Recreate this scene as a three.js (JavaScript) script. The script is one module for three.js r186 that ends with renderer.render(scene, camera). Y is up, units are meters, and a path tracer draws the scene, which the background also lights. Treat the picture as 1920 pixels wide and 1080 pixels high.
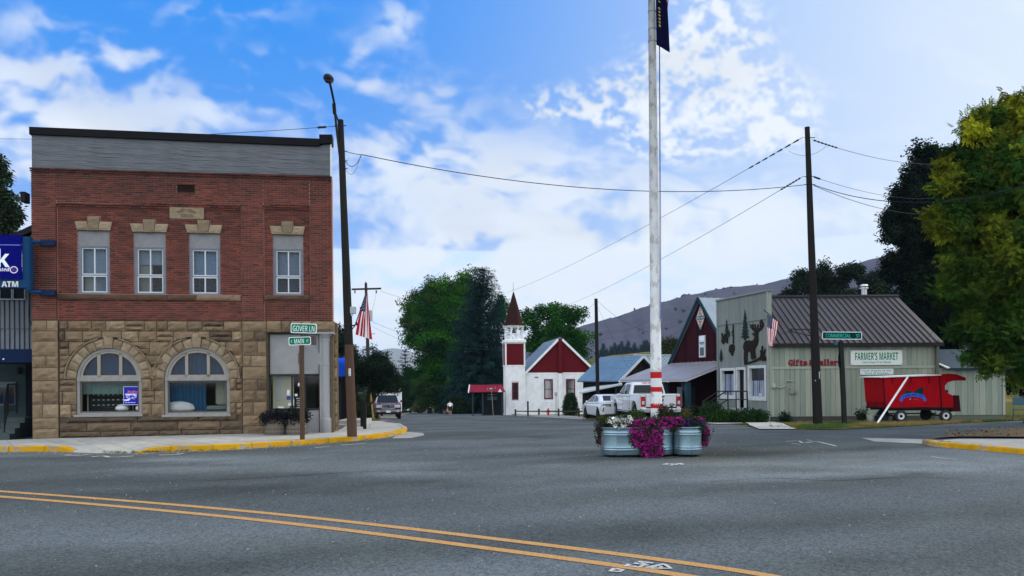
import * as THREE from 'three';
import { mergeGeometries } from 'three/addons/utils/BufferGeometryUtils.js';
import { MarchingCubes } from 'three/addons/objects/MarchingCubes.js';
import { TextGeometry } from 'three/addons/geometries/TextGeometry.js';
import { FontLoader } from 'three/addons/loaders/FontLoader.js';
import { RoundedBoxGeometry } from 'three/addons/geometries/RoundedBoxGeometry.js';

// camera, renderer
const scene = new THREE.Scene();
const EYE = new THREE.Vector3(0, 1.62, 0), FOCAL = 1400, HOR = 716, ROLL = -0.0078;
const camera = new THREE.PerspectiveCamera(2 * Math.atan(HOR / FOCAL) * 180 / Math.PI, 1920 / (2 * HOR), 0.1, 9000);
camera.setViewOffset(1920, 2 * HOR, 0, 0, 1920, 1080);
camera.position.copy(EYE);
camera.rotation.z = ROLL;
camera.updateProjectionMatrix();
const renderer = new THREE.WebGLRenderer({ antialias: true });
renderer.toneMapping = THREE.LinearToneMapping;
renderer.toneMappingExposure = 1.55;
renderer.shadowMap.enabled = true;
renderer.setSize(1024, 576);

// random numbers and noise
function rng(seed) { let a = seed >>> 0; return () => { a = (a + 0x6d2b79f5) | 0; let t = Math.imul(a ^ (a >>> 15), 1 | a); t = (t + Math.imul(t ^ (t >>> 7), 61 | t)) ^ t; return ((t ^ (t >>> 14)) >>> 0) / 4294967296; }; }
const R0 = rng(7);
const rr = (a, b, r = R0) => a + (b - a) * r();
function h2(x, y, s) { let n = Math.imul(x, 374761393) + Math.imul(y, 668265263) + Math.imul(s, 1274126177) | 0; n = Math.imul(n ^ (n >>> 13), 1274126177); return ((n ^ (n >>> 16)) >>> 0) / 4294967296; }
function vn(x, y, s = 0, per = 0) {
const xi = Math.floor(x), yi = Math.floor(y), fx = x - xi, fy = y - yi, u = fx * fx * (3 - 2 * fx), v = fy * fy * (3 - 2 * fy);
const m = per ? (k) => ((k % per) + per) % per : (k) => k;
const x0 = m(xi), x1 = m(xi + 1), y0 = m(yi), y1 = m(yi + 1);
const a = h2(x0, y0, s), b = h2(x1, y0, s), c = h2(x0, y1, s), d = h2(x1, y1, s);
return a + (b - a) * u + (c - a) * v + (a - b - c + d) * u * v;
}
function fbm(x, y, oct = 5, s = 0, per = 0) { let t = 0, a = 0.5, n = 0; for (let i = 0; i < oct; i++) { t += a * vn(x, y, s + i * 17, per); n += a; x *= 2; y *= 2; per *= 2; a *= 0.5; } return t / n; }
const clamp = (x, a = 0, b = 1) => Math.min(b, Math.max(a, x)), sst = (a, b, x) => { const t = clamp((x - a) / (b - a)); return t * t * (3 - 2 * t); }, lerp = (a, b, t) => a + (b - a) * t;

const BANKS = [[1.2, 2.5, 2.9, 0.85, 1], [0.4, 1.3, 1.8, 0.55, 0.7], [2.2, 1.05, 1.1, 0.42, 0.6], [4.3, 2.0, 1.7, 0.42, 0.6], [0.7, 0.35, 0.7, 0.26, 0.5], [4.3, 0.15, 1.2, 0.25, 0.4], [5.0, 1.25, 0.6, 0.3, 0.4], [7.52, 0.45, 0.42, 0.42, 0.62], [6.72, 1.0, 0.4, 0.4, 0.6], [7.0, 1.5, 0.4, 0.4, 0.6], [8.2, 1.65, 0.6, 0.36, 0.55], [7.6, 2.9, 1.6, 0.9, 0.72], [9.6, 3.3, 2.4, 0.75, 0.78], [11.5, 4.4, 3.0, 1.0, 0.86], [8, 4.8, 3.4, 1.2, 0.88], [10, 5.9, 9, 0.9, 0.92], [14.2, 4.2, 2.6, 0.9, 0.7], [-4, 3, 4, 2, 0.9], [1, 5.4, 4.5, 1.6, 0.85], [24, 3, 5, 3, 0.7]];
const MACKEREL = [[13.3, 0.9, 1.15, 1.1, 1], [14.0, 2.0, 1.35, 0.7, 0.95], [14.5, 2.55, 0.9, 0.3, 0.9], [10.6, 2.0, 1.1, 0.42, 0.62], [11.8, 1.9, 0.7, 0.6, 0.66], [12.6, 2.6, 1.2, 0.6, 0.6]];
// sky (one equirectangular texture) and sun
const DEG = Math.PI / 180;
{
const W = 3072, H = 1536, data = new Float32Array(W * H * 4);
const put = (i, r, g, b) => { data[i] = r; data[i + 1] = g; data[i + 2] = b; data[i + 3] = 1; };
for (let y = 0; y < H; y++) {
const el = (y + 0.5) / H * Math.PI - Math.PI / 2;
for (let x = 0; x < W; x++) {
const i = (y * W + x) * 4;
if (el < -0.02) { put(i, 0.22, 0.22, 0.22); continue; }
const th = (x + 0.5) / W * 2 * Math.PI - Math.PI, cx = Math.cos(th) * Math.cos(el), cz = Math.sin(th) * Math.cos(el), sy = Math.max(Math.sin(el), 0.0);
const az = Math.atan2(cx, -cz), azd = az / DEG, eld = el / DEG;
// clear air: deep blue high up and away from the sun, milky towards the sun's side and the horizon
let da = Math.abs(azd - 58); if (da > 180) da = 360 - da;
const hz = Math.exp(-Math.pow(eld / 10.5, 1.25));
const milk = 1 - (1 - 0.92 * Math.pow(sst(82, 14, da), 1.45)) * (1 - 0.90 * hz);
const r = lerp(0.004, 0.55, milk), g = lerp(0.178, 0.615, milk), b = lerp(0.59, 0.675, milk);
// thin high cloud, spread over the whole sky and thicker away from the blue gap ahead
const pl = 1 / (sy + 0.12), px = cx * pl, pz = cz * pl;
const wx = fbm(px * 1.6 + 3, pz * 1.6, 3, 11) - 0.5, wz = fbm(px * 1.6 - 7, pz * 1.6 + 5, 3, 12) - 0.5;
const ax = px + wx * 0.9, azz = pz + wz * 0.9, big = fbm(ax * 0.9 + 1.7, azz * 1.3 + 0.4, 5, 21), wisp = fbm(ax * 2.1 + azz * 0.8, azz * 5.2 - ax * 1.1, 6, 31);
const away = sst(38, 85, Math.abs(azd)) + sst(30, 55, eld) * 0.6;
let c = clamp(sst(0.50, 0.78, big * 0.5 + wisp * 0.5 + 0.22 * Math.min(1, away)) * 0.8 + 0.55 * Math.min(1, away));
if (Math.abs(azd) < 60 && eld < 45) {
const edge = sst(60, 42, Math.abs(azd)) * sst(45, 32, eld);
const cazi = Math.cos(az), X = 9.6 + 14 * Math.tan(az), Y = 7.16 - 14 * Math.tan(el) / cazi;
const qx = X + 1.5 * (fbm(X * 0.55, Y * 0.7, 4, 71) - 0.5), qy = Y + 0.9 * (fbm(X * 0.6 + 9, Y * 0.8, 4, 72) - 0.5);
const str = fbm(qx * 0.62 + qy * 0.5, qy * 2.3 - qx * 0.62, 6, 73), fin = fbm(qx * 2.1 - qy * 1.2, qy * 3.4 + qx * 0.8, 5, 74), puff = fbm(qx * 0.7 + 4, qy * 1.3, 5, 75);
const tex = 0.44 * str + 0.40 * fin + 0.16 * puff;
let m = 1; for (const [x, y, sx, sy, w] of BANKS) m *= 1 - w * Math.exp(-Math.pow((X - x) / sx, 2) - Math.pow((Y - y) / sy, 2));
m = 1 - m;
let k = 0.97 * Math.pow(m, 0.75) * sst(0.36, 0.61, tex + (m - 0.55) * 0.22);
m = 1; for (const [x, y, sx, sy, w] of MACKEREL) m *= 1 - w * Math.exp(-Math.pow((X - x) / sx, 2) - Math.pow((Y - y) / sy, 2));
m = 1 - m;
if (m > 0.03) { const cell = fbm(qx * 3.1 + qy * 1.4, qy * 4.6 - qx * 0.7, 4, 41), sm = fbm(X * 9 + qx, Y * 13, 3, 43); k = Math.max(k, 0.96 * sst(0.36, 0.64, cell * 0.66 + sm * 0.34 + (m - 0.62) * 0.24) * sst(0.04, 0.6, m)); }
c = lerp(c, k, edge);
}
const lit = 0.62 + 0.78 * sst(50, 120, Math.abs(azd)) * sst(80, 25, eld), shade = 1 - 0.10 * sst(0.45, 0.8, fbm(ax * 2.4 + 9, azz * 3.1, 3, 51));
c *= 0.96;
put(i, lerp(r, lit * 0.95 * shade, c), lerp(g, lit * 1.01 * shade, c), lerp(b, lit * 1.07 * shade, c));
}
}
const t = new THREE.DataTexture(data, W, H, THREE.RGBAFormat, THREE.FloatType);
t.mapping = THREE.EquirectangularReflectionMapping; t.magFilter = THREE.LinearFilter; t.minFilter = THREE.LinearFilter; t.needsUpdate = true;
scene.background = t; scene.environment = t;
}
const sun = new THREE.DirectionalLight(new THREE.Color(1.0, 0.90, 0.76), 1.4);
{
const az = 62 * DEG, el = 36 * DEG;
sun.position.set(Math.sin(az) * Math.cos(el) * 120, Math.sin(el) * 120, -Math.cos(az) * Math.cos(el) * 120 - 30);
sun.target.position.set(0, 0, -30);
sun.castShadow = true; sun.shadow.radius = 24; sun.shadow.mapSize.set(2048, 2048);
Object.assign(sun.shadow.camera, { left: -80, right: 80, top: 80, bottom: -80, near: 1, far: 400 });
scene.add(sun, sun.target);
}
scene.fog = new THREE.FogExp2(new THREE.Color(0.48, 0.70, 1.0), 0.00011);

// measuring: lines of sight of the photograph
function ray(px, py) {
const u = (px - 960) / FOCAL, v = (HOR - py) / FOCAL, c = Math.cos(ROLL), s = Math.sin(ROLL);
return new THREE.Vector3(u * c - v * s, u * s + v * c, -1);
}
const at = (px, py, d) => EYE.clone().addScaledVector(ray(px, py), d);
const BREAKS = [27, 36, 125, 210];
function gh(d) { return -0.045 * clamp(d - 27, 0, 9) - 0.034 * clamp(d - 36, 0, 89) - 0.012 * clamp(d - 125, 0, 85); }
const gy = (z) => gh(-z);
function gnd(px, py, lift = 0) {
const r = ray(px, py), f = (d) => EYE.y + d * r.y - gh(d) - lift;
let a = 2, b = 2; while (b < 600 && f(b) > 0) { a = b; b += 0.5; }
for (let i = 0; i < 40; i++) { const m = (a + b) / 2; if (f(m) > 0) a = m; else b = m; }
return EYE.clone().addScaledVector(r, (a + b) / 2);
}
class Frame {
constructor(x, z, deg) { this.x = x; this.z = z; this.a = deg * DEG; }
uv(px, py, w = 0) {
const n = new THREE.Vector3(Math.sin(this.a), 0, Math.cos(this.a)), d = ray(px, py), o = new THREE.Vector3(this.x, 0, this.z).addScaledVector(n, w);
const t = o.clone().sub(EYE).dot(n) / d.dot(n), p = EYE.clone().addScaledVector(d, t).sub(o);
return [p.x * Math.cos(this.a) - p.z * Math.sin(this.a), p.y];
}
u(px, py = 700, w = 0) { return this.uv(px, py, w)[0]; }
y(px, py, w = 0) { return this.uv(px, py, w)[1]; }
world(u, y, w = 0) { return new THREE.Vector3(this.x + u * Math.cos(this.a) + w * Math.sin(this.a), y, this.z - u * Math.sin(this.a) + w * Math.cos(this.a)); }
}

// textures
function dataTex(n, fn, srgb = true, m = n) {
const d = new Uint8Array(n * m * 4);
for (let y = 0; y < m; y++) for (let x = 0; x < n; x++) { const c = fn(x / n, y / m), i = (y * n + x) * 4, q = Array.isArray(c); for (let k = 0; k < 3; k++) d[i + k] = clamp(q ? c[k] : c) * 255; d[i + 3] = 255; }
const t = new THREE.DataTexture(d, n, m, THREE.RGBAFormat);
t.wrapS = t.wrapT = THREE.RepeatWrapping; t.magFilter = THREE.LinearFilter; t.minFilter = THREE.LinearMipmapLinearFilter; t.generateMipmaps = true; t.needsUpdate = true;
if (srgb) t.colorSpace = THREE.SRGBColorSpace;
return t;
}
const rep = (t, sx, sy = sx) => { const c = t.clone(); c.repeat.set(sx, sy); c.needsUpdate = true; return c; };
const T = {
mottle: dataTex(512, (u, v) => 0.74 + 0.26 * fbm(u * 6, v * 6, 6, 1, 6) + (h2(u * 512 | 0, v * 512 | 0, 9) - 0.5) * 0.05, false),
grit: dataTex(1024, (u, v) => { const g = h2(u * 1024 | 0, v * 1024 | 0, 3), p = vn(u * 340, v * 340, 5, 340), q = vn(u * 130, v * 130, 6, 130); return 0.50 + 0.42 * (p - 0.4) + 0.34 * (q - 0.35) + (g - 0.5) * 0.3 + (p > 0.88 ? 0.22 : 0); }, false),
grain: dataTex(512, (u, v) => 0.68 + 0.32 * fbm(u * 44, v * 3, 5, 61, 44) * (0.75 + 0.25 * fbm(u * 6, v * 5, 4, 62, 6)) + (vn(u * 180, v * 9, 63, 180) - 0.5) * 0.14, false),
rock: dataTex(512, (u, v) => { const f = fbm(u * 9, v * 9, 6, 71, 9), s = fbm(u * 4, v * 18, 4, 72, 4); return 0.50 + 0.34 * f + 0.16 * s + (h2(u * 512 | 0, v * 512 | 0, 8) - 0.5) * 0.10; }, false),
turf: dataTex(512, (u, v) => { const f = fbm(u * 16, v * 16, 5, 81, 16), s = sst(0.42, 0.62, fbm(u * 5, v * 5, 4, 82, 5)), g = h2(u * 512 | 0, v * 512 | 0, 4); return [lerp(0.34, 0.66, s) * (0.6 + 0.6 * f) * (0.85 + 0.3 * g), lerp(0.50, 0.60, s) * (0.6 + 0.6 * f) * (0.85 + 0.3 * g), lerp(0.20, 0.36, s) * (0.6 + 0.5 * f)]; }),
streak: dataTex(512, (u, v) => { const a = fbm(u * 60, v * 2.0, 4, 91, 60), b = fbm(u * 7, v * 7, 5, 92, 7); return 0.62 + 0.28 * b + 0.18 * (a - 0.5) - 0.32 * sst(0.66, 0.8, fbm(u * 36, v * 1, 3, 93, 36)) * sst(0.2, 0.8, b); }, false),
brickface: dataTex(256, (u, v) => 0.62 + 0.38 * fbm(u * 14, v * 14, 5, 101, 14), false),
chipped: dataTex(512, (u, v) => { const f = fbm(u * 9, v * 9, 6, 121, 9), k = sst(0.56, 0.63, f * 0.7 + fbm(u * 30, v * 30, 3, 122, 30) * 0.3), n = 0.8 + 0.4 * (f - 0.4); return [lerp(0.62, 0.30, k) * n, lerp(0.33, 0.28, k) * n, lerp(0.015, 0.24, k) * n]; }, false),
stucco: dataTex(512, (u, v) => { const a = fbm(u * 4, v * 16, 6, 111, 4), e = fbm(u * 8 + a * 2, v * 24, 4, 113, 8), l = Math.abs(((v * 12 + a) % 1) - 0.5) * 2; return 0.3 + 0.5 * a + 0.3 * e * e + 0.16 * sst(0.6, 0.95, l) * vn(u * 18, v * 14, 112, 18); }, false),
};
function canvasTex(w, h, draw) {
const c = document.createElement('canvas'); c.width = w; c.height = h;
const g = c.getContext('2d'); draw(g, w, h);
const t = new THREE.CanvasTexture(c); t.colorSpace = THREE.SRGBColorSpace; t.anisotropy = 8; return t;
}
// materials (linear colours)
const C = (r, g, b) => new THREE.Color().setRGB(r, g, b);
function M(c, rough = 0.85, o = {}) { const m = new THREE.MeshPhysicalMaterial({ color: Array.isArray(c) ? C(...c) : c, roughness: rough, specularIntensity: rough > 0.44 ? 0.08 : 0.5, ...o }); m.side = o.side ?? THREE.FrontSide; return m; }
const tx = (t, s, b = 0, sy = s) => ({ map: rep(t, s, sy), ...(b ? { bumpMap: rep(t, s, sy), bumpScale: b } : {}) });
const paint = (r, g, b) => M([r, g, b], 0.35, { clearcoat: 1, clearcoatRoughness: 0.06, specularIntensity: 0.6 });
const MAT = {
asphalt: M([0.150, 0.176, 0.186], 0.9, { ...tx(T.grit, 1 / 3.1, 0.006), vertexColors: true }),
concrete: M([0.43, 0.425, 0.40], 0.9, tx(T.mottle, 0.7, 0.004)),
concrete2: M([0.33, 0.33, 0.32], 0.9, tx(T.mottle, 0.5, 0.004)),
kerbYellow: M([1, 1, 1], 0.8, tx(T.chipped, 0.45, 0.004)),
lineYellow: M([0.72, 0.41, 0.165], 0.8, tx(T.grit, 0.9, 0.002)),
sprayWhite: M([0.72, 0.72, 0.72], 0.85, tx(T.grit, 0.7)),
turf: M([0.36, 0.34, 0.26], 1, tx(T.turf, 0.22, 0.02)),
field: M([0.52, 0.42, 0.26], 1, tx(T.turf, 0.02)),
dirt: M([0.105, 0.085, 0.058], 1, tx(T.mottle, 0.9, 0.03)),
gravel: M([0.30, 0.285, 0.265], 1, tx(T.grit, 0.45, 0.02)),
wood: M([0.24, 0.19, 0.14], 0.9, tx(T.grain, 1.6, 0.004, 0.5)),
poleDark: M([0.022, 0.020, 0.020], 0.9, tx(T.grain, 2.0, 0.006, 0.4)),
poleBrown: M([0.135, 0.085, 0.055], 0.9, tx(T.grain, 2.0, 0.006, 0.4)),
postBrown: M([0.10, 0.066, 0.045], 0.9, tx(T.grain, 3, 0.003, 0.8)),
galv: M([0.27, 0.40, 0.47], 0.42, { metalness: 0.75, ...tx(T.streak, 0.8), roughnessMap: rep(T.streak, 0.8) }),
steel: M([0.45, 0.47, 0.49], 0.4, { metalness: 0.9 }),
black: M([0.018, 0.018, 0.02], 0.55), rubber: M([0.022, 0.022, 0.024], 0.85),
dark: M([0.012, 0.014, 0.018], 0.8), iron: M([0.03, 0.03, 0.032], 0.5, { metalness: 0.3 }),
white: M([0.78, 0.79, 0.80], 0.55, tx(T.mottle, 0.8)), whiteWood: M([0.84, 0.85, 0.86], 0.6, tx(T.mottle, 0.5, 0.002)),
glass: M([1, 1, 1], 0.03, { transmission: 1, thickness: 0, ior: 1.5, specularIntensity: 0.45 }),
glassDark: M([0.02, 0.026, 0.032], 0.04, { specularIntensity: 1.0, ior: 1.6 }),
navy: M([0.010, 0.018, 0.10], 0.45),
};
// building helpers
const used = new Map();
function numbered(name) { const k = used.get(name) ?? 0; used.set(name, k + 1); return k ? name + '_' + String(k).padStart(3, '0') : name; }
function metric(g) {
const p = g.attributes.position, uv = new Float32Array(p.count * 2), a = new THREE.Vector3(), b = new THREE.Vector3(), c = new THREE.Vector3();
for (let i = 0; i < p.count; i += 3) {
a.fromBufferAttribute(p, i); b.fromBufferAttribute(p, i + 1); c.fromBufferAttribute(p, i + 2);
const n = b.clone().sub(a).cross(c.clone().sub(a)), x = Math.abs(n.x), y = Math.abs(n.y), z = Math.abs(n.z);
[a, b, c].forEach((q, k) => { const j = (i + k) * 2; if (z >= x && z >= y) { uv[j] = q.x; uv[j + 1] = q.y; } else if (x >= y) { uv[j] = q.z; uv[j + 1] = q.y; } else { uv[j] = q.x; uv[j + 1] = q.z; } });
}
g.setAttribute('uv', new THREE.BufferAttribute(uv, 2));
return g;
}
const clean = (g) => { const q = g.index ? g.toNonIndexed() : g; for (const k of Object.keys(q.attributes)) if (!['position', 'normal', 'uv'].includes(k)) q.deleteAttribute(k); if (!q.attributes.normal) q.computeVertexNormals(); if (!q.attributes.uv) q.setAttribute('uv', new THREE.BufferAttribute(new Float32Array(q.attributes.position.count * 2), 2)); return q; };
const E = new THREE.Euler(), Q = new THREE.Quaternion(), MX = new THREE.Matrix4();
function trs(x, y, z, rx = 0, ry = 0, rz = 0, s = 1) { return new THREE.Matrix4().compose(new THREE.Vector3(x, y, z), new THREE.Quaternion().setFromEuler(new THREE.Euler(rx, ry, rz)), typeof s === 'number' ? new THREE.Vector3(s, s, s) : s); }
class G {
constructor(keepUV) { this.l = []; this.keep = keepUV; }
add(g, m) { const q = clean(g.clone()); if (m) q.applyMatrix4(m); this.l.push(q); return this; }
box(w, h, d, x, y, z, rx = 0, ry = 0, rz = 0) { return this.add(new THREE.BoxGeometry(w, h, d), trs(x, y, z, rx, ry, rz)); }
rbox(w, h, d, x, y, z, r = 0.01, rx = 0, ry = 0, rz = 0) { return this.add(new RoundedBoxGeometry(w, h, d, 2, r), trs(x, y, z, rx, ry, rz)); }
span(x0, y0, z0, x1, y1, z1) { return this.box(Math.abs(x1 - x0), Math.abs(y1 - y0), Math.abs(z1 - z0), (x0 + x1) / 2, (y0 + y1) / 2, (z0 + z1) / 2); }
cyl(r0, r1, h, x, y, z, n = 16, rx = 0, ry = 0, rz = 0) { return this.add(new THREE.CylinderGeometry(r1, r0, h, n), trs(x, y, z, rx, ry, rz)); }
bar(a, b, r, n = 8, r2 = r) { const d = b.clone().sub(a), q = new THREE.Quaternion().setFromUnitVectors(new THREE.Vector3(0, 1, 0), d.clone().normalize()); return this.add(new THREE.CylinderGeometry(r2, r, d.length(), n), new THREE.Matrix4().compose(a.clone().add(b).multiplyScalar(0.5), q, new THREE.Vector3(1, 1, 1))); }
beam(a, b, w, t) { const d = b.clone().sub(a), q = new THREE.Quaternion().setFromUnitVectors(new THREE.Vector3(0, 1, 0), d.clone().normalize()); return this.add(new THREE.BoxGeometry(w, d.length(), t), new THREE.Matrix4().compose(a.clone().add(b).multiplyScalar(0.5), q, new THREE.Vector3(1, 1, 1))); }
tube(pts, r, n = 6, seg = pts.length * 4, closed = false) { return this.add(new THREE.TubeGeometry(new THREE.CatmullRomCurve3(pts, closed), seg, r, n, closed)); }
lathe(pts, x, y, z, n = 24) { return this.add(new THREE.LatheGeometry(pts.map((p) => new THREE.Vector2(p[0], p[1])), n), trs(x, y, z)); }
ext(pts, depth, x = 0, y = 0, z = 0, ry = 0, bevel = 0, holes = []) {
const s = new THREE.Shape(pts.map((p) => new THREE.Vector2(p[0], p[1])));
for (const h of holes) s.holes.push(new THREE.Path(h.map((p) => new THREE.Vector2(p[0], p[1]))));
return this.add(new THREE.ExtrudeGeometry(s, { depth, bevelEnabled: bevel > 0, bevelThickness: bevel, bevelSize: bevel, bevelSegments: 2, curveSegments: 8 }), trs(x, y, z, 0, ry));
}
quad(a, b, c, d) { const g = new THREE.BufferGeometry(); g.setAttribute('position', new THREE.Float32BufferAttribute([a, b, c, a, c, d].flatMap((p) => [p.x, p.y, p.z]), 3)); g.computeVertexNormals(); return this.add(g); }
slab(a, b, c, d, t) {
const n = b.clone().sub(a).cross(d.clone().sub(a)).normalize().multiplyScalar(-t), q = [a, b, c, d].map((p) => p.clone().add(n));
this.quad(a, b, c, d); this.quad(q[3], q[2], q[1], q[0]);
this.quad(b, a, q[0], q[1]); this.quad(c, b, q[1], q[2]); this.quad(d, c, q[2], q[3]); this.quad(a, d, q[3], q[0]);
return this;
}
geo() { const g = this.l.length === 1 ? this.l[0] : mergeGeometries(this.l); return this.keep ? g : metric(g); }
build(name, mat, parent, label) { return put(name, this.geo(), mat, parent, label); }
}
function put(name, g, mat, parent, label) { const m = new THREE.Mesh(g, mat); m.name = numbered(name); m.castShadow = m.receiveShadow = true; if (label) m.userData.label = label; (parent ?? scene).add(m); return m; }
function tag(o, label, category, group, kind) { o.userData.label = label; if (category) o.userData.category = category; if (group) o.userData.group = group; if (kind) o.userData.kind = kind; return o; }
function thing(name, label, category, p = [0, 0, 0], turn = 0, group) { const o = new THREE.Group(); o.name = numbered(name); if (p.isVector3) o.position.copy(p); else o.position.set(...p); o.rotation.y = turn; scene.add(o); return tag(o, label, category, group); }
function onFrame(name, label, category, f, group) { return thing(name, label, category, [f.x, 0, f.z], f.a, group); }
const V = (x, y, z) => new THREE.Vector3(x, y, z);
const FONT = await new FontLoader().loadAsync('fonts/droid/droid_serif_bold.typeface.json');
const FONT2 = await new FontLoader().loadAsync('fonts/droid/droid_sans_bold.typeface.json');
// foliage
const clumpCache = new Map();
function clump(kind, leaves, seed) {
const key = kind + leaves + '_' + seed; if (clumpCache.has(key)) return clumpCache.get(key);
const r = rng(seed), pos = [];
const leaf = (c, dir, w, l, droop) => {
const side = dir.clone().cross(V(0, 1, 0)).normalize(); if (side.lengthSq() < 0.1) side.set(1, 0, 0);
const up = side.clone().cross(dir).normalize(), tip = c.clone().addScaledVector(dir, l).add(V(0, -droop * l, 0)), mid = c.clone().addScaledVector(dir, l * 0.45).addScaledVector(up, l * 0.06);
const a = mid.clone().addScaledVector(side, w).addScaledVector(up, -w * 0.35), b = mid.clone().addScaledVector(side, -w).addScaledVector(up, -w * 0.35);
for (const t of [[c, a, mid], [a, tip, mid], [c, mid, b], [mid, tip, b]]) for (const q of t) pos.push(q.x, q.y, q.z);
};
if (kind === 'broad') for (let i = 0; i < leaves; i++) { const c = V(rr(-1, 1, r), rr(-0.8, 0.8, r), rr(-1, 1, r)); if (c.length() > 1) { i--; continue; } const dir = c.clone().multiplyScalar(0.7).add(V(rr(-1, 1, r), rr(-0.9, 0.5, r), rr(-1, 1, r))).normalize(); leaf(c, dir, rr(0.13, 0.2, r), rr(0.38, 0.6, r), 0.25); }
if (kind === 'compound') for (let s = 0; s < Math.ceil(leaves / 7); s++) { // drooping stalks with pairs of leaflets
const c = V(rr(-0.8, 0.8, r), rr(-0.5, 0.7, r), rr(-0.8, 0.8, r)), a = r() * 6.28, dir = V(Math.cos(a) * 0.8, rr(-0.6, 0.25, r), Math.sin(a) * 0.8).normalize(), sd = dir.clone().cross(V(0, 1, 0)).normalize();
for (let k = 0; k < 3; k++) for (const q of [-1, 1]) leaf(c.clone().addScaledVector(dir, 0.12 + k * 0.17), dir.clone().multiplyScalar(0.7).addScaledVector(sd, q * 0.8).normalize(), 0.075, 0.30, 0.45);
leaf(c.clone().addScaledVector(dir, 0.6), dir, 0.085, 0.36, 0.5);
}
if (kind === 'needle') for (let i = 0; i < leaves; i++) { const t = r(), c = V(rr(-0.22, 0.22, r), rr(-0.12, 0.06, r), t * 1.7 - 0.85), a = r() * 6.28, dir = V(Math.cos(a) * 0.8, rr(-0.7, 0.25, r), 0.65 + 0.5 * Math.sin(a)).normalize(); leaf(c, dir, rr(0.05, 0.085, r), rr(0.32, 0.52, r), 0.3); }
if (kind === 'flower') {
for (let k = 0; k < 5; k++) { const a0 = k / 5 * 6.283, am = a0 + 0.628, a1 = a0 + 1.257, q = (a, rad, h) => V(Math.cos(a) * rad, Math.sin(a) * rad, h); for (const t of [[q(0, 0, -0.35), q(a0, 0.72, 0.05), q(am, 1, 0.0)], [q(0, 0, -0.35), q(am, 1, 0.0), q(a1, 0.72, 0.05)]]) for (const p of t) pos.push(p.x, p.y, p.z); }
}
const g = new THREE.BufferGeometry(); g.setAttribute('position', new THREE.Float32BufferAttribute(pos, 3)); g.computeVertexNormals();
clumpCache.set(key, g); return g;
}
let leafMat, petalMat;
const leafM = () => (leafMat ??= M([1, 1, 1], 0.7, { side: THREE.DoubleSide, transmission: 0.30, thickness: 0, specularIntensity: 0.03 }));
function scatter(parent, name, geo, mat, list) {
const im = new THREE.InstancedMesh(geo, mat, list.length), m = new THREE.Matrix4();
list.forEach((o, i) => { m.compose(o.p, o.q ?? new THREE.Quaternion(), typeof o.s === 'number' ? V(o.s, o.s, o.s) : o.s); im.setMatrixAt(i, m); im.setColorAt(i, o.c); });
im.name = numbered(name); im.castShadow = im.receiveShadow = true; im.userData.kind = 'stuff'; (parent ?? scene).add(im); return im;
}
const randQ = (r, tilt = 6.28) => new THREE.Quaternion().setFromEuler(new THREE.Euler(rr(-tilt, tilt, r), r() * 6.28, rr(-tilt, tilt, r)));
function leafMass(parent, name, { n, c, r: rad, size, col, seed, leaves = 14, vary = 0.35, kind = 'broad', shell = 0.3 }) {
const r = rng(seed), list = [];
for (let i = 0; i < n; i++) { const d = V(rr(-1, 1, r), rr(-1, 1, r), rr(-1, 1, r)); if (d.length() > 1 || d.length() < shell) { i--; continue; } const k = 1 + rr(-vary, vary, r); list.push({ p: V(c[0] + d.x * rad[0], c[1] + d.y * rad[1], c[2] + d.z * rad[2]), s: size * 2.2 * rr(0.7, 1.3, r), q: randQ(r, 0.8), c: C(col[0] * k * rr(0.85, 1.15, r), col[1] * k, col[2] * k) }); }
return scatter(parent, name, clump(kind, leaves, seed % 5), leafM(), list);
}
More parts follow.
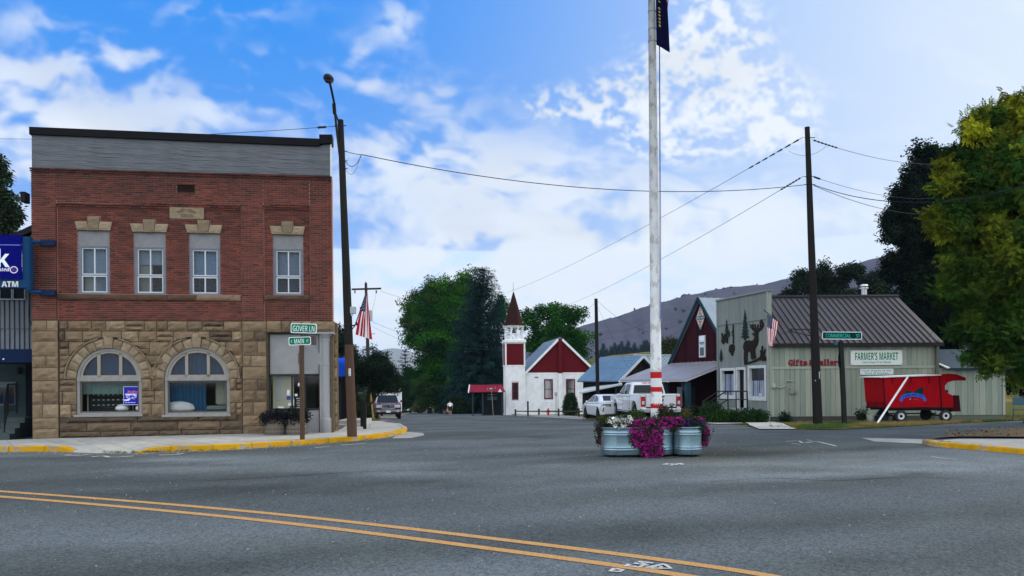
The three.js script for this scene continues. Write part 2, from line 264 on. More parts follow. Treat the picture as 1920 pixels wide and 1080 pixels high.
// A broad tree: trunk and limbs, then leaf sprays in uneven clusters round the limb ends.
function broadTree(name, label, o) {
const r = rng(o.seed), base = V(o.x, o.y ?? gy(o.z) - 0.05, o.z), t = thing(name, label, o.category ?? 'tree', base, 0, o.group), H = o.h;
const bark = M(o.bark ?? [0.034, 0.028, 0.022], 0.95, tx(T.grain, 1.2, 0.02, 0.5)), wood = new G(), cent = [];
const lobes = o.lobes;
const tr = o.trunk ?? H * 0.022, fork = o.fork ?? H * 0.25, lean = o.lean ?? 0;
const trunkTop = V(lean, fork, 0); wood.add(new THREE.TubeGeometry(new THREE.CatmullRomCurve3([V(0, 0, 0), V(lean * 0.3, fork * 0.5, 0.05), trunkTop]), 6, tr, 10));
wood.cyl(tr * 1.5, tr * 1.02, H * 0.05, 0, H * 0.025, 0, 12);
for (const [lx, ly, lz, rx, ry, rz] of lobes) {
const c = V(lx, ly, lz), m = trunkTop.clone().lerp(c, 0.5).add(V(rr(-0.3, 0.3, r), H * 0.03, rr(-0.3, 0.3, r)));
const curve = new THREE.CatmullRomCurve3([trunkTop.clone().add(V(0, -tr, 0)), m, c.clone().add(V(0, ry * 0.45, 0))]), tg = new THREE.TubeGeometry(curve, 8, tr * 0.42, 6), p = tg.attributes.position;
for (let i = 0; i < p.count; i++) { const k = Math.floor(i / 7) / 8, q = curve.getPoint(k), f = 1 - 0.75 * k; p.setXYZ(i, q.x + (p.getX(i) - q.x) * f, q.y + (p.getY(i) - q.y) * f, q.z + (p.getZ(i) - q.z) * f); }
wood.add(tg);
const vol = Math.cbrt(rx * ry * rz), n = Math.max(5, Math.round((o.clusters ?? 26) * (vol / (o.ref ?? vol)) ** 2));
for (let i = 0; i < n; i++) {
const u = r() * 2 - 1, a = r() * 6.283, s = Math.sqrt(1 - u * u), d = V(Math.cos(a) * s, u, Math.sin(a) * s), k = Math.pow(r(), 0.35) * (0.72 + 0.5 * vn(d.x * 2 + lx, d.y * 2 + d.z * 2 + ly, o.seed));
if (d.y < -0.55 && r() < 0.5) { i--; continue; }
cent.push({ p: V(lx + d.x * rx * k, ly + d.y * ry * k, lz + d.z * rz * k), d, k, rad: (o.cr ?? 0.22) * vol * rr(0.7, 1.25, r) });
}
for (let i = 0; i < 5; i++) { const q = cent[cent.length - 1 - i]; if (q) wood.bar(c.clone().lerp(trunkTop, 0.3), q.p, tr * 0.12, 5, tr * 0.04); }
}
wood.build('trunk', bark, t);
const list = [], per = o.per ?? 20, pal = o.palette;
for (const c of cent) {
const tone = pal[r() * pal.length | 0], bright = (o.dim ?? 0.75) + (2 - 2 * (o.dim ?? 0.75)) * r();
for (let i = 0; i < per; i++) {
const u = r() * 2 - 1, a = r() * 6.283, s = Math.sqrt(1 - u * u), k = Math.pow(r(), 0.45), p = c.p.clone().add(V(Math.cos(a) * s * c.rad * k * 1.15, u * c.rad * k * 0.8, Math.sin(a) * s * c.rad * k * 1.15));
const tint = o.tint ? o.tint(p, r) : null, f = bright * rr(0.8, 1.25, r), col = tint ?? tone;
list.push({ p, s: (o.leaf ?? 0.5) * rr(0.7, 1.3, r), q: new THREE.Quaternion().setFromEuler(new THREE.Euler(rr(-1, 1, r) * (o.tilt ?? 0.6), r() * 6.28, rr(-1, 1, r) * (o.tilt ?? 0.6))), c: C(col[0] * f, col[1] * f, col[2] * f) });
}
}
scatter(t, 'crown', clump(o.kind ?? 'broad', o.leaves ?? 12, o.seed % 7), leafM(), list);
return t;
}
// A conifer: straight stem, whorls of drooping boughs that carry needle sprays.
function conifer(name, label, o) {
const r = rng(o.seed), base = V(o.x, o.y ?? gy(o.z) - 0.05, o.z), t = thing(name, label, 'tree', base, 0, o.group), H = o.h, W = o.w, list = [], wood = new G();
wood.cyl(H * 0.016, H * 0.002, H * 0.99, 0, H * 0.495, 0, 10);
const lv = o.levels ?? 26;
for (let k = 0; k < lv; k++) {
const f = Math.pow(k / lv, 0.92), y = lerp(o.low ?? H * 0.06, H * 0.985, f), reach = W * Math.pow(1 - f, o.pow ?? 0.72) * (o.bulge ? 0.72 + 0.28 * Math.sin(f * 3.0 + 0.4) : 1) + H * 0.008, nb = Math.max(4, Math.round((o.boughs ?? 9) * (0.45 + 0.75 * (1 - f))));
for (let b = 0; b < nb; b++) {
const a = b / nb * 6.283 + r() * 0.9 + k, len = reach * rr(0.66, 1.12, r), dir = V(Math.cos(a), 0, Math.sin(a)), sag = lerp(0.28, -0.55, f) * rr(0.6, 1.3, r), m = Math.max(2, Math.round(len / (o.step ?? 0.55)));
for (let i = 0; i < m; i++) {
const q = (i + 0.6) / m; if (q < 0.18 && f < 0.8) continue;
const p = V(dir.x * len * q, y - sag * len * q * q + 0.06 * len * q, dir.z * len * q).add(V(rr(-0.12, 0.12, r), rr(-0.1, 0.1, r), rr(-0.12, 0.12, r)).multiplyScalar(len * 0.35));
const e = 0.72 + 0.5 * q * rr(0.7, 1.2, r), c = o.color;
list.push({ p, s: (o.leaf ?? 0.6) * rr(0.75, 1.25, r) * (1 - 0.45 * f), q: new THREE.Quaternion().setFromEuler(new THREE.Euler(0.35 * sag + rr(-0.2, 0.35, r), Math.PI / 2 - a + rr(-0.4, 0.4, r), rr(-0.4, 0.4, r), 'YXZ')), c: C(c[0] * e, c[1] * e, c[2] * e) });
}
}
}
wood.build('trunk', M([0.05, 0.04, 0.032], 0.95), t);
scatter(t, 'crown', clump('needle', o.leaves ?? 22, o.seed % 5), leafM(), list);
return t;
}
// ground sheets
function clipHalf(poly, ax, v, keepLess) {
const out = [];
for (let i = 0; i < poly.length; i++) {
const a = poly[i], b = poly[(i + 1) % poly.length], ia = keepLess ? a[ax] <= v : a[ax] >= v, ib = keepLess ? b[ax] <= v : b[ax] >= v;
if (ia) out.push(a);
if (ia !== ib) { const t = (v - a[ax]) / (b[ax] - a[ax]); out.push([lerp(a[0], b[0], t), lerp(a[1], b[1], t)]); }
}
return out;
}
function sheetGeo(pts, lift, { cell = 0, color, top = gh } = {}) {
const contour = pts.map((p) => new THREE.Vector2(p[0], p[1]));
let tris = THREE.ShapeUtils.triangulateShape(THREE.ShapeUtils.isClockWise(contour) ? contour.reverse() : contour, []).map((t) => t.map((i) => [contour[i].x, contour[i].y]));
const cut = (ps, ax, vals) => { let done = []; let cur = ps; for (const v of vals) { const rest = []; for (const p of cur) { const mn = Math.min(...p.map((q) => q[ax])), mx = Math.max(...p.map((q) => q[ax])); if (mn >= v) rest.push(p); else if (mx <= v) done.push(p); else { const a = clipHalf(p, ax, v, true), b = clipHalf(p, ax, v, false); if (a.length > 2) done.push(a); if (b.length > 2) rest.push(b); } } cur = rest; } return done.concat(cur); };
let ps = cut(tris, 1, BREAKS);
if (cell) {
const dv = [], xv = [];
for (let d = 0; d < 34; d += cell) dv.push(d); for (let d = 34; d < 130; d += cell * 5) dv.push(d);
for (let x = -30; x < 30; x += cell) xv.push(x);
ps = cut(cut(ps, 1, dv), 0, xv);
}
const pos = [], uv = [], col = [];
for (const p of ps) for (let i = 1; i + 1 < p.length; i++) {
let t = [p[0], p[i], p[i + 1]];
const area = (t[1][0] - t[0][0]) * (t[2][1] - t[0][1]) - (t[2][0] - t[0][0]) * (t[1][1] - t[0][1]);
if (Math.abs(area) < 1e-9) continue;
if (area < 0) t = [t[0], t[2], t[1]];
for (const q of t) { pos.push(q[0], top(q[1], q[0]) + lift, -q[1]); uv.push(q[0], q[1]); if (color) col.push(...color(q[0], q[1])); }
}
const g = new THREE.BufferGeometry();
g.setAttribute('position', new THREE.Float32BufferAttribute(pos, 3)); g.setAttribute('uv', new THREE.Float32BufferAttribute(uv, 2));
if (color) g.setAttribute('color', new THREE.Float32BufferAttribute(col, 3));
g.computeVertexNormals();
return g;
}
const struct = (o, label) => tag(o, label, undefined, undefined, 'structure');
const P = (px, py, lift = 0) => { const p = gnd(px, py, lift); return [p.x, -p.z]; };

struct(put('ground', sheetGeo([[-2600, -200], [2600, -200], [2600, 5200], [-2600, 5200]], 0), MAT.turf), 'dry grassy ground that spreads out to the horizon');

// road: one asphalt sheet with the crossing, the street going down between the trees, and the driveway on the right
const leftEdge = [[715, 791], [757, 778.5], [776, 770.5]].map((p) => P(...p)), rightEdge = [[806, 769.5], [872, 774.2], [935, 777.5], [1095, 787]].map((p) => P(...p));
const laneTop = [[1190, 783], [1290, 786], [1330, 793], [1400, 801], [1480, 806], [1560, 806.5], [1640, 803], [1750, 797], [1850, 791.5], [1930, 787]].map((p) => P(...p));
{
const farL = leftEdge[2], farR = rightEdge[0];
const poly = [[-60, -8], [60, -8], [60, laneTop.at(-1)[1] + 6], ...laneTop.slice().reverse(), ...rightEdge.slice().reverse(), [farR[0] - 9, farR[1] + 75], [farL[0] - 12, farL[1] + 75], ...leftEdge.slice().reverse(), [-8, 30], [-60, 22]];
// wear and painted planter shade: sealed lanes darker, dusty turning tracks paler, sweepings round the planter, old cracks filled
const wearAndShade = (x, d) => {
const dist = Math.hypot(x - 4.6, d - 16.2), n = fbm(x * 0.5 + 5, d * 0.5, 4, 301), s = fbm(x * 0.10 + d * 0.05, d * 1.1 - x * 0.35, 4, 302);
let k = 0.88 + 0.50 * (n - 0.5) + 0.85 * (s - 0.5) + 0.22 * (fbm(x * 2.1, d * 2.1, 3, 305) - 0.5);
const lane = 7.6 - 0.50 * x - d;
k *= 1 - 0.20 * sst(-5.2, -3.2, lane) * sst(0.5, -0.6, lane) * sst(6, -3, x);
k *= 1 + 0.55 * Math.exp(-Math.pow((d - (13.4 + 0.02 * x * x - 0.12 * x)) / 1.4, 2)) * sst(0.35, 0.7, fbm(x * 0.3, d * 1.4, 4, 303));
k *= 1 + 0.10 * sst(4, 14, x) * sst(16, 12, d);
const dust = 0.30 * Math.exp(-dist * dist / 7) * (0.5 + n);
k *= 1 - 0.48 * sst(2.5, 0.9, dist + n);  // soft shade beneath the tanks, painted into the asphalt colour
for (const [sx, sd, sr, sa] of [[-1.2, 12.2, 0.5, 0.3], [2.2, 10.1, 0.35, 0.28], [-6.5, 15.4, 0.6, 0.25], [6.8, 12.8, 0.5, 0.3], [0.8, 21.5, 0.8, 0.25], [-3.1, 6.9, 0.25, 0.3], [8.4, 17.5, 0.7, 0.28], [3.1, 7.4, 0.22, 0.25]]) k *= 1 - sa * sst(1, 0.2, Math.hypot(x - sx, d - sd) / sr + 0.8 * (n - 0.5));
const track = Math.exp(-Math.pow((lane + 3.0) / 0.4, 2)) + Math.exp(-Math.pow((lane + 4.6) / 0.4, 2)) + Math.exp(-Math.pow((lane - 1.8) / 0.4, 2)); k *= 1 + 0.08 * track;
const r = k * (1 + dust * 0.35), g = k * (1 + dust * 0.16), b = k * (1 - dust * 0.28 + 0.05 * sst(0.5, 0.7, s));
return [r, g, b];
};
struct(put('road', sheetGeo(poly, 0.012, { cell: 0.55, color: wearAndShade }), MAT.asphalt), 'grey asphalt crossing with a street running down between trees');
}
function sheet(name, px, lift, mat, label, kind = 'structure') { return tag(put(name, sheetGeo(px.map((p) => (p.length === 3 ? [p[0], p[1]] : P(...p))), lift), mat), label, undefined, undefined, kind); }

// strip along a line on the ground, w metres wide
function strip(pts, w, lift, wob = 0) {
const c = new THREE.CatmullRomCurve3(pts.map((p) => V(p[0], 0, p[1])), false, 'centripetal'), n = Math.max(4, Math.ceil(c.getLength() / 0.25)), pos = [], idx = [], uv = [];
for (let i = 0; i <= n; i++) {
const p = c.getPoint(i / n), t = c.getTangent(i / n), s = V(-t.z, 0, t.x).normalize(), k = w * (1 + (wob ? (vn(i * 0.7, 3, 5) - 0.5) * wob : 0));
for (const q of [-0.5, 0.5]) { const x = p.x + s.x * q * k, d = p.z + s.z * q * k; pos.push(x, gh(d) + lift, -d); uv.push(q * w, i * 0.25); }
if (i) { const a = (i - 1) * 2; idx.push(a, a + 1, a + 2, a + 1, a + 3, a + 2); }
}
const g = new THREE.BufferGeometry(); g.setAttribute('position', new THREE.Float32BufferAttribute(pos, 3)); g.setAttribute('uv', new THREE.Float32BufferAttribute(uv, 2)); g.setIndex(idx); g.computeVertexNormals();
if (g.attributes.normal.getY(0) < 0) { g.setIndex(idx.reverse()); g.computeVertexNormals(); }
return g;
}
struct(put('road_marking', strip([[-300, 904], [0, 923], [480, 962.5], [960, 1017], [1260, 1055.5], [1418, 1079], [1860, 1160]].map((p) => P(...p)), 0.125, 0.017), MAT.lineYellow), 'upper of the two curving yellow centre lines on the asphalt');
struct(put('road_marking', strip([[-300, 913], [0, 933], [480, 977], [960, 1037], [1258, 1079], [1690, 1152]].map((p) => P(...p)), 0.125, 0.017), MAT.lineYellow), 'lower of the two curving yellow centre lines on the asphalt');
// surveyors' spray paint
function spray(name, label, strokes, w, lift = 0.021) { const g = new G(true); for (const s of strokes) g.add(strip(s.map((p) => P(...p)), w, lift, 0.5)); return struct(g.build(name, MAT.sprayWhite), label); }
spray('spray_marking', 'white spray painted letters and arrow across the yellow lines', [
[[1197, 1057], [1225, 1060]], [[1189, 1060], [1216, 1064]], [[1212, 1059], [1199, 1062]],
[[1180, 1062], [1172, 1064], [1178, 1067], [1190, 1066], [1192, 1067.5], [1200, 1067.5], [1207, 1064.5]],
[[1153, 1070], [1142, 1073], [1150, 1076.5], [1162, 1076], [1172, 1074.5], [1163, 1071.5], [1153, 1070]],
[[1213, 1069], [1243, 1062], [1248, 1063], [1258, 1070], [1213, 1069.5]], [[1236, 1067], [1243, 1067.5]]], 0.05);
spray('spray_marking', 'small white spray painted scrawl in front of the flower planter', [[[1246, 873], [1256, 870.5], [1264, 873], [1256, 874.5]], [[1262, 873.5], [1276, 870.5], [1279, 873]]], 0.10);
spray('spray_marking', 'long white spray painted scrawl on the side street', [[[1474, 829], [1496, 828], [1506, 832], [1530, 829.5], [1548, 833], [1568, 838]], [[1484, 833], [1500, 834.5]], [[1512, 826], [1522, 827.5]]], 0.06);
spray('spray_marking', 'white spray painted dash near the right kerb', [[[1748, 858], [1772, 861.5], [1796, 862.5]]], 0.05);
spray('spray_marking', 'white spray painted dashes below the dropped kerb on the left', [[[172, 858], [192, 856.5], [210, 859], [250, 856.5]], [[122, 854.5], [150, 855.5], [166, 853.5]], [[298, 855], [330, 853.5], [344, 851.5]]], 0.10);
spray('spray_marking', 'white spray painted strokes beside the yellow kerb near the pole', [[[590, 841], [618, 838.5]], [[640, 836], [686, 832.5]]], 0.08);
// fine cracks sealed with bitumen
{
const g = new G(true), tar = M([0.035, 0.036, 0.038], 0.75);
for (const s of [[[560, 865], [610, 858], [660, 852], [720, 851], [790, 846]], [[880, 826], [960, 824], [1030, 829], [1100, 826]], [[1330, 905], [1450, 898], [1560, 903], [1720, 896], [1900, 908]], [[250, 905], [420, 901], [560, 893], [700, 885], [860, 882]], [[820, 806], [872, 808], [930, 805]]]) g.add(strip(s.map((p) => P(...p)), 0.018, 0.0155, 1.4));
struct(g.build('crack_sealing', tar), 'thin dark sealed cracks that cross the asphalt');
}

// left pavement: slabs, kerb, dropped kerb
const kerbLine = [[-240, 856], [-60, 849.5], [0, 848], [90, 848], [158, 850], [190, 850.5], [262, 850.5], [296, 849], [400, 845.5], [500, 840], [600, 833], [690, 825.5], [740, 818.5], [764, 810.5], [757, 804.5], [735, 799], [716, 794.5]].map((p) => P(...p));
const wallLine = [[-240, 831], [-60, 826], [0, 825], [60, 823], [90, 822], [130, 821], [180, 820], [210, 819], [300, 817], [380, 815], [450, 813], [520, 811], [580, 809.5], [612, 808.5], [632, 806], [650, 797], [672, 789]].map((p) => P(...p, 0.17));
{
const path = (pts) => new THREE.CatmullRomCurve3(pts.map((p) => V(p[0], 0, p[1])), false, 'centripetal');
const ck = path(kerbLine), cw = path(wallLine), N = 110;
const s0 = [];
const kh = (t) => { const p = ck.getPoint(t); const dip = sst(-11.0, -10.3, p.x) * sst(-8.35, -9.1, p.x); return lerp(0.15, 0.03, dip); };
const base = thing('pavement', undefined, undefined); base.userData = { kind: 'structure', label: 'pale concrete pavement in front of the brick and stone building' };
// kerb stones
const kerb = thing('kerb', undefined, undefined); kerb.userData = { kind: 'structure', label: 'yellow painted kerb along the left pavement' };
const pal = [MAT.kerbYellow, M([0.92, 0.94, 0.95], 0.8, tx(T.chipped, 0.31, 0.004)), M([1, 1.05, 1.1], 0.8, tx(T.chipped, 0.6, 0.004))];
const cut = []; for (let i = 0; i <= N; i++) cut.push(i / N);
const W = 0.17;
const off = (t, w) => { const p = ck.getPoint(t), q = ck.getTangent(t), s = V(-q.z, 0, q.x).normalize(); return [p.x + s.x * w, p.z + s.z * w]; };
const up = ([x, d], y) => V(x, gh(d) + y, -d);
for (let i = 0; i < N; i += 5) {
const g = new G();
for (let k = i; k < Math.min(N, i + 5); k++) {
const e = k === i + 4 ? 0.06 : 0, a = cut[k], b = cut[k + 1] - e / N, ha = kh(a), hb = kh(b);
const q = [up(off(a, 0), -0.02), up(off(b, 0), -0.02), up(off(b, 0.02), hb - 0.02), up(off(a, 0.02), ha - 0.02), up(off(b, 0.045), hb), up(off(a, 0.045), ha), up(off(b, W), hb), up(off(a, W), ha), up(off(b, W), -0.02), up(off(a, W), -0.02)];
g.quad(q[0], q[1], q[2], q[3]).quad(q[3], q[2], q[4], q[5]).quad(q[5], q[4], q[6], q[7]).quad(q[7], q[6], q[8], q[9]);
}
const pm = ck.getPoint((i + 2.5) / N), bare = (pm.x > -10.6 && pm.x < -8.9) || i / N > 0.80;
g.build('kerb_stone', bare ? MAT.concrete : pal[(i / 5 | 0) % 3], kerb);
}
// slabs: strips between kerb and wall, cut into fields with open joints
const tones = [MAT.concrete, M([0.45, 0.445, 0.415], 0.9, tx(T.mottle, 0.8, 0.004)), M([0.40, 0.40, 0.38], 0.9, tx(T.mottle, 0.6, 0.004)), M([0.43, 0.42, 0.39], 0.9, tx(T.mottle, 1.1, 0.004))];
const field = (t0, t1, v0, v1, mat) => {
const g = new G(), K = 5, J = 3, pt = (t, v) => { const a = off(t, W + 0.012), b0 = cw.getPoint(t), b = [b0.x, b0.z]; const x = lerp(a[0], b[0], v), d = lerp(a[1], b[1], v); return V(x, gh(d) + lerp(kh(t), 0.17, v) - 0.003, -d); };
for (let k = 0; k < K; k++) for (let j = 0; j < J; j++) { const ta = lerp(t0, t1, k / K), tb = lerp(t0, t1, (k + 1) / K), va = lerp(v0, v1, j / J), vb = lerp(v0, v1, (j + 1) / J); g.quad(pt(ta, va), pt(tb, va), pt(tb, vb), pt(ta, vb)); }
g.build('slab', mat, base);
};
for (let i = 0; i < N; i += 5) for (let j = 0; j < 2; j++) field(i / N + 0.0002, Math.min(1, (i + 5) / N) - 0.0005, j * 0.5 + (j ? 0.004 : 0), j * 0.5 + 0.5 - (j ? 0 : 0.002), tones[(i * 7 + j * 3) % 4]);
// bed of mortar under the joints
const bed = []; for (let k = 0; k <= 60; k++) bed.push(off(k / 60, 0.12)); for (let k = 60; k >= 0; k--) { const p = cw.getPoint(k / 60); bed.push([p.x, p.z]); }
put('joint_bed', sheetGeo(bed, 0, { top: (d, x) => gh(d) + 0.012 }), M([0.16, 0.155, 0.14], 1), base);
}
// ground behind the pavement, along the side of the building
sheet('forecourt', [[632, 806.5], [672, 789.5], [703, 785], [703, 780], [640, 790]], 0.10, MAT.concrete2, 'concrete yard beside the brick building');
sheet('gravel_shoulder', [[700, 794], [716, 793], [757, 779], [776, 771], [700, 771], [676, 788]], 0.02, MAT.gravel, 'grey gravel shoulder where the maroon car is parked');
sheet('gutter_apron', [[764, 810.5], [793, 813], [796, 817], [770, 822.5], [735, 823], [742, 818.5]], 0.018, MAT.concrete2, 'pale concrete gutter apron at the left street corner');

// right side: grass strip, concrete walk, driveway, island
sheet('grass_strip', [[1290, 786.5], [1330, 793.5], [1380, 797.5], [1443, 791], [1490, 806.5], [1560, 807], [1640, 803.5], [1750, 797.5], [1850, 792], [1990, 785.5], [1990, 768], [1443, 776], [1330, 776], [1280, 778]], 0.03, MAT.turf, 'dry patchy grass strip in front of the grey gallery');
sheet('concrete_walk', [[1392, 792.5], [1438, 791], [1470, 797], [1492, 806.8], [1424, 806.6], [1405, 799]], 0.045, MAT.concrete, 'pale concrete walk crossing the grass beside the gallery');
sheet('concrete_edging', [[1300, 789.8], [1330, 792.2], [1392, 791.5], [1392, 795.2], [1345, 797.4], [1306, 793.2]], 0.04, MAT.concrete2, 'narrow concrete edging near the gallery hedge');
sheet('church_lawn', [[935, 776], [1095, 784.5], [1190, 782], [1190, 768], [935, 768], [870, 768], [800, 766], [805, 769], [872, 773.5]], 0.03, MAT.turf, 'grass and weeds round the white church');
{ // church kerb
const g = new G(), a = P(932, 777), b = P(1096, 786.5); for (let i = 0; i < 12; i++) { const p = (t) => V(lerp(a[0], b[0], t), 0, -lerp(a[1], b[1], t)), s = p(i / 12), e = p((i + 0.97) / 12); s.y = gy(s.z) + 0.06; e.y = gy(e.z) + 0.06; g.beam(s, e, 0.22, 0.16); }
struct(g.build('church_kerb', MAT.concrete), 'pale concrete kerb in front of the church fence');
sheet('church_path', [[935, 774.4], [1095, 782.4], [1095, 785], [935, 776.4]], 0.05, MAT.concrete, 'pale concrete path along the church kerb');
}
{ // island on the right with yellow kerb
const pal2 = M([0.93, 0.96, 1], 0.8, tx(T.chipped, 0.33, 0.004));
const outer = [[1728, 833.5], [1752, 838.5], [1800, 842.5], [1920, 853.5], [2120, 873]].map((p) => P(...p)), inner = [[1745, 825.5], [1800, 822], [1920, 822.5], [2120, 828]].map((p) => P(...p, 0.14));
const c = new THREE.CatmullRomCurve3(outer.map((p) => V(p[0], 0, p[1])), false, 'centripetal'), k = thing('kerb'); k.userData = { kind: 'structure', label: 'yellow painted kerb round the paved island on the right' };
const n = 22, o = (t, w, y) => { const p = c.getPoint(t), q = c.getTangent(t), s = V(-q.z, 0, q.x).normalize(), x = p.x + s.x * w, d = p.z + s.z * w; return V(x, gh(d) + y, -d); };
for (let i = 0; i < n; i++) { const a = i / n, b = (i + 0.985) / n, h = 0.13, g = new G(); g.quad(o(a, 0, -0.02), o(b, 0, -0.02), o(b, 0.02, h - 0.02), o(a, 0.02, h - 0.02)).quad(o(a, 0.02, h - 0.02), o(b, 0.02, h - 0.02), o(b, 0.05, h), o(a, 0.05, h)).quad(o(a, 0.05, h), o(b, 0.05, h), o(b, 0.17, h), o(a, 0.17, h)).quad(o(a, 0.17, h), o(b, 0.17, h), o(b, 0.17, -0.02), o(a, 0.17, -0.02)); g.build('kerb_stone', i < 3 ? M([0.30, 0.22, 0.12], 0.9, tx(T.mottle, 1.3, 0.01)) : i % 3 ? MAT.kerbYellow : pal2, k); }
const top = []; for (let i = 0; i <= 16; i++) { const p = o(i / 16, 0.18, 0); top.push([p.x, -p.z]); } top.push(...inner.reverse());
struct(put('island_pavement', sheetGeo(top, 0.128), MAT.concrete2), 'concrete paved island inside the right yellow kerb');
sheet('dirt_bed', [[1745, 825.5], [1800, 822.3], [1920, 823], [2120, 828], [2120, 806], [1920, 806], [1830, 812], [1770, 819]], 0.06, MAT.dirt, 'brown bare dirt bed behind the paved island');
sheet('gutter_apron', [[1614, 822], [1720, 824.5], [1745, 826.5], [1730, 833], [1690, 831.5], [1640, 829]], 0.018, MAT.concrete2, 'worn concrete gutter apron beside the right island');
// litter of dry leaves and twigs on the dirt
const leaf = new THREE.CircleGeometry(0.03, 5), lm = new THREE.InstancedMesh(leaf, M([0.16, 0.11, 0.065], 1, { side: THREE.DoubleSide }), 420), r = rng(55), m = new THREE.Matrix4();
for (let i = 0; i < 420; i++) { const [x, d] = P(rr(1770, 2060, r), rr(806, 823, r)); m.compose(V(x, gh(d) + 0.075 + r() * 0.02, -d), new THREE.Quaternion().setFromEuler(new THREE.Euler(-1.57 + rr(-0.7, 0.7, r), rr(-0.6, 0.6, r), rr(0, 6, r))), V(1, 1, 1).multiplyScalar(rr(0.5, 1.3, r))); lm.setMatrixAt(i, m); lm.setColorAt(i, C(rr(0.5, 1.4, r), rr(0.5, 1.2, r), rr(0.4, 0.9, r))); }
lm.name = 'fallen_leaves'; scene.add(tag(lm, 'dry brown leaves scattered on the dirt bed', undefined, undefined, 'stuff'));
}
// grass blades on the strips near enough to show
function grass(name, label, area, n, h, seed, tint) {
const g = new THREE.BufferGeometry(), pos = []; const r = rng(seed);
for (let i = 0; i < 9; i++) { const a = r() * 6.28, q = r() * 0.07, x = Math.cos(a) * q, z = Math.sin(a) * q, b = r() * 6.28, w = 0.006, l = rr(0.5, 1, r), lx = Math.cos(b) * 0.5 * l, lz = Math.sin(b) * 0.5 * l; pos.push(x - w, 0, z, x + w, 0, z + w, x + lx * 0.12 + 0.002, l * 0.16, z + lz * 0.12); }
g.setAttribute('position', new THREE.Float32BufferAttribute(pos, 3)); g.computeVertexNormals();
const im = new THREE.InstancedMesh(g, M([1, 1, 1], 1, { side: THREE.DoubleSide, transmission: 0.3, thickness: 0 }), n), m = new THREE.Matrix4();
for (let i = 0; i < n; i++) { const [x, d] = area(r); const s = h / 0.16 * rr(0.4, 1.2, r), dry = sst(0.4, 0.62, fbm(x * 0.6, d * 0.6, 3, 77)); m.compose(V(x, gh(d) + 0.028, -d), new THREE.Quaternion().setFromAxisAngle(V(0, 1, 0), r() * 6.28), V(1, s, 1)); im.setMatrixAt(i, m); im.setColorAt(i, C(lerp(0.07, 0.26, dry) * tint, lerp(0.13, 0.20, dry) * tint, lerp(0.035, 0.085, dry) * tint)); }
im.name = numbered(name); scene.add(tag(im, label, undefined, undefined, 'stuff'));
}
grass('grass', 'short dry grass growing in front of the gallery and the red wagon', (r) => { let px; do { px = rr(1440, 1960, r); } while (px < 1495 && r() < 0.97); const top = px < 1560 ? 806 : px < 1750 ? lerp(806, 797.5, (px - 1560) / 190) : lerp(797.5, 787, (px - 1750) / 210); return P(px, lerp(779, top - 0.3, Math.sqrt(r()))); }, 9000, 0.10, 66, 1);
grass('grass', 'unmown grass along the church fence', (r) => P(rr(940, 1180, r), rr(769.5, 776 + 0, r)), 2500, 0.18, 67, 0.8);
grass('weeds', 'few weeds growing from the joint at the foot of the left kerb', (r) => { const q = r() * (kerbLine.length - 9) + 5, i = Math.floor(q), t = q - i; return [lerp(kerbLine[i][0], kerbLine[i + 1][0], t) + rr(-0.02, 0.02, r), lerp(kerbLine[i][1], kerbLine[i + 1][1], t) - 0.02]; }, 130, 0.06, 69, 1.2);
{ const g = new THREE.IcosahedronGeometry(0.012, 0), im = new THREE.InstancedMesh(g, M([1, 1, 1], 1), 2600), r = rng(70), m = new THREE.Matrix4(); for (let i = 0; i < 2600; i++) { let x, d; if (r() < 0.6) { const q = r() * (kerbLine.length - 4) + 1, k = Math.floor(q), t = q - k; x = lerp(kerbLine[k][0], kerbLine[k + 1][0], t); d = lerp(kerbLine[k][1], kerbLine[k + 1][1], t) - 0.06 - 0.5 * r() * r(); } else { x = rr(-9, 12, r); d = rr(5.5, 20, r); } const s = rr(0.3, 1.1, r), c = rr(0.12, 0.34, r); m.compose(V(x, gh(d) + 0.014, -d), randQ(r), V(s, s * 0.7, s)); im.setMatrixAt(i, m); im.setColorAt(i, C(c, c * 0.96, c * 0.9)); } im.name = 'grit'; scene.add(tag(im, 'loose grit on the asphalt and along the left kerb', undefined, undefined, 'stuff')); }
grass('grass', 'green weeds on the verge beside the maroon car', (r) => P(rr(690, 712, r), rr(780, 790, r)), 500, 0.15, 68, 0.9);

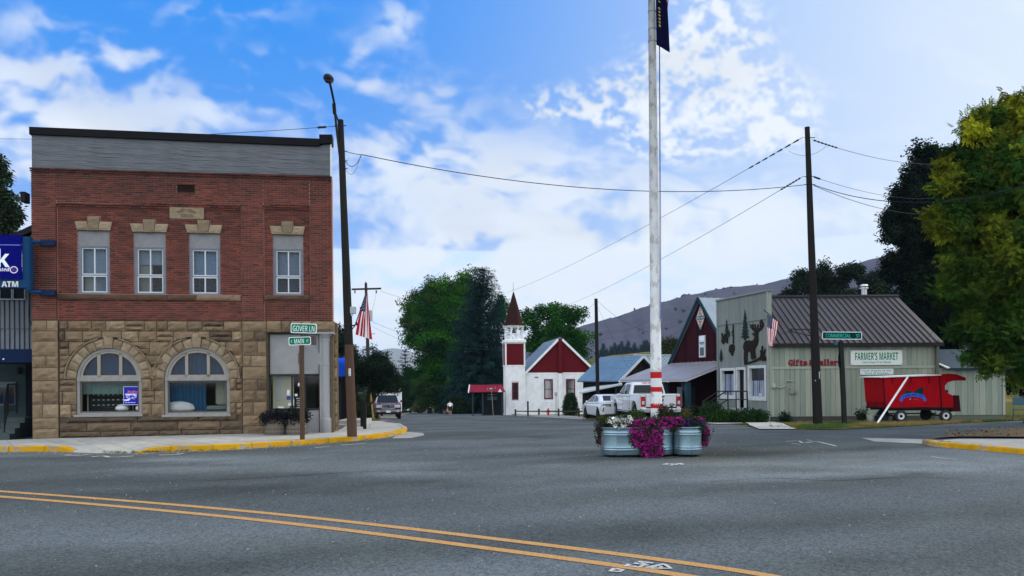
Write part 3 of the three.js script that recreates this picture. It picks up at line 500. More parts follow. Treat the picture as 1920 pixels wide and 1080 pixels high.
// hills
function hill(name, label, sil, near, far, foot, mat, seed, rough) {
const A = 150, B = 40, pos = [], idx = [], uv = [], a0 = sil[0][0], a1 = sil.at(-1)[0];
for (let j = 0; j <= B; j++) for (let i = 0; i <= A; i++) {
const a = lerp(a0, a1, i / A); let k = 0; while (k < sil.length - 2 && sil[k + 1][0] < a) k++;
const t = sst(0, 1, (a - sil[k][0]) / (sil[k + 1][0] - sil[k][0])), H = lerp(sil[k][1], sil[k + 1][1], lerp((a - sil[k][0]) / (sil[k + 1][0] - sil[k][0]), t, 0.4));
const q = j / B, d = lerp(near, far * 1.35, q), rise = d < far ? Math.pow(sst(0, 1, (d - near) / (far - near)), 0.85) : 1 - 0.5 * sst(far, far * 1.35, d);
const n = (fbm(a * rough + 3, d / far * 6, 5, seed) - 0.5), gully = Math.abs(fbm(a * rough * 1.8 + d / far * 2, d / far * 2.2, 4, seed + 5) - 0.5);
const y = foot + (H - foot) * rise * (1 + 0.10 * n * (1 - Math.pow(rise, 6))) - (H - foot) * 0.16 * gully * rise * (1 - Math.pow(rise, 8));
const x = Math.sin(a * DEG) * d, z = -Math.cos(a * DEG) * d;
pos.push(x, y, z); uv.push(x, z);
if (i < A && j < B) { const o = j * (A + 1) + i; idx.push(o, o + 1, o + A + 1, o + 1, o + A + 2, o + A + 1); }
}
const g = new THREE.BufferGeometry(); g.setAttribute('position', new THREE.Float32BufferAttribute(pos, 3)); g.setAttribute('uv', new THREE.Float32BufferAttribute(uv, 2)); g.setIndex(idx); g.computeVertexNormals();
return struct(put(name, g, mat), label);
}
const azOf = (px) => Math.atan((px - 960) / FOCAL) / DEG, hOf = (px, py, d) => { const c = Math.cos(azOf(px) * DEG); return at(px, py, d * c).y; };
const silh = (list, d) => list.map(([px, py]) => [azOf(px), hOf(px, py, d)]);
const bare = hill('hill', 'bare brown hillside rising behind the barns, with blue haze painted into its colour', silh([[880, 690], [1000, 655], [1060, 626], [1100, 612], [1150, 600], [1220, 578], [1300, 557], [1375, 543.5], [1430, 541], [1500, 527], [1560, 512], [1700, 480], [1900, 450], [2300, 440]], 950), 330, 950, -7, M([0.092, 0.090, 0.125], 1, tx(T.rock, 1 / 140, 6)), 401, 0.5);  // blue of distance haze is mixed into the hillside colour
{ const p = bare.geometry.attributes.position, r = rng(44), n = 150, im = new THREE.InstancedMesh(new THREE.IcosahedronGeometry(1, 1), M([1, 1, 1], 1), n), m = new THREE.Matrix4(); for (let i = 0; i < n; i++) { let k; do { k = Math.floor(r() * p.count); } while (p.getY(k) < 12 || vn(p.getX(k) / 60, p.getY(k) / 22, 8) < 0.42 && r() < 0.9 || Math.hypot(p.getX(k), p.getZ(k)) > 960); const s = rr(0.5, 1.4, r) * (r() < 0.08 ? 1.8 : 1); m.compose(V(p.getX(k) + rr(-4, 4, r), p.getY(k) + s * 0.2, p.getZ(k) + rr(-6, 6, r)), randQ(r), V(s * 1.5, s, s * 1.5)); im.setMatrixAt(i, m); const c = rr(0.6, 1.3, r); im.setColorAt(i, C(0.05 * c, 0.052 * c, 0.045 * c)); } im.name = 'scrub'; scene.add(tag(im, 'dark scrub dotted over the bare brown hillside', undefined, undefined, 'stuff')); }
hill('hill', 'far blue ridge seen down the street', silh([[500, 690], [600, 676], [690, 664], [735, 655], [760, 657], [800, 672], [900, 668], [1000, 676], [1100, 690]], 3600), 1500, 3600, -8, M([0.20, 0.20, 0.19], 1), 402, 0.6);
hill('hill', 'pale yellow grassy slope at the foot of the brown hill', silh([[900, 705], [1040, 690], [1100, 676], [1150, 667], [1215, 661], [1290, 655], [1400, 650], [1600, 660], [1900, 670]], 420), 170, 420, -6, MAT.field, 403, 0.8);
// brick and stone corner building
const p0 = at(63.5, 716, 21), FB = new Frame(p0.x, p0.z, 8.1);
const BW = FB.u(623, 500);
{
const f = FB, U = (px, py = 700) => f.u(px, py), Y = (py, px = 340) => f.y(px, py);
const b = onFrame('brick_building', 'two storey red brick building on a rough stone ground floor with arched windows', 'building', f);
const seam = (f.y(65, 602) + f.y(620, 601)) / 2, brickTop = (f.y(63, 316) + f.y(621, 330)) / 2, capB = (f.y(63, 253) + f.y(598, 275)) / 2, capT = (f.y(63, 240) + f.y(598, 262)) / 2;
const R = rng(31);
const mortar = M([0.43, 0.245, 0.20], 0.95, tx(T.mottle, 2)), mortarStone = M([0.15, 0.115, 0.075], 0.95, tx(T.rock, 1.2, 0.01));
// openings
const wins = [[146, 206, 432, 461, 551], [251, 311, 435.5, 463.5, 552], [354.5, 413, 437.5, 465.5, 553], [512, 568.5, 440, 467, 553]].map(([x0, x1, yt, yp, yb]) => ({ u0: U(x0, 500), u1: U(x1, 500), top: f.y((x0 + x1) / 2, yt), pan: f.y((x0 + x1) / 2, yp), bot: f.y((x0 + x1) / 2, yb) }));
const arches = [[204.5, 0], [369.5, 1]].map(([cx]) => ({ c: U(cx, 709), spring: f.y(cx, 710), r: (U(cx + 61) - U(cx - 61)) / 2, bot: f.y(cx, 778) }));
const ent = { u0: U(503), u1: U(619), bot: 0.12, top: f.y(560, 624) };
const rectPts = (u0, y0, u1, y1) => [[u0, y0], [u1, y0], [u1, y1], [u0, y1]];
const archPts = (a, r, yb, n = 24) => { const t0 = Math.asin(clamp((yb - a.spring) / r)), o = yb < a.spring ? [[a.c - r, yb], [a.c + r, yb]] : []; for (let i = 0; i <= n; i++) { const t = t0 + i / n * (Math.PI - 2 * t0); o.push([a.c + Math.cos(t) * r, a.spring + Math.sin(t) * r]); } return o; };
const wall = new G().ext(rectPts(0, seam, BW, brickTop), 0.35, 0, 0, -0.36, 0, 0, wins.map((w) => rectPts(w.u0, w.bot, w.u1, w.top))).build('wall', mortar, b);
const base = new G().ext(rectPts(0, 0, BW, seam), 0.35, 0, 0, -0.37, 0, 0, [...arches.map((a) => archPts(a, a.r, a.bot)), rectPts(ent.u0, ent.bot, ent.u1, ent.top)]).build('stone_base', mortarStone, b);
// body behind: back walls, right side along the street, roof
const back = 11.5, sx = BW - 2.35;
const sideMat = M([0.20, 0.075, 0.05], 0.9, tx(T.brickface, 1.5, 0.01));
{
const g = new G(), q = (u, y, w) => V(u, y, w), side = (u0, w0, u1, w1, y0, y1) => g.slab(q(u0, y0, w0), q(u1, y0, w1), q(u1, y1, w1), q(u0, y1, w0), 0.25);
side(BW - 0.004, -0.02, sx, -back, seam, brickTop); side(sx, -back, 0, -back, -1, brickTop); side(0.004, -back, 0.004, -0.37, -1, brickTop);
g.build('side_wall', sideMat, b);
const s2 = new G(); s2.slab(q(BW - 0.006, -0.5, -0.4), q(sx, -0.5, -back), q(sx, seam, -back), q(BW - 0.006, seam, -0.4), 0.25); s2.build('side_base', mortarStone, b);
new G().slab(q(0.25, brickTop - 0.3, -0.4), q(BW - 0.3, brickTop - 0.3, -0.4), q(sx - 0.2, brickTop - 0.3, -back), q(0.25, brickTop - 0.3, -back), 0.2).build('roof', MAT.black, b);
new G().slab(q(0.25, 0.16, -0.4), q(BW - 0.3, 0.16, -0.4), q(sx - 0.2, 0.16, -back), q(0.25, 0.16, -back), 0.2).slab(q(0.25, seam, -0.4), q(BW - 0.3, seam, -0.4), q(sx - 0.2, seam, -back), q(0.25, seam, -back), 0.2).build('floor', M([0.12, 0.09, 0.06], 0.6), b);
// room dividers keep the rooms behind the windows shallow
new G().span(0.3, 0.16, -3.6, BW - 0.5, seam - 0.2, -3.5).span(U(466), 0.16, -3.5, U(468), seam - 0.2, -0.4).span(U(286), 0.16, -3.5, U(288), seam - 0.2, -0.4).span(0.3, seam, -2.6, BW - 0.5, brickTop - 0.5, -2.5).build('partition', M([0.20, 0.24, 0.25], 0.9), b);
}
// parapet of painted masonry with a dark metal cap
const slope = (u, l, r) => lerp(l, r, u / BW);
const pcT = [f.y(63, 240), f.y(598, 262)], pb = [f.y(63, 316), f.y(621, 330)];
{
const pm = M([0.145, 0.155, 0.17], 0.85, { ...tx(T.mottle, 0.5), bumpMap: rep(T.stucco, 0.4, 0.6), bumpScale: 0.07 });
new G().ext([[0, pb[0] + 0.0], [BW - 0.03, pb[1]], [BW - 0.03, f.y(610, 266)], [U(599, 262), f.y(599, 275)], [0, f.y(63, 253)]], 0.3, 0, 0, -0.28).build('parapet', pm, b);
new G().span(BW - 0.035, brickTop - 0.02, -0.02, BW + 0.01, f.y(621, 268), 0.035).build('parapet_edge', MAT.white, b);
new G().ext([[-0.03, f.y(63, 253)], [U(599, 262), f.y(598, 275)], [U(599, 262), pcT[1]], [-0.03, pcT[0]]], 0.42, 0, 0, -0.34, 0, 0.008).ext([[U(599, 262) + 0.01, f.y(599, 271)], [BW + 0.03, f.y(621, 270)], [BW + 0.03, f.y(621, 254.5)], [U(599, 262) + 0.01, f.y(599, 254.5)]], 0.42, 0, 0, -0.32, 0, 0.008).build('parapet_cap', M([0.010, 0.010, 0.012], 0.5), b);
const gs = new G(); gs.slab(V(BW - 0.03, pb[1], -0.3), V(sx, pb[1], -back), V(sx, pcT[1], -back), V(BW - 0.03, pcT[1], -0.3), 0.3); gs.build('side_parapet', pm, b);
}
// bricks -----------------------------------------------------
const PITCH = 0.0595, BH = 0.0425, BL = 0.188, JT = 0.0135;
const pil = [[0, U(107, 460), 0.062], [U(453.5, 460), U(494, 460), 0.062], [U(582.5, 460), BW, 0.062]];
const panelTop = (u) => slope(u, f.y(107, 384), f.y(582, 386));
const date = { u0: U(319, 400), u1: U(383, 400), y0: f.y(351, 411), y1: f.y(351, 388.5) }, vent = { u0: U(333, 354), u1: U(367, 354), y0: f.y(350, 363), y1: f.y(350, 346.5) };
const lint = [[141.5, 211.5, 407.5, 432], [245, 316.5, 412, 435.5], [347.5, 417.5, 413.5, 437.5], [506, 572.5, 416, 440]].map(([x0, x1, yt, yb]) => ({ u0: U(x0, 425), u1: U(x1, 425), y0: f.y((x0 + x1) / 2, yb), y1: f.y((x0 + x1) / 2, yt) }));
const sills = [[108.5, 452.5, 552.8, 563], [495, 581.5, 554, 563.5]].map(([x0, x1, yt, yb]) => ({ u0: U(x0, 558), u1: U(x1, 558), y0: (f.y(x0, yb) + f.y(x1, yb)) / 2, y1: (f.y(x0, yt) + f.y(x1, yt)) / 2 }));
const holes = [...wins.map((w) => ({ u0: w.u0, u1: w.u1, y0: w.bot, y1: w.top })), vent, date, ...sills, ...lint.map((l) => ({ u0: l.u0 + 0.05, u1: l.u1 - 0.05, y0: l.y0, y1: lerp(l.y0, l.y1, 0.62) })), ...lint.map((l) => ({ u0: lerp(l.u0, l.u1, 0.32), u1: lerp(l.u0, l.u1, 0.68), y0: l.y0, y1: l.y1 }))];
const tones = [[0.15, 0.033, 0.021], [0.11, 0.026, 0.017], [0.20, 0.044, 0.027], [0.08, 0.020, 0.014], [0.17, 0.041, 0.027], [0.135, 0.039, 0.024], [0.055, 0.017, 0.013]];
const specs = [];
const course = (u0, u1, y, w, odd, dark = 1, h = BH) => {
let u = u0 - (odd ? (BL + JT) / 2 : 0);
for (; u < u1; u += BL + JT) {
let segs = [[Math.max(u, u0), Math.min(u + BL, u1)]];
for (const o of holes) if (y + h > o.y0 + 0.012 && y < o.y1 - 0.012 && w < 0.09) segs = segs.flatMap(([a, c]) => (c <= o.u0 || a >= o.u1 ? [[a, c]] : [[a, Math.min(c, o.u0 - 0.006)], [Math.max(a, o.u1 + 0.006), c]]));
for (const [a, c] of segs) if (c - a > 0.012) specs.push({ u: (a + c) / 2, y: y + h / 2, l: c - a, h, w: w + rr(-0.002, 0.004, R), t: R() < 0.62 ? (R() * 3 | 0) : (R() * 7 | 0), dark });
}
};
const rows = Math.floor((brickTop - seam) / PITCH);
for (let r = 0; r < rows; r++) {
const y = seam + 0.004 + r * PITCH;
const stain = (u) => 1;
for (let k = 0; k < 3; k++) {
const [a, c, w] = pil[k];
const above = y > panelTop(a) + 0.02;
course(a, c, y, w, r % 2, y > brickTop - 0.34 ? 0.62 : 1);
if (k < 2) {
const n = pil[k + 1][0], pt = panelTop((c + n) / 2);
if (y > pt + 0.02) course(c + JT, n - JT, y, w, r % 2, y > brickTop - 0.34 ? 0.62 : 1);
else { const step = pt - y; course(c + 0.03, n - 0.03, y, step < PITCH * 1.2 ? 0.052 : step < PITCH * 2.4 ? 0.034 : 0.0, r % 2, step < 0.22 ? 0.8 : 1); }  // bricks just below the stepped panel head carry painted shade
}
}
}
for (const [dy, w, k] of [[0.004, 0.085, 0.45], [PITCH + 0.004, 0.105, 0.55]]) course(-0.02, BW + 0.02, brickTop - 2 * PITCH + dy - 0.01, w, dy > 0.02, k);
// backing that carries the proud pilasters and the top field
{ const g = new G(); for (const [a, c] of pil) g.span(a + 0.012, seam, 0.046, c - 0.012, brickTop - 0.01, 0.058); for (let k = 0; k < 2; k++) { const a = pil[k][1], c = pil[k + 1][0]; g.ext([[a - 0.002, panelTop(a) + 0.01], [c + 0.002, panelTop(c) + 0.01], [c + 0.002, brickTop - 0.012], [a - 0.002, brickTop - 0.012]], 0.077, 0, 0, -0.02, 0, 0, vent.u0 > a && vent.u1 < c ? [rectPts(vent.u0, vent.y0, vent.u1, vent.y1)] : []); } g.build('pilaster_face', mortar, b); const g2 = new G(); for (const [a, c] of pil) g2.span(a + 0.004, seam, -0.02, c - 0.004, brickTop - 0.012, 0.045); g2.build('pilaster_core', sideMat, b); }
const unit = new RoundedBoxGeometry(1, 1, 0.03, 1, 0.002);
const flat = clean(new THREE.BoxGeometry(1, 1, 0.03));
const bm = new THREE.MeshPhysicalMaterial({ color: 0xffffff, roughness: 0.9, vertexColors: true, map: rep(T.brickface, 2.2), bumpMap: rep(T.brickface, 2.2), bumpScale: 0.004 });
const colored = (g, c) => { const n = g.attributes.position.count, a = new Float32Array(n * 3); for (let i = 0; i < n; i++) a.set(c, i * 3); g.setAttribute('color', new THREE.BufferAttribute(a, 3)); return g; };
const score = (s) => Math.hypot(s.u - 3.2, s.y - 4.1) + (s.l < 0.15 ? 9 : 0) + (s.w > 0.03 ? 0.4 : 0);
specs.sort((p, q) => score(p) - score(q));
const sootAndShade = (s) => s.dark * (0.55 + 0.85 * fbm(s.u * 1.1, s.y * 1.1, 3, 37)) * (1 - 0.35 * Math.exp(-Math.pow((s.y - 7.25) / 0.25, 2)) * vn(s.u * 2, 1, 38));  // grime noise times the course darkening, painted shade included
const singles = new Map();
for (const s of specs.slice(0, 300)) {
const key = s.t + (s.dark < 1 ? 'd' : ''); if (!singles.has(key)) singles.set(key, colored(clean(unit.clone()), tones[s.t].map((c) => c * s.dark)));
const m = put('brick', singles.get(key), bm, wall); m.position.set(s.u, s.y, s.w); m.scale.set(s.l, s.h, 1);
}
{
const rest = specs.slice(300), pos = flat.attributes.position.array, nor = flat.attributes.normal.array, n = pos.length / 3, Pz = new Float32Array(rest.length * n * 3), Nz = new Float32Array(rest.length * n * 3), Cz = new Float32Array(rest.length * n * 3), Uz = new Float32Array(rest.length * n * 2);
rest.forEach((s, k) => { const q = sootAndShade(s), c = tones[s.t].map((v) => v * q * (0.92 + 0.16 * h2(k, 3, 9))); for (let i = 0; i < n; i++) { const o = (k * n + i) * 3; Pz[o] = pos[i * 3] * s.l + s.u; Pz[o + 1] = pos[i * 3 + 1] * s.h + s.y; Pz[o + 2] = pos[i * 3 + 2] + s.w; Nz.set(nor.subarray(i * 3, i * 3 + 3), o); Cz.set(c, o); Uz[(k * n + i) * 2] = Pz[o]; Uz[(k * n + i) * 2 + 1] = Pz[o + 1]; } });
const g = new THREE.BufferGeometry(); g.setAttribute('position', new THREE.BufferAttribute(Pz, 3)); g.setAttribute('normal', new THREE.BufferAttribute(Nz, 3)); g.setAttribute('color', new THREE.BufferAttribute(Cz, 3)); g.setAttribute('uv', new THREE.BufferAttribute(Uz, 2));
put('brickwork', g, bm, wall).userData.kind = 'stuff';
}
// rough stones ------------------------------------------------
const stoneTones = [[0.33, 0.238, 0.150], [0.25, 0.18, 0.118], [0.40, 0.295, 0.19], [0.18, 0.132, 0.09], [0.30, 0.208, 0.132], [0.46, 0.345, 0.225]].map((c) => M(c, 0.95, tx(T.rock, 1.0, 0.07)));
const sandTones = [[0.34, 0.262, 0.175], [0.29, 0.22, 0.148], [0.39, 0.30, 0.205]].map((c) => M(c, 0.95, tx(T.rock, 1.3, 0.02)));
let seed = 500;
function rock(map, nx, ny, w0, bulge, name, mat, parent, keep) {
const s = seed++, g = [], V3 = (i, j) => { const [u, y] = map(i / nx, j / ny); const e = Math.min(i, nx - i, j, ny - j); const d = e === 0 ? 0.012 : bulge * (0.25 + 1.25 * fbm(u * 4.6 + s, y * 6, 3, s) + 0.9 * (fbm(u * 14, y * 16, 2, s + 3) - 0.4)); return V(u, y, w0 + d); };
const gg = new G();
for (let i = 0; i < nx; i++) for (let j = 0; j < ny; j++) { const a = V3(i, j), c = V3(i + 1, j), d = V3(i + 1, j + 1), e = V3(i, j + 1); if (a.distanceTo(c) + e.distanceTo(d) < 0.01) continue; gg.quad(a, c, d, e); }
const edge = (i0, j0, i1, j1) => { const a = V3(i0, j0), c = V3(i1, j1), a2 = a.clone(), c2 = c.clone(); a2.z = c2.z = w0 - 0.05; gg.quad(a2, c2, c, a); };
for (let i = 0; i < nx; i++) { edge(i, 0, i + 1, 0); edge(i + 1, ny, i, ny); }
for (let j = 0; j < ny; j++) { edge(0, j + 1, 0, j); edge(nx, j, nx, j + 1); }
return gg.build(name, mat, parent);
}
const pickStone = () => stoneTones[R() * R() * 6 | 0] ?? stoneTones[0];
const yRow = [601.5, 621, 641, 666, 687, 710, 732, 756, 780, 797, 818].map((py) => f.y(340, py)); yRow[0] = seam - 0.012;
const ledge = { y1: f.y(300, 779.5), y0: f.y(300, 790) };
const uL = U(111.5), uR = U(455), gap = 0.009;
const ring = arches.map((a) => ({ ...a, R: a.r + 0.315 }));
for (let k = 0; k < yRow.length - 1; k++) {
const y1 = yRow[k] - gap, y0 = yRow[k + 1] + gap; if (k >= 8) continue;
const cuts = ring.map((a) => (y0 < a.spring - 0.02 ? [a.c - a.r, a.c + a.r] : null)).filter(Boolean);
let u = uL + rr(-0.3, 0, R);
let tall = 0;
while (u < uR) {
const l = rr(0.28, 0.72, R), half = R() < 0.26 && y1 - y0 > 0.27 ? 1 : 0;
let segs = [[Math.max(u, uL) + gap, Math.min(u + l, uR) - gap]];
for (const c of cuts) segs = segs.flatMap(([a, d]) => (d <= c[0] || a >= c[1] ? [[a, d]] : [[a, Math.min(d, c[0] - gap)], [Math.max(a, c[1] + gap), d]]));
for (const [a, d] of segs) {
if (d - a < 0.06) continue;
for (const [v0, v1] of half ? [[y0, (y0 + y1) / 2 - gap], [(y0 + y1) / 2 + gap, y1]] : [[y0, y1]]) {
const near = ring.find((q) => v1 > q.spring - 0.02 && a < q.c + q.R + 0.02 && d > q.c - q.R - 0.02);
const inside = (x, y) => near && y > near.spring - 0.2 && Math.hypot(x - near.c, Math.max(0, y - near.spring)) < near.R + gap;
if (near && [[a, v0], [d, v0], [a, v1], [d, v1], [(a + d) / 2, v1]].every(([x, y]) => inside(x, y))) continue;
const map = (s, t) => { let x = lerp(a, d, s), y = lerp(v0, v1, t); if (near) { const dx = x - near.c, dy = Math.max(y - near.spring, 0), q = Math.hypot(dx, dy); if (y > near.spring - 0.001 && q < near.R + gap) { const h = Math.sqrt(Math.max(0, (near.R + gap) ** 2 - dx * dx)); if (near.spring + h <= v1 && near.spring + h > y) y = near.spring + h; else { const hx = Math.sqrt(Math.max(0, (near.R + gap) ** 2 - dy * dy)); x = clamp(near.c + ((a + d) / 2 < near.c ? -1 : 1) * hx, a, d); } } } return [x, y]; };
rock(map, Math.max(3, Math.round((d - a) / 0.11)), v1 - v0 > 0.2 ? 4 : 3, 0.0, 0.085, 'stone', pickStone(), base);
}
}
u += l;
}
}
// base courses under the ledge run past the windows
for (const [v0, v1, dk] of [[f.y(300, 806), ledge.y0 - gap, 0], [0.14, f.y(300, 807.5), 1]]) { let u = uL; while (u < uR - 0.05) { const l = Math.min(rr(0.6, 1.3, R), uR - u); const a = u + gap, d = u + l - gap; rock((s, t) => [lerp(a, d, s), lerp(v0, v1, t)], Math.max(3, Math.round(l / 0.12)), 3, 0.02, 0.06, 'stone', stoneTones[dk ? 3 : R() * 4 | 0], base); u += l; } }
{ let u = U(124); const e = U(444), ledgeMat = M([0.12, 0.092, 0.065], 0.95, tx(T.rock, 1.2, 0.03)); while (u < e - 0.1) { const l = Math.min(rr(1.2, 2.2, R), e - u), a = u + gap, d = u + l - gap; rock((s, t) => [lerp(a, d, s), lerp(ledge.y0, ledge.y1, t)], Math.round(l / 0.13), 3, 0.05, 0.07, 'sill_stone', ledgeMat, base); u += l; } }
// pilasters of larger blocks, the left corner and the one before the door, stone over the door, the corner behind the column
const stack = (u0, u1, ys, w, split) => { for (let k = 0; k < ys.length - 1; k++) { const y1 = f.y(340, ys[k]) - gap, y0 = f.y(340, ys[k + 1]) + gap; const m = R() < split ? [u0, lerp(u0, u1, rr(0.3, 0.7, R)), u1] : [u0, u1]; for (let i = 0; i < m.length - 1; i++) { const a = m[i] + gap, d = m[i + 1] - gap; rock((s, t) => [lerp(a, d, s), lerp(y0, y1, t)], 5, 4, w, 0.05, 'stone', pickStone(), base); } } };
const bands = [602, 621, 640, 667, 688, 712, 733, 755, 780, 800, 822]; 
new G().span(-0.02, -0.3, -0.3, U(111), seam - 0.004, 0.05).span(U(455.5), -0.3, -0.02, U(500.5), seam - 0.004, 0.05).span(U(500.5), f.y(560, 623.5), -0.02, BW + 0.02, seam - 0.004, 0.05).build('pier_core', mortarStone, base);
stack(-0.02, U(111), bands, 0.055, 0.55); stack(U(455.5), U(500.5), bands, 0.055, 0.6);
{ const us = [500.5, 528, 546, 585, 629].map((x) => U(x, 612)); for (let i = 0; i < 4; i++) { const a = us[i] + gap, d = us[i + 1] - gap; rock((s, t) => [lerp(a, d, s), lerp(f.y(560, 622.5), seam - 0.01, t)], 6, 4, 0.06, 0.06, 'stone', stoneTones[i % 3], base); } }
{ const g0 = U(620.5), g1 = U(628.5, 700, -0.5); for (let k = 1; k < bands.length - 1; k++) { const y1 = f.y(625, bands[k]) - gap, y0 = f.y(625, bands[k + 1]) + gap; rock((s, t) => [lerp(g0, g1, s), lerp(y0, y1, t)], 3, 4, -0.52, 0.05, 'stone', pickStone(), base); } new G().span(g0, -0.2, -1.1, g1, seam, -0.53).build('corner_pier', mortarStone, base); }
// arch rings
for (const a of arches) {
const N = 13; for (let i = 0; i < N; i++) {
const key = i === 6, t0 = i / N * Math.PI + 0.008, t1 = (i + 1) / N * Math.PI - 0.008, ro = key ? a.r + 0.42 : a.r + 0.26;
rock((s, t) => { const th = lerp(t1, t0, s), r = lerp(a.r + 0.005, ro, t) / (key ? Math.cos(th - Math.PI / 2) : 1); return [a.c + Math.cos(th) * r, a.spring + Math.sin(th) * r]; }, 4, 4, key ? 0.03 : 0.01, 0.045, key ? 'keystone' : 'arch_stone', sandTones[(i * 5) % 3], base);
}
const hood = []; for (let i = 0; i <= 40; i++) { const t = i / 40 * Math.PI; if (Math.abs(t - Math.PI / 2) > 0.17) hood.push(t); }
const gh2 = new G(); for (const half of [hood.filter((t) => t < 1.5), hood.filter((t) => t > 1.6)]) gh2.tube(half.map((t) => V(a.c + Math.cos(t) * (a.r + 0.29), a.spring + Math.sin(t) * (a.r + 0.29), 0.045)), 0.028, 6, 30);
gh2.build('hood_mould', sandTones[1], base);
}
// arched windows ----------------------------------------------
const frameM = M([0.33, 0.30, 0.25], 0.6, tx(T.mottle, 1.5)), frameG = M([0.30, 0.29, 0.28], 0.6, tx(T.mottle, 1.5));
arches.forEach((a, k) => {
const w = new THREE.Group(); w.name = numbered('arched_window'); w.position.z = -0.10; b.add(w);
const tr = f.y(204, 711.5), inner = archPts(a, a.r - 0.075, a.bot + 0.07);
new G().ext(archPts(a, a.r - 0.003, a.bot), 0.13, 0, 0, -0.06, 0, 0, [inner]).build('frame', frameG, w);
new G().span(a.c - a.r + 0.01, tr - 0.05, -0.03, a.c + a.r - 0.01, tr + 0.06, 0.095).build('transom', frameG, w);
const mu = new G(); for (const s of [-1, 1]) mu.span(a.c + s * a.r * 0.335 - 0.04, tr + 0.055, -0.02, a.c + s * a.r * 0.335 + 0.04, a.spring + (a.r - 0.08) * 0.925, 0.05);
mu.ext(archPts({ c: a.c, spring: a.spring }, a.r - 0.08, tr + 0.06), 0.05, 0, 0, 0, 0, 0, [archPts({ c: a.c, spring: a.spring }, a.r - 0.14, tr + 0.12)]).build('fanlight_frame', frameM, w);
new G(true).add(new THREE.ShapeGeometry(new THREE.Shape(archPts(a, a.r - 0.07, tr + 0.02).map((p) => new THREE.Vector2(...p))), 24), trs(0, 0, 0.005)).build('fanlight_pane', MAT.glass, w);
new G().add(new THREE.PlaneGeometry(2 * a.r - 0.14, tr - a.bot - 0.08), trs(a.c, (tr + a.bot) / 2 - 0.0, 0.0)).build('pane', MAT.glass, w);
new G().span(a.c - a.r + 0.075, a.bot + 0.07, -0.02, a.c + a.r - 0.075, a.bot + 0.11, 0.04).span(a.c - a.r + 0.075, tr - 0.1, -0.02, a.c + a.r - 0.075, tr - 0.05, 0.04).span(a.c - a.r + 0.075, a.bot + 0.11, -0.02, a.c - a.r + 0.115, tr - 0.1, 0.04).span(a.c + a.r - 0.115, a.bot + 0.11, -0.02, a.c + a.r - 0.075, tr - 0.1, 0.04).build('sash', M([0.10, 0.10, 0.085], 0.6), w);
new G().rbox(2 * a.r + 0.1, 0.06, 0.2, a.c, a.bot - 0.02, 0.11, 0.012).build('sill', frameG, w);
const fold = new G(); for (let i = 0; i < 26; i++) fold.box((2 * a.r - 0.1) / 26, 1.25, 0.02, a.c - a.r + 0.05 + (i + 0.5) * (2 * a.r - 0.1) / 26, tr + 0.52, -0.16 + (i % 2) * 0.012);
fold.build('fanlight_blind', M([0.012, 0.035, 0.075], 0.8), w);
if (k === 0) { const bl = new G(); for (let i = 0; i < 20; i++) bl.box((2 * a.r - 0.1) / 20 - 0.004, 0.36, 0.01, a.c - a.r + 0.05 + (i + 0.5) * (2 * a.r - 0.1) / 20, tr - 0.24, -0.2 + (i % 3) * 0.006); bl.build('blind', M([0.09, 0.15, 0.14], 0.85), w); }
else { const cu = new G(); for (let i = 0; i < 18; i++) cu.box(0.05, 1.0, 0.02, a.c - a.r + 0.05 + (i + 0.5) * 0.056, tr - 0.54, -0.25 + (i % 2) * 0.018); cu.build('curtain', M([0.012, 0.05, 0.10], 0.8), w); new G().span(a.c + a.r * 0.42, tr - 0.75, -0.5, a.c + a.r - 0.1, tr - 0.06, -0.47).build('blind', M([0.22, 0.23, 0.19], 0.85), w); }
});
// upper windows ------------------------------------------------
const lilac = M([0.21, 0.22, 0.26], 0.6, tx(T.mottle, 1.2)), sashW = M([0.55, 0.59, 0.63], 0.5), panelG = M([0.25, 0.25, 0.26], 0.8, tx(T.mottle, 1.4, 0.003));
const blindTone = [[0.11, 0.17, 0.235], [0.12, 0.17, 0.22], [0.09, 0.16, 0.24], [0.10, 0.145, 0.21]], lowTone = [[[0.14, 0.17, 0.17], [0.08, 0.12, 0.17]], [[0.13, 0.14, 0.13], [0.012, 0.014, 0.016]], [[0.016, 0.022, 0.03], [0.02, 0.028, 0.04]], [[0.02, 0.03, 0.045], [0.025, 0.04, 0.06]]];  // sky reflection of the upper panes is mixed into the blind colours
wins.forEach((o, k) => {
const w = new THREE.Group(); w.name = numbered('sash_window'); w.position.z = -0.06; b.add(w);
const g = new G(), fw = 0.085, mid = lerp(o.bot, o.pan, 0.385), c = (o.u0 + o.u1) / 2;
new G().span(o.u0, o.pan - 0.0, -0.06, o.u1, o.top, 0.035).build('blind_panel', panelG, w);
new G().span(o.u0, o.bot, -0.1, o.u0 + fw, o.pan - 0.002, 0.03).span(o.u1 - fw, o.bot, -0.1, o.u1, o.pan - 0.002, 0.03).span(o.u0 + fw, o.pan - 0.04, -0.1, o.u1 - fw, o.pan - 0.002, 0.03).span(o.u0 + fw, o.bot, -0.1, o.u1 - fw, o.bot + 0.045, 0.03).build('frame', lilac, w);
const s = new G(), x0 = o.u0 + fw, x1 = o.u1 - fw, bars = (y0, y1, z) => s.span(x0, y0, z, x1, y0 + 0.03, z + 0.03).span(x0, y1 - 0.03, z, x1, y1, z + 0.03).span(x0, y0 + 0.03, z, x0 + 0.03, y1 - 0.03, z + 0.03).span(x1 - 0.03, y0 + 0.03, z, x1, y1 - 0.03, z + 0.03).span(c - 0.017, y0 + 0.03, z, c + 0.017, y1 - 0.03, z + 0.032);
bars(mid + 0.03, o.pan - 0.045, -0.03); bars(o.bot + 0.05, mid, -0.012); s.build('sash', sashW, w);
new G().span(x0, mid, -0.02, x1, mid + 0.03, 0.02).build('meeting_rail', lilac, w);
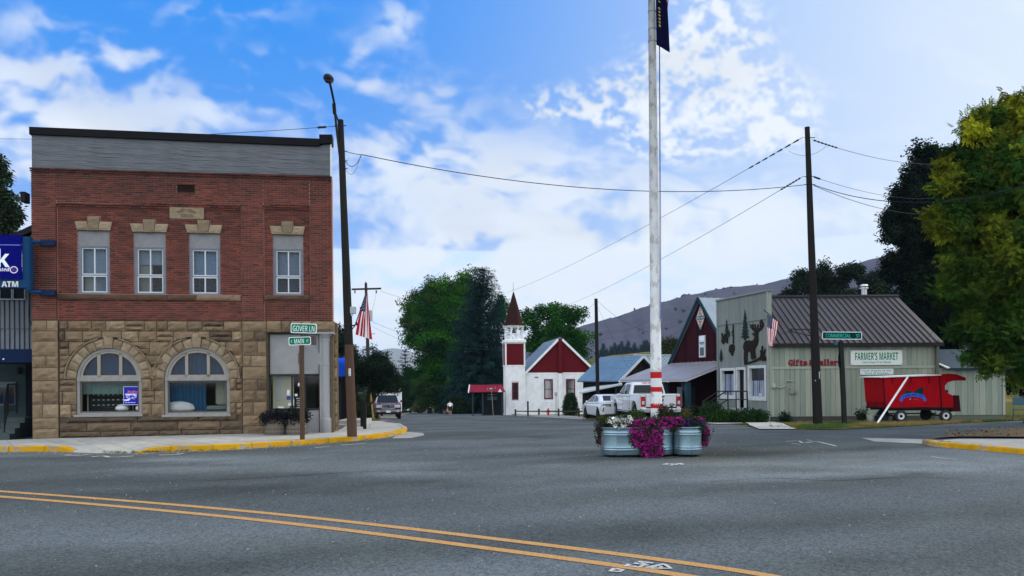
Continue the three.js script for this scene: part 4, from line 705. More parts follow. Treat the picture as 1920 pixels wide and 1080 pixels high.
for (const [ya, yb, z] of [[mid + 0.05, o.pan - 0.07, -0.02], [o.bot + 0.07, mid - 0.02, -0.002]]) for (const [xa, xb] of [[x0 + 0.025, c - 0.014], [c + 0.014, x1 - 0.025]]) new G().add(new THREE.PlaneGeometry(xb - xa, yb - ya), trs((xa + xb) / 2, (ya + yb) / 2, z)).build('pane', MAT.glass, w);
new G().span(x0, k === 1 ? lerp(mid, o.pan, 0.42) : mid + 0.03, -0.16, x1, o.pan, -0.145).build('roller_blind', M(blindTone[k], 0.8, tx(T.mottle, 2)), w);
lowTone[k].forEach((t, i) => new G().span(i ? c : x0, o.bot, -0.2, i ? x1 : c - 0.004, k === 1 && i === 0 ? lerp(mid, o.pan, 0.42) : mid + 0.06, -0.185).build('curtain', M(t, 0.85), w));
});
// lintel stones: two shoulders and a keystone
lint.forEach((l) => {
const L = (s) => lerp(l.u0, l.u1, s), top = lerp(l.y0, l.y1, 0.64);
rock((s, t) => [lerp(lerp(L(0.06), L(0), t), lerp(L(0.37), L(0.33), t), s), lerp(l.y0, top, t)], 5, 4, 0.05, 0.03, 'lintel_stone', sandTones[0], wall);
rock((s, t) => [lerp(lerp(L(0.375), L(0.335), t), lerp(L(0.625), L(0.665), t), s), lerp(l.y0 - 0.01, l.y1, t)], 5, 5, 0.06, 0.035, 'keystone', sandTones[1], wall);
rock((s, t) => [lerp(lerp(L(0.63), L(0.67), t), lerp(L(0.94), L(1), t), s), lerp(l.y0, top, t)], 5, 4, 0.05, 0.03, 'lintel_stone', sandTones[2], wall);
});
sills.forEach((s) => { let u = s.u0; while (u < s.u1 - 0.1) { const n = Math.min(rr(0.7, 1.3, R), s.u1 - u), a = u + 0.004, d = u + n - 0.004; rock((x, y) => [lerp(a, d, x), lerp(s.y0, s.y1, y)], Math.max(3, Math.round(n / 0.12)), 3, 0.045, 0.04, 'sill_stone', R() < 0.3 ? M([0.28, 0.19, 0.13], 0.95, tx(T.rock, 1.2, 0.02)) : M([0.13, 0.078, 0.055], 0.95, tx(T.rock, 1.2, 0.02)), wall); u += n; } });
// date stone, vent
{
const s = new G().span(date.u0, date.y0, -0.02, date.u1, date.y1, 0.05).build('date_stone', sandTones[0], wall), du = (date.u1 - date.u0), c = (date.u0 + date.u1) / 2;
const tg = new TextGeometry('1910', { font: FONT, size: 0.10, depth: 0.02, curveSegments: 4 }); tg.computeBoundingBox(); const tw = tg.boundingBox.max.x;
const g = new G().add(tg, trs(c - tw / 2 * 1.15, date.y0 + 0.05, 0.05, 0, 0, 0, V(1.15, 1, 1)));
for (const q of [-1, 1]) { g.tube([V(c + q * 0.02, date.y0 + 0.25, 0.055), V(c + q * 0.12, date.y0 + 0.28, 0.06), V(c + q * 0.2, date.y0 + 0.22, 0.06), V(c + q * 0.27, date.y0 + 0.2, 0.055)], 0.014, 5, 12); g.tube([V(c + q * 0.05, date.y0 + 0.2, 0.055), V(c + q * 0.15, date.y0 + 0.225, 0.06), V(c + q * 0.22, date.y0 + 0.16, 0.055)], 0.011, 5, 10); }
g.build('carving', sandTones[1], wall);
const v = new THREE.Group(); v.name = numbered('vent'); b.add(v);
new G().span(vent.u0, vent.y0, -0.1, vent.u1, vent.y1, -0.08).build('duct', MAT.dark, v);
new G().span(vent.u0, vent.y0, -0.02, vent.u1, vent.y0 + 0.03, 0.07).span(vent.u0, vent.y1 - 0.03, -0.02, vent.u1, vent.y1, 0.07).span(vent.u0, vent.y0, -0.02, vent.u0 + 0.025, vent.y1, 0.07).span(vent.u1 - 0.025, vent.y0, -0.02, vent.u1, vent.y1, 0.07).build('frame', M([0.05, 0.03, 0.022], 0.8), v);
for (let i = 0; i < 5; i++) new G().box(vent.u1 - vent.u0 - 0.05, 0.006, 0.06, (vent.u0 + vent.u1) / 2, lerp(vent.y0 + 0.05, vent.y1 - 0.05, i / 4), 0.03, 0.6).build('slat', M([0.04, 0.027, 0.022], 0.7), v);
}
// entrance: grey panel over the shop window, glazed door, panel below, column at the corner
{
const e = new THREE.Group(); e.name = numbered('entrance'); b.add(e);
const grey = M([0.33, 0.33, 0.335], 0.75, tx(T.mottle, 0.8, 0.002)), blk = M([0.018, 0.018, 0.016], 0.4), z = -0.14;
const yb = f.y(550, 703), yg = f.y(550, 767), y0 = 0.16, u0 = ent.u0, u1 = U(598), yt = ent.top;
new G().span(U(505), yb + 0.03, z - 0.06, U(597), yt - 0.04, z).build('upper_panel', grey, e);
new G().span(u0 - 0.02, y0, z - 0.1, U(505), yt, z + 0.04).span(U(597), y0, z - 0.1, U(599), yt, z + 0.04).span(u0, yt - 0.04, z - 0.1, u1, yt, z + 0.05).span(U(505), yb - 0.03, z - 0.08, U(597), yb + 0.03, z + 0.035).span(U(505), yg - 0.035, z - 0.08, U(597), yg + 0.02, z + 0.035).span(U(544.5), y0, z - 0.07, U(547), yb, z + 0.02).span(U(570), y0, z - 0.07, U(572.5), yb, z + 0.02).build('frame', blk, e);
for (const [a, c] of [[505, 544.5], [547, 570], [572.5, 597]]) new G().add(new THREE.PlaneGeometry(U(c) - U(a), yb - yg), trs((U(a) + U(c)) / 2, (yb + yg) / 2, z - 0.03)).build('pane', MAT.glass, e);
for (const [a, c] of [[505, 544.5], [572.5, 597]]) new G().span(U(a), y0, z - 0.06, U(c), yg - 0.03, z).build('lower_panel', grey, e);
const door = new G().span(U(547), y0, z - 0.06, U(570), yg - 0.03, z).build('door', blk, e);
new G().box(0.03, 0.24, 0.05, U(549.5), f.y(550, 756), z + 0.05).build('handle', MAT.steel, door);
new G().span(U(505), yg - 0.1, -0.62, U(545), yb + 0.1, -0.56).build('inner_wall', M([0.52, 0.52, 0.38], 0.9), e);
new G().span(U(513), yg + 0.25, -0.555, U(523), yb, -0.545).build('poster_back', M([0.45, 0.5, 0.48], 0.8), e);
const notice = (x0, y1, x1, y2, m) => new G().span(U(x0), f.y(560, y2), z - 0.024, U(x1), f.y(560, y1), z - 0.018).build('notice', m, e);
const wm = MAT.white, bl = M([0.05, 0.07, 0.28], 0.7);
notice(536, 731, 541.5, 741.5, wm); notice(535.5, 742.5, 543, 749.5, bl); notice(538, 755.5, 545, 761, wm); notice(519, 762, 530, 765, wm); notice(557, 718, 562.5, 724, wm); notice(551, 738.5, 556, 743, wm);
for (let i = 0; i < 5; i++) notice(553 + (i % 2) * 2, 746.5 + i * 4.3, 562.5, 748 + i * 4.3, M([0.5, 0.5, 0.48], 0.8));
new G().span(U(599), y0, -0.36, U(604), yt, -0.03).build('jamb', grey, e);
const c = new THREE.Group(); c.name = numbered('column'); c.position.set(U(611), 0, -0.10); b.add(c);
const r = 0.125, H = yt - 0.02, cm = M([0.36, 0.36, 0.37], 0.55, tx(T.mottle, 1));
const yr = f.y(611, 683), y3 = f.y(611, 784);
new G(true).lathe([[0, 0.12], [r * 1.35, 0.12], [r * 1.35, y3 - 0.04], [r * 1.28, y3], [r, y3 + 0.02], [r, yr - 0.03], [r * 1.12, yr - 0.015], [r * 1.12, yr + 0.015], [r, yr + 0.03], [r, H - 0.24], [r * 1.14, H - 0.22], [r * 1.14, H - 0.17], [r * 1.02, H - 0.16], [r * 1.3, H - 0.07], [r * 1.6, H - 0.05], [r * 1.6, H], [0, H]], 0, 0, 0, 28).build('shaft', cm, c);
new G().rbox(0.5, 0.06, 0.42, 0, H + 0.01, 0, 0.01).build('capital', cm, c);
}
// things in the left shop window
{
const a = arches[0], o = f.world(a.c, a.bot + 0.12, -0.75);
const rk = thing('mailbox_rack', 'dark rack of small numbered pigeonholes inside the left arched window', 'rack', o, f.a);
new G().box(1.18, 0.06, 0.3, -0.18, 0.03, 0).box(1.18, 0.04, 0.3, -0.18, 0.66, 0).box(0.04, 0.6, 0.3, -0.75, 0.34, 0).box(0.04, 0.6, 0.3, 0.39, 0.34, 0).box(1.18, 0.6, 0.02, -0.18, 0.34, -0.14).build('case', M([0.02, 0.025, 0.028], 0.5), rk);
for (let j = 0; j < 4; j++) { new G().box(1.1, 0.115, 0.03, -0.18, 0.13 + j * 0.148, 0.12).build('drawer_row', M([0.022, 0.032, 0.036], 0.45), rk); const l = new G(); for (let i = 0; i < 8; i++) l.box(0.055, 0.022, 0.01, -0.65 + i * 0.134, 0.15 + j * 0.148, 0.142); l.build('card_holder', M([0.42, 0.44, 0.42], 0.4), rk); }
new G().box(0.03, 0.75, 0.03, -0.8, 0.3, 0.16).box(0.03, 0.75, 0.03, 0.44, 0.3, 0.16).box(1.27, 0.03, 0.03, -0.18, 0.69, 0.16).build('rail', M([0.30, 0.30, 0.26], 0.6), rk);
const po = f.world(U(243, 741), f.y(243, 742), -0.125), poster = canvasTex(256, 330, (g, w, h) => {
g.fillStyle = '#2b2aa0'; g.fillRect(0, 0, w, h); g.strokeStyle = '#cfd2ee'; g.lineWidth = 8; g.strokeRect(4, 4, w - 8, h - 8);
g.fillStyle = '#eef'; g.font = 'bold 26px sans-serif'; g.textAlign = 'center'; g.fillText('\u2605 \u2605 \u2605', w / 2, 44); g.font = 'italic bold 60px serif'; g.fillStyle = '#e77'; g.fillText('Rodeo', w / 2 + 26, 116); g.fillStyle = '#eef';
const r = rng(5); for (let i = 0; i < 34; i++) { g.globalAlpha = 0.75; g.fillRect(26 + r() * 170, 132 + r() * 96, 16 + r() * 30, 5 + r() * 16); } g.globalAlpha = 1; g.fillRect(24, 130, 204, 10); g.fillRect(14, 232, 80, 24); for (let i = 0; i < 4; i++) g.fillRect(30 + i * 44, 284, 34, 9);
});
const ps = thing('poster', 'blue rodeo poster taped inside the left arched window', 'poster', po, f.a);
new G(true).box(0.42, 0.53, 0.004, 0, 0, 0).build('sheet', M([1, 1, 1], 0.7, { map: poster }), ps);
for (const [name, lab, u, m, s] of [['glass_bowl', 'pale glassware heap on the sill of the left arched window', 222, M([0.5, 0.53, 0.52], 0.25), 0.2], ['white_bag', 'small white paper bag in the corner of the left arched window', 256, MAT.white, 0.13]]) { const o2 = f.world(U(u, 770), a.bot + 0.1, -0.3), t = tag(new G(true).lathe([[0, 0], [s * 0.6, 0], [s, 0.05], [s * 0.9, 0.12], [s * 0.4, 0.19], [0, 0.2]], 0, 0, 0, 9).build(name, m), lab, name.split('_')[1]); t.position.copy(o2); t.rotation.y = u; }
const a2 = arches[1], o3 = f.world(a2.c - 0.62, a2.bot + 0.09, -0.35), cl = tag(new G(true).lathe([[0, 0], [0.42, 0], [0.5, 0.08], [0.44, 0.2], [0.3, 0.27], [0.12, 0.3], [0, 0.3]], 0, 0, 0, 14).build('folded_cloth', M([0.40, 0.42, 0.42], 0.9, tx(T.mottle, 3, 0.02))), 'pale folded cloth heap inside the right arched window', 'cloth'); cl.position.copy(o3); cl.scale.set(1, 1, 0.4);
const o4 = f.world(a2.c + 0.2, a2.bot + 0.09, -0.55), ch = thing('display_chair', 'pale chair standing inside the right arched window', 'chair', o4, f.a);
new G().rbox(0.5, 0.5, 0.06, 0.45, 0.35, -0.2, 0.03).build('backrest', M([0.45, 0.46, 0.45], 0.6), ch); new G().rbox(0.9, 0.12, 0.4, 0.2, 0.10, 0, 0.03).build('seat', M([0.10, 0.14, 0.13], 0.8), ch); new G().box(0.9, 0.05, 0.4, 0.2, 0.022, 0).build('base', MAT.dark, ch);
}
}
// cloth, lettering
const flagTex = canvasTex(760, 400, (g, w, h) => {
for (let i = 0; i < 13; i++) { g.fillStyle = i % 2 ? '#eceaea' : '#b01a34'; g.fillRect(0, i * h / 13, w, h / 13 + 1); }
g.fillStyle = '#1d2350'; g.fillRect(0, 0, w * 0.4, h * 7 / 13); g.fillStyle = '#fff';
for (let r = 0; r < 9; r++) for (let c = 0; c < (r % 2 ? 5 : 6); c++) { const x = w * 0.4 * ((c + (r % 2 ? 1 : 0.5)) / 6), y = h * 7 / 13 * ((r + 0.5) / 9), q = 10; g.beginPath(); for (let k = 0; k < 10; k++) { const a = -Math.PI / 2 + k * Math.PI / 5, rad = k % 2 ? q * 0.4 : q; g.lineTo(x + Math.cos(a) * rad, y + Math.sin(a) * rad); } g.fill(); }
});
function cloth(name, mat, a, b, c, d, amp, folds, parent, uvf, phase = 0, nx = 28, ny = 30) {
const pos = [], uv = [], idx = [], nrm = b.clone().sub(a).cross(d.clone().sub(a)).normalize();
for (let j = 0; j <= ny; j++) for (let i = 0; i <= nx; i++) {
const s = i / nx, t = j / ny, p = a.clone().lerp(b, s).lerp(d.clone().lerp(c, s), t), q = 0.25 + 0.75 * t;
p.addScaledVector(nrm, amp * q * (Math.sin(s * folds * 6.283 + phase + t * 1.4) + 0.4 * Math.sin(s * folds * 13 + t * 3 + phase)));
p.addScaledVector(b.clone().sub(a).normalize(), amp * 0.4 * q * Math.sin(t * 7 + s * 3 + phase));
pos.push(p.x, p.y, p.z); uv.push(...uvf(s, t));
if (i < nx && j < ny) { const o = j * (nx + 1) + i; idx.push(o, o + nx + 1, o + 1, o + 1, o + nx + 1, o + nx + 2); }
}
const g = new THREE.BufferGeometry(); g.setAttribute('position', new THREE.Float32BufferAttribute(pos, 3)); g.setAttribute('uv', new THREE.Float32BufferAttribute(uv, 2)); g.setIndex(idx); g.computeVertexNormals();
return put(name, g, mat, parent);
}
const clothM = (tex) => M([1, 1, 1], 0.9, { map: tex, side: THREE.DoubleSide, transmission: 0.25, thickness: 0 });
function streetSign(parent, w, h, text, opts = {}) {
const t = canvasTex(Math.round(512), Math.round(512 * h / w), (g, W, H) => {
const r = opts.r ?? H * 0.18; g.fillStyle = '#dfe6e4'; g.fillRect(0, 0, W, H); g.fillStyle = opts.color ?? '#0d6b50'; g.beginPath(); g.roundRect(H * 0.08, H * 0.08, W - H * 0.16, H * 0.84, r); g.fill();
g.fillStyle = opts.ink ?? '#e8f2ee'; g.textBaseline = 'middle';
for (const [s, x, size, sx] of text) { g.save(); g.translate(W * x, H * 0.53); g.scale(sx, 1); g.font = Math.round(H * size) + 'px sans-serif'; g.textAlign = 'center'; g.fillText(s, 0, 0); g.restore(); }
});
const s = new THREE.Shape(), r = h * 0.16, x = -w / 2, y = -h / 2; s.moveTo(x + r, y); s.lineTo(x + w - r, y); s.quadraticCurveTo(x + w, y, x + w, y + r); s.lineTo(x + w, y + h - r); s.quadraticCurveTo(x + w, y + h, x + w - r, y + h); s.lineTo(x + r, y + h); s.quadraticCurveTo(x, y + h, x, y + h - r); s.lineTo(x, y + r); s.quadraticCurveTo(x, y, x + r, y);
const g = new THREE.ExtrudeGeometry(s, { depth: 0.012, bevelEnabled: false, curveSegments: 5 }), p = g.attributes.position, uv = g.attributes.uv; for (let i = 0; i < p.count; i++) uv.setXY(i, (p.getX(i) + w / 2) / w, (p.getY(i) + h / 2) / h);
return put('name_plate', g, M([1, 1, 1], 0.6, { map: t }), parent);
}
const octagon = (r) => { const o = []; for (let i = 0; i < 8; i++) { const a = Math.PI / 8 + i * Math.PI / 4; o.push([Math.cos(a) * r, Math.sin(a) * r]); } return o; };

// bank beside the brick building, its sign
{
const o = FB.world(0, 0, -1.3), f = new Frame(o.x, o.z, 8.1), b = onFrame('bank_building', 'blue grey metal clad bank with a dark canopy beside the brick building', 'building', f);
const U = (px, py = 600) => f.u(px, py), Y = (py, px = 30) => f.y(px, py), clad = M([0.20, 0.225, 0.26], 0.55, tx(T.mottle, 0.7)), cladD = M([0.10, 0.115, 0.14], 0.6), navyM = M([0.008, 0.018, 0.055], 0.5), teal = M([0.05, 0.08, 0.085], 0.85, tx(T.mottle, 0.6));
const uL = U(-150), uR = 0.05, yr = Y(413, 62), yl = yr - (uR - uL) * 0.52, yb = Y(657);
// clad upper wall with a sloping roof edge
const wall = new G().ext([[uL, yb], [uR, yb], [uR, yr - 0.08], [uL, yl - 0.08]], 0.1, 0, 0, -0.12).build('wall', cladD, b);
for (let u = uR - 0.12, i = 0; u > uL; u -= 0.135, i++) { const top = yr - (uR - u) * 0.52 - 0.1; if (top < yb + 0.2) break; new G().span(u - 0.055, yb, -0.02, u + 0.03, top, 0.025).build('panel', clad, wall); }
new G().beam(V(uR + 0.0, yr, 0.02), V(uL, yl, 0.02), 0.16, 0.5).build('roof_edge', MAT.black, b);
new G().span(uL, Y(617), 0.02, uR, Y(615.5), 0.045).build('trim', cladD, b);
// windows in the upper wall
for (const [x0, x1] of [[1, 24.5], [26, 49]]) { const w = new THREE.Group(); w.name = numbered('window'); b.add(w); new G().span(U(x0), Y(561), 0.0, U(x1), Y(541), 0.03).build('pane', MAT.glassDark, w); new G().span(U(x0), Y(562.5), 0.02, U(x1), Y(560.5), 0.06).span(U(x0), Y(562), 0.02, U(x0 + 1.3), Y(541), 0.06).span(U(x1 - 1.3), Y(562), 0.02, U(x1), Y(541), 0.06).build('frame', M([0.42, 0.48, 0.52], 0.5), w); }
// canopy and recess
new G().rbox(uR - uL, Y(657) - Y(682), 1.1, (uL + uR) / 2, (Y(657) + Y(682)) / 2, 0.35, 0.02).build('canopy', navyM, b);
for (const [x, y] of [[27, 668], [37, 675]]) new G().cyl(0.022, 0.022, 0.02, U(x, y), Y(y), 0.9, 10, Math.PI / 2).build('light', M([0.8, 0.8, 0.75], 0.4), b);
new G().span(uL, -0.5, -1.75, uR, yb, -1.6).build('recess_wall', teal, b);
new G().span(uR - 0.06, -0.5, -1.6, uR + 0.0, yb, -0.13).build('side_wall', M([0.012, 0.02, 0.024], 0.8), b);
const uf = (px) => f.u(px, 700, -1.6), yf = (py) => f.y(20, py, -1.6);
new G().span(uf(-2), yf(726), -1.6, uf(31), yf(716), -1.55).span(uf(-2), yf(760), -1.6, uf(31), yf(757), -1.55).span(uf(28), yf(760), -1.6, uf(31), yf(717), -1.55).build('window_frame', M([0.13, 0.17, 0.175], 0.6), b);
new G().span(uf(-8), yf(757), -1.6, uf(28), yf(726), -1.57).build('pane', MAT.glassDark, b);
new G().span(uf(-10), yf(757), -1.56, uf(28), yf(741), -1.55).build('sill_panel', navyM, b);
new G().span(uf(49), 0.3, -1.62, uf(64), yf(683), -1.56).build('doorway', MAT.dark, b);
new G().rbox(0.09, 0.22, 0.12, uf(38), yf(695), -1.52, 0.02).build('wall_lamp', MAT.iron, b);
// stair, railing, post
const st = new G(); for (let i = 0; i < 4; i++) st.span(uf(28), 0, -1.58, uf(62), 0.18 + i * 0.15, -0.15 - i * 0.3); st.build('stair', M([0.10, 0.13, 0.13], 0.9, tx(T.mottle, 0.9)), b);
const ra = new G(), A = V(U(15), 0.25, 0.25), B2 = V(uf(33), 0.75, -1.0), C2 = V(uf(49), 0.75, -1.0), up = V(0, 0.92, 0);
ra.bar(A.clone().add(up), B2.clone().add(up), 0.022).bar(B2.clone().add(up), C2.clone().add(up), 0.022).bar(A, A.clone().add(up), 0.022).bar(B2, B2.clone().add(up), 0.022).bar(C2, C2.clone().add(up), 0.022).bar(A.clone().add(V(0, 0.1, 0)), B2.clone().add(V(0, 0.1, 0)), 0.014).bar(B2.clone().add(V(0, 0.1, 0)), C2.clone().add(V(0, 0.1, 0)), 0.014);
for (let i = 1; i < 7; i++) { const p = A.clone().lerp(B2, i / 7), q = B2.clone().lerp(C2, i / 7); ra.bar(p.clone().add(V(0, 0.1, 0)), p.clone().add(up), 0.009, 5).bar(q.clone().add(V(0, 0.1, 0)), q.clone().add(up), 0.009, 5); }
ra.build('railing', MAT.iron, b);
new G().bar(V(U(9), 0.1, 0.78), V(U(9), Y(681), 0.78), 0.035).build('post', MAT.iron, b);
new G().tube([V(U(57), Y(452), 0.06), V(U(58), Y(540), 0.06), V(U(57), Y(600), 0.06), V(U(62), Y(612), 0.06)], 0.02).span(U(57.5), Y(545), 0.0, U(63), Y(503), 0.06).build('conduit', M([0.05, 0.06, 0.055], 0.6), b);
new G().rbox(0.14, 0.3, 0.3, U(60, 377), f.y(60, 377), 0.4, 0.02).build('floodlight', MAT.black, b);
}
{
const f = new Frame(at(60, 716, 20.4).x, -20.4, 2.5), U = (px, py = 500) => f.u(px, py), Y = (py, px = 25) => f.y(px, py);
const s = onFrame('bank_sign', 'dark blue projecting bank sign with ATM lettering', 'sign', f);
const x0 = U(-150), x1 = U(41.5), yT = f.y(0, 441), yB = f.y(20, 523), tint = M([0.010, 0.05, 0.13], 0.5);
new G().rbox(U(52) - x0, f.y(25, 443) - f.y(25, 540), 0.26, (x0 + U(52)) / 2, (f.y(25, 443) + f.y(25, 540)) / 2, -0.15, 0.02).build('cabinet', tint, s);
const t = canvasTex(1024, 450, (g, w, h) => {
g.fillStyle = '#05086a'; g.fillRect(0, 0, w, h); g.strokeStyle = '#8fb0e8'; g.lineWidth = 5; g.beginPath(); g.moveTo(0, 92); g.lineTo(w - 10, 104); g.stroke();
g.fillStyle = '#f2f6f8'; g.font = 'bold 250px sans-serif'; g.textAlign = 'right'; g.fillText('bank', w - 118, 330); g.font = 'italic bold 52px serif'; g.fillText('reinvented', w - 122, 372);
g.strokeStyle = '#e8d8e4'; g.lineWidth = 10; g.beginPath(); g.ellipse(w - 76, 358, 36, 32, 0, 0, 7); g.stroke(); g.fillStyle = '#b58ac0'; for (const [a, c] of [[-14, -10], [12, -12], [-10, 12], [14, 10], [0, 0]]) { g.beginPath(); g.arc(w - 76 + a, 358 + c, 4, 0, 7); g.fill(); }
});
const w = x1 - x0, g = new THREE.BoxGeometry(w, yT - yB, 0.05); new G(true).add(g, trs((x0 + x1) / 2, (yT + yB) / 2, 0.01)).build('face', M([1, 1, 1], 0.65, { map: t }), s);
const ff = FONT2; const tg = new TextGeometry('ATM', { font: ff, size: 0.155, depth: 0.02, curveSegments: 4 });
new G().add(tg, trs(U(3, 533), Y(538) - 0.0, -0.015)).build('lettering', MAT.white, s);
new G().rbox(0.12, f.y(48, 443) - f.y(48, 545), 0.2, U(49.5), (f.y(48, 443) + f.y(48, 545)) / 2, -0.14, 0.03).build('pole', tint, s);
for (const py of [451, 546]) { new G().bar(V(U(50), Y(py, 50), -0.14), V(U(64), Y(py - 1, 62), -0.30), 0.05, 10).build('bracket', tint, s); new G().rbox(0.42, 0.17, 0.14, U(76, py), f.y(76, py + 0.5), -0.36, 0.02).build('wall_plate', M([0.012, 0.022, 0.06], 0.45), s); }
}
// street name post at the left corner
{
const p = gnd(567, 824, 0.15), s = thing('street_sign_post', 'brown wooden post with two green street name signs GOVER LN and S MAIN ST', 'street sign', p), d = -p.z;
const H = (py) => at(567, py, d).y - p.y;
new G().rbox(0.105, H(640), 0.105, 0, H(640) / 2, 0, 0.008).build('post', MAT.postBrown, s);
new G().rbox(0.05, H(604) - H(644), 0.03, 0, (H(604) + H(644)) / 2, -0.02, 0.005).build('bracket', M([0.05, 0.055, 0.055], 0.5), s);
const a = streetSign(s, 0.70, 0.255, [['GOVER LN', 0.5, 0.78, 0.66]]); a.position.set(0.075, H(616), 0.055); a.rotation.set(0, -0.1, -0.04);
const b = streetSign(s, 0.57, 0.215, [['S', 0.13, 0.42, 0.7], ['MAIN', 0.47, 0.78, 0.62], ['ST', 0.84, 0.42, 0.62]]); b.position.set(-0.03, H(639.5), 0.06); b.rotation.set(0, 0.1, 0.035);
new G().box(0.012, 0.25, 0.62, 0.13, H(636.5), -0.28, 0, -0.35).build('edge_on_plate', M([0.10, 0.075, 0.08], 0.6), s);
const oct = new THREE.Group(); oct.name = numbered('stop_plate'); oct.position.set(0.10, H(672), -0.30); oct.rotation.y = 0.75; s.add(oct);
new G().ext(octagon(0.345), 0.006, 0, 0, 0).build('plate', M([0.26, 0.265, 0.275], 0.45, { metalness: 0.4 }), oct);
new G().ext(octagon(0.345), 0.004, 0, 0, -0.006, 0, 0, [octagon(0.325)]).build('rim', MAT.white, oct);
}
// barrel planters in front of the door
function blob(n, seed, fn) { const r = rng(seed), g = new G(true); for (let i = 0; i < n; i++) fn(g, r, i); return g; }
{
const spots = [[516.5, 815, 'left of the two barrel planters with dark plants under the shop window'], [556, 814.5, 'right of the two barrel planters, partly behind the street name post']];
const oak = M([0.20, 0.165, 0.125], 0.85, tx(T.grain, 3.2, 0.004, 1.2)), hoop = M([0.10, 0.095, 0.09], 0.6);
spots.forEach(([px, py, label], k) => {
const p = gnd(px, py, 0.16); const t = thing('barrel_planter', label, 'planter', p, k, 'barrel planters by the door');
const prof = (y) => 0.30 - 0.10 * Math.pow((y - 0.0) / 0.44, 2) * 0.45;
for (let i = 0; i < 18; i++) { const a0 = i / 18 * 6.283 + 0.012, a1 = (i + 1) / 18 * 6.283 - 0.012, g = new G(); for (let j = 0; j < 4; j++) { const y0 = j * 0.11, y1 = y0 + 0.11, q = (a, y) => V(Math.cos(a) * prof(y), y, Math.sin(a) * prof(y)); g.quad(q(a1, y0), q(a0, y0), q(a0, y1), q(a1, y1)); } const q = (a, y, r) => V(Math.cos(a) * r, y, Math.sin(a) * r); g.quad(q(a1, 0.44, prof(0.44)), q(a0, 0.44, prof(0.44)), q(a0, 0.44, 0.22), q(a1, 0.44, 0.22)); g.build('stave', oak, t); }
for (const y of [0.06, 0.17, 0.36]) new G(true).lathe([[prof(y - 0.02) - 0.01, y - 0.022], [prof(y - 0.02) + 0.006, y - 0.022], [prof(y + 0.02) + 0.006, y + 0.022], [prof(y + 0.02) - 0.01, y + 0.022]], 0, 0, 0, 30).build('hoop', hoop, t);
new G().cyl(0.26, 0.26, 0.38, 0, 0.2, 0, 20).build('soil', MAT.dirt, t);
leafMass(t, 'foliage', { n: 150, c: [0, 0.52, 0], r: [0.36, 0.20, 0.34], size: 0.055, col: [0.020, 0.024, 0.026], seed: 900 + k });
leafMass(t, 'blossoms', { n: 26, c: [0, 0.56, 0.05], r: [0.36, 0.18, 0.32], size: 0.04, col: [0.055, 0.02, 0.055], seed: 910 + k, leaves: 5 });
});
}
// timber poles
function woodPole(name, label, pBase, pTop, r0, r1, mats, group) {
const t = thing(name, label, 'utility pole', pBase, 0, group), top = pTop.clone().sub(pBase), pts = [], n = 14;
const g = new THREE.CylinderGeometry(r1, r0, 1, 14, 18, false), q = g.attributes.position, r = rng(Math.round(pBase.x * 100) + 5);
const make = (y0, y1, mat, nm) => { const gg = new THREE.CylinderGeometry(lerp(r0, r1, y1), lerp(r0, r1, y0), 1, 14, 14), a = gg.attributes.position; for (let i = 0; i < a.count; i++) { const f = lerp(y0, y1, a.getY(i) + 0.5), th = Math.atan2(a.getZ(i), a.getX(i)), k = 1 + 0.05 * (vn(th * 2, f * 9, 3) - 0.5); a.setXYZ(i, a.getX(i) * k + top.x * f, top.y * f, a.getZ(i) * k + top.z * f); } gg.computeVertexNormals(); const m = put(nm, metric(clean(gg)), mat, t); return m; };
if (mats.length > 1) { make(0, mats[2] ?? 0.25, mats[1], 'butt'); make(mats[2] ?? 0.25, 1, mats[0], 'shaft'); } else make(0, 1, mats[0], 'shaft');
return t;
}
const poleL = gnd(660.5, 818.5, 0.16), dL = -poleL.z;
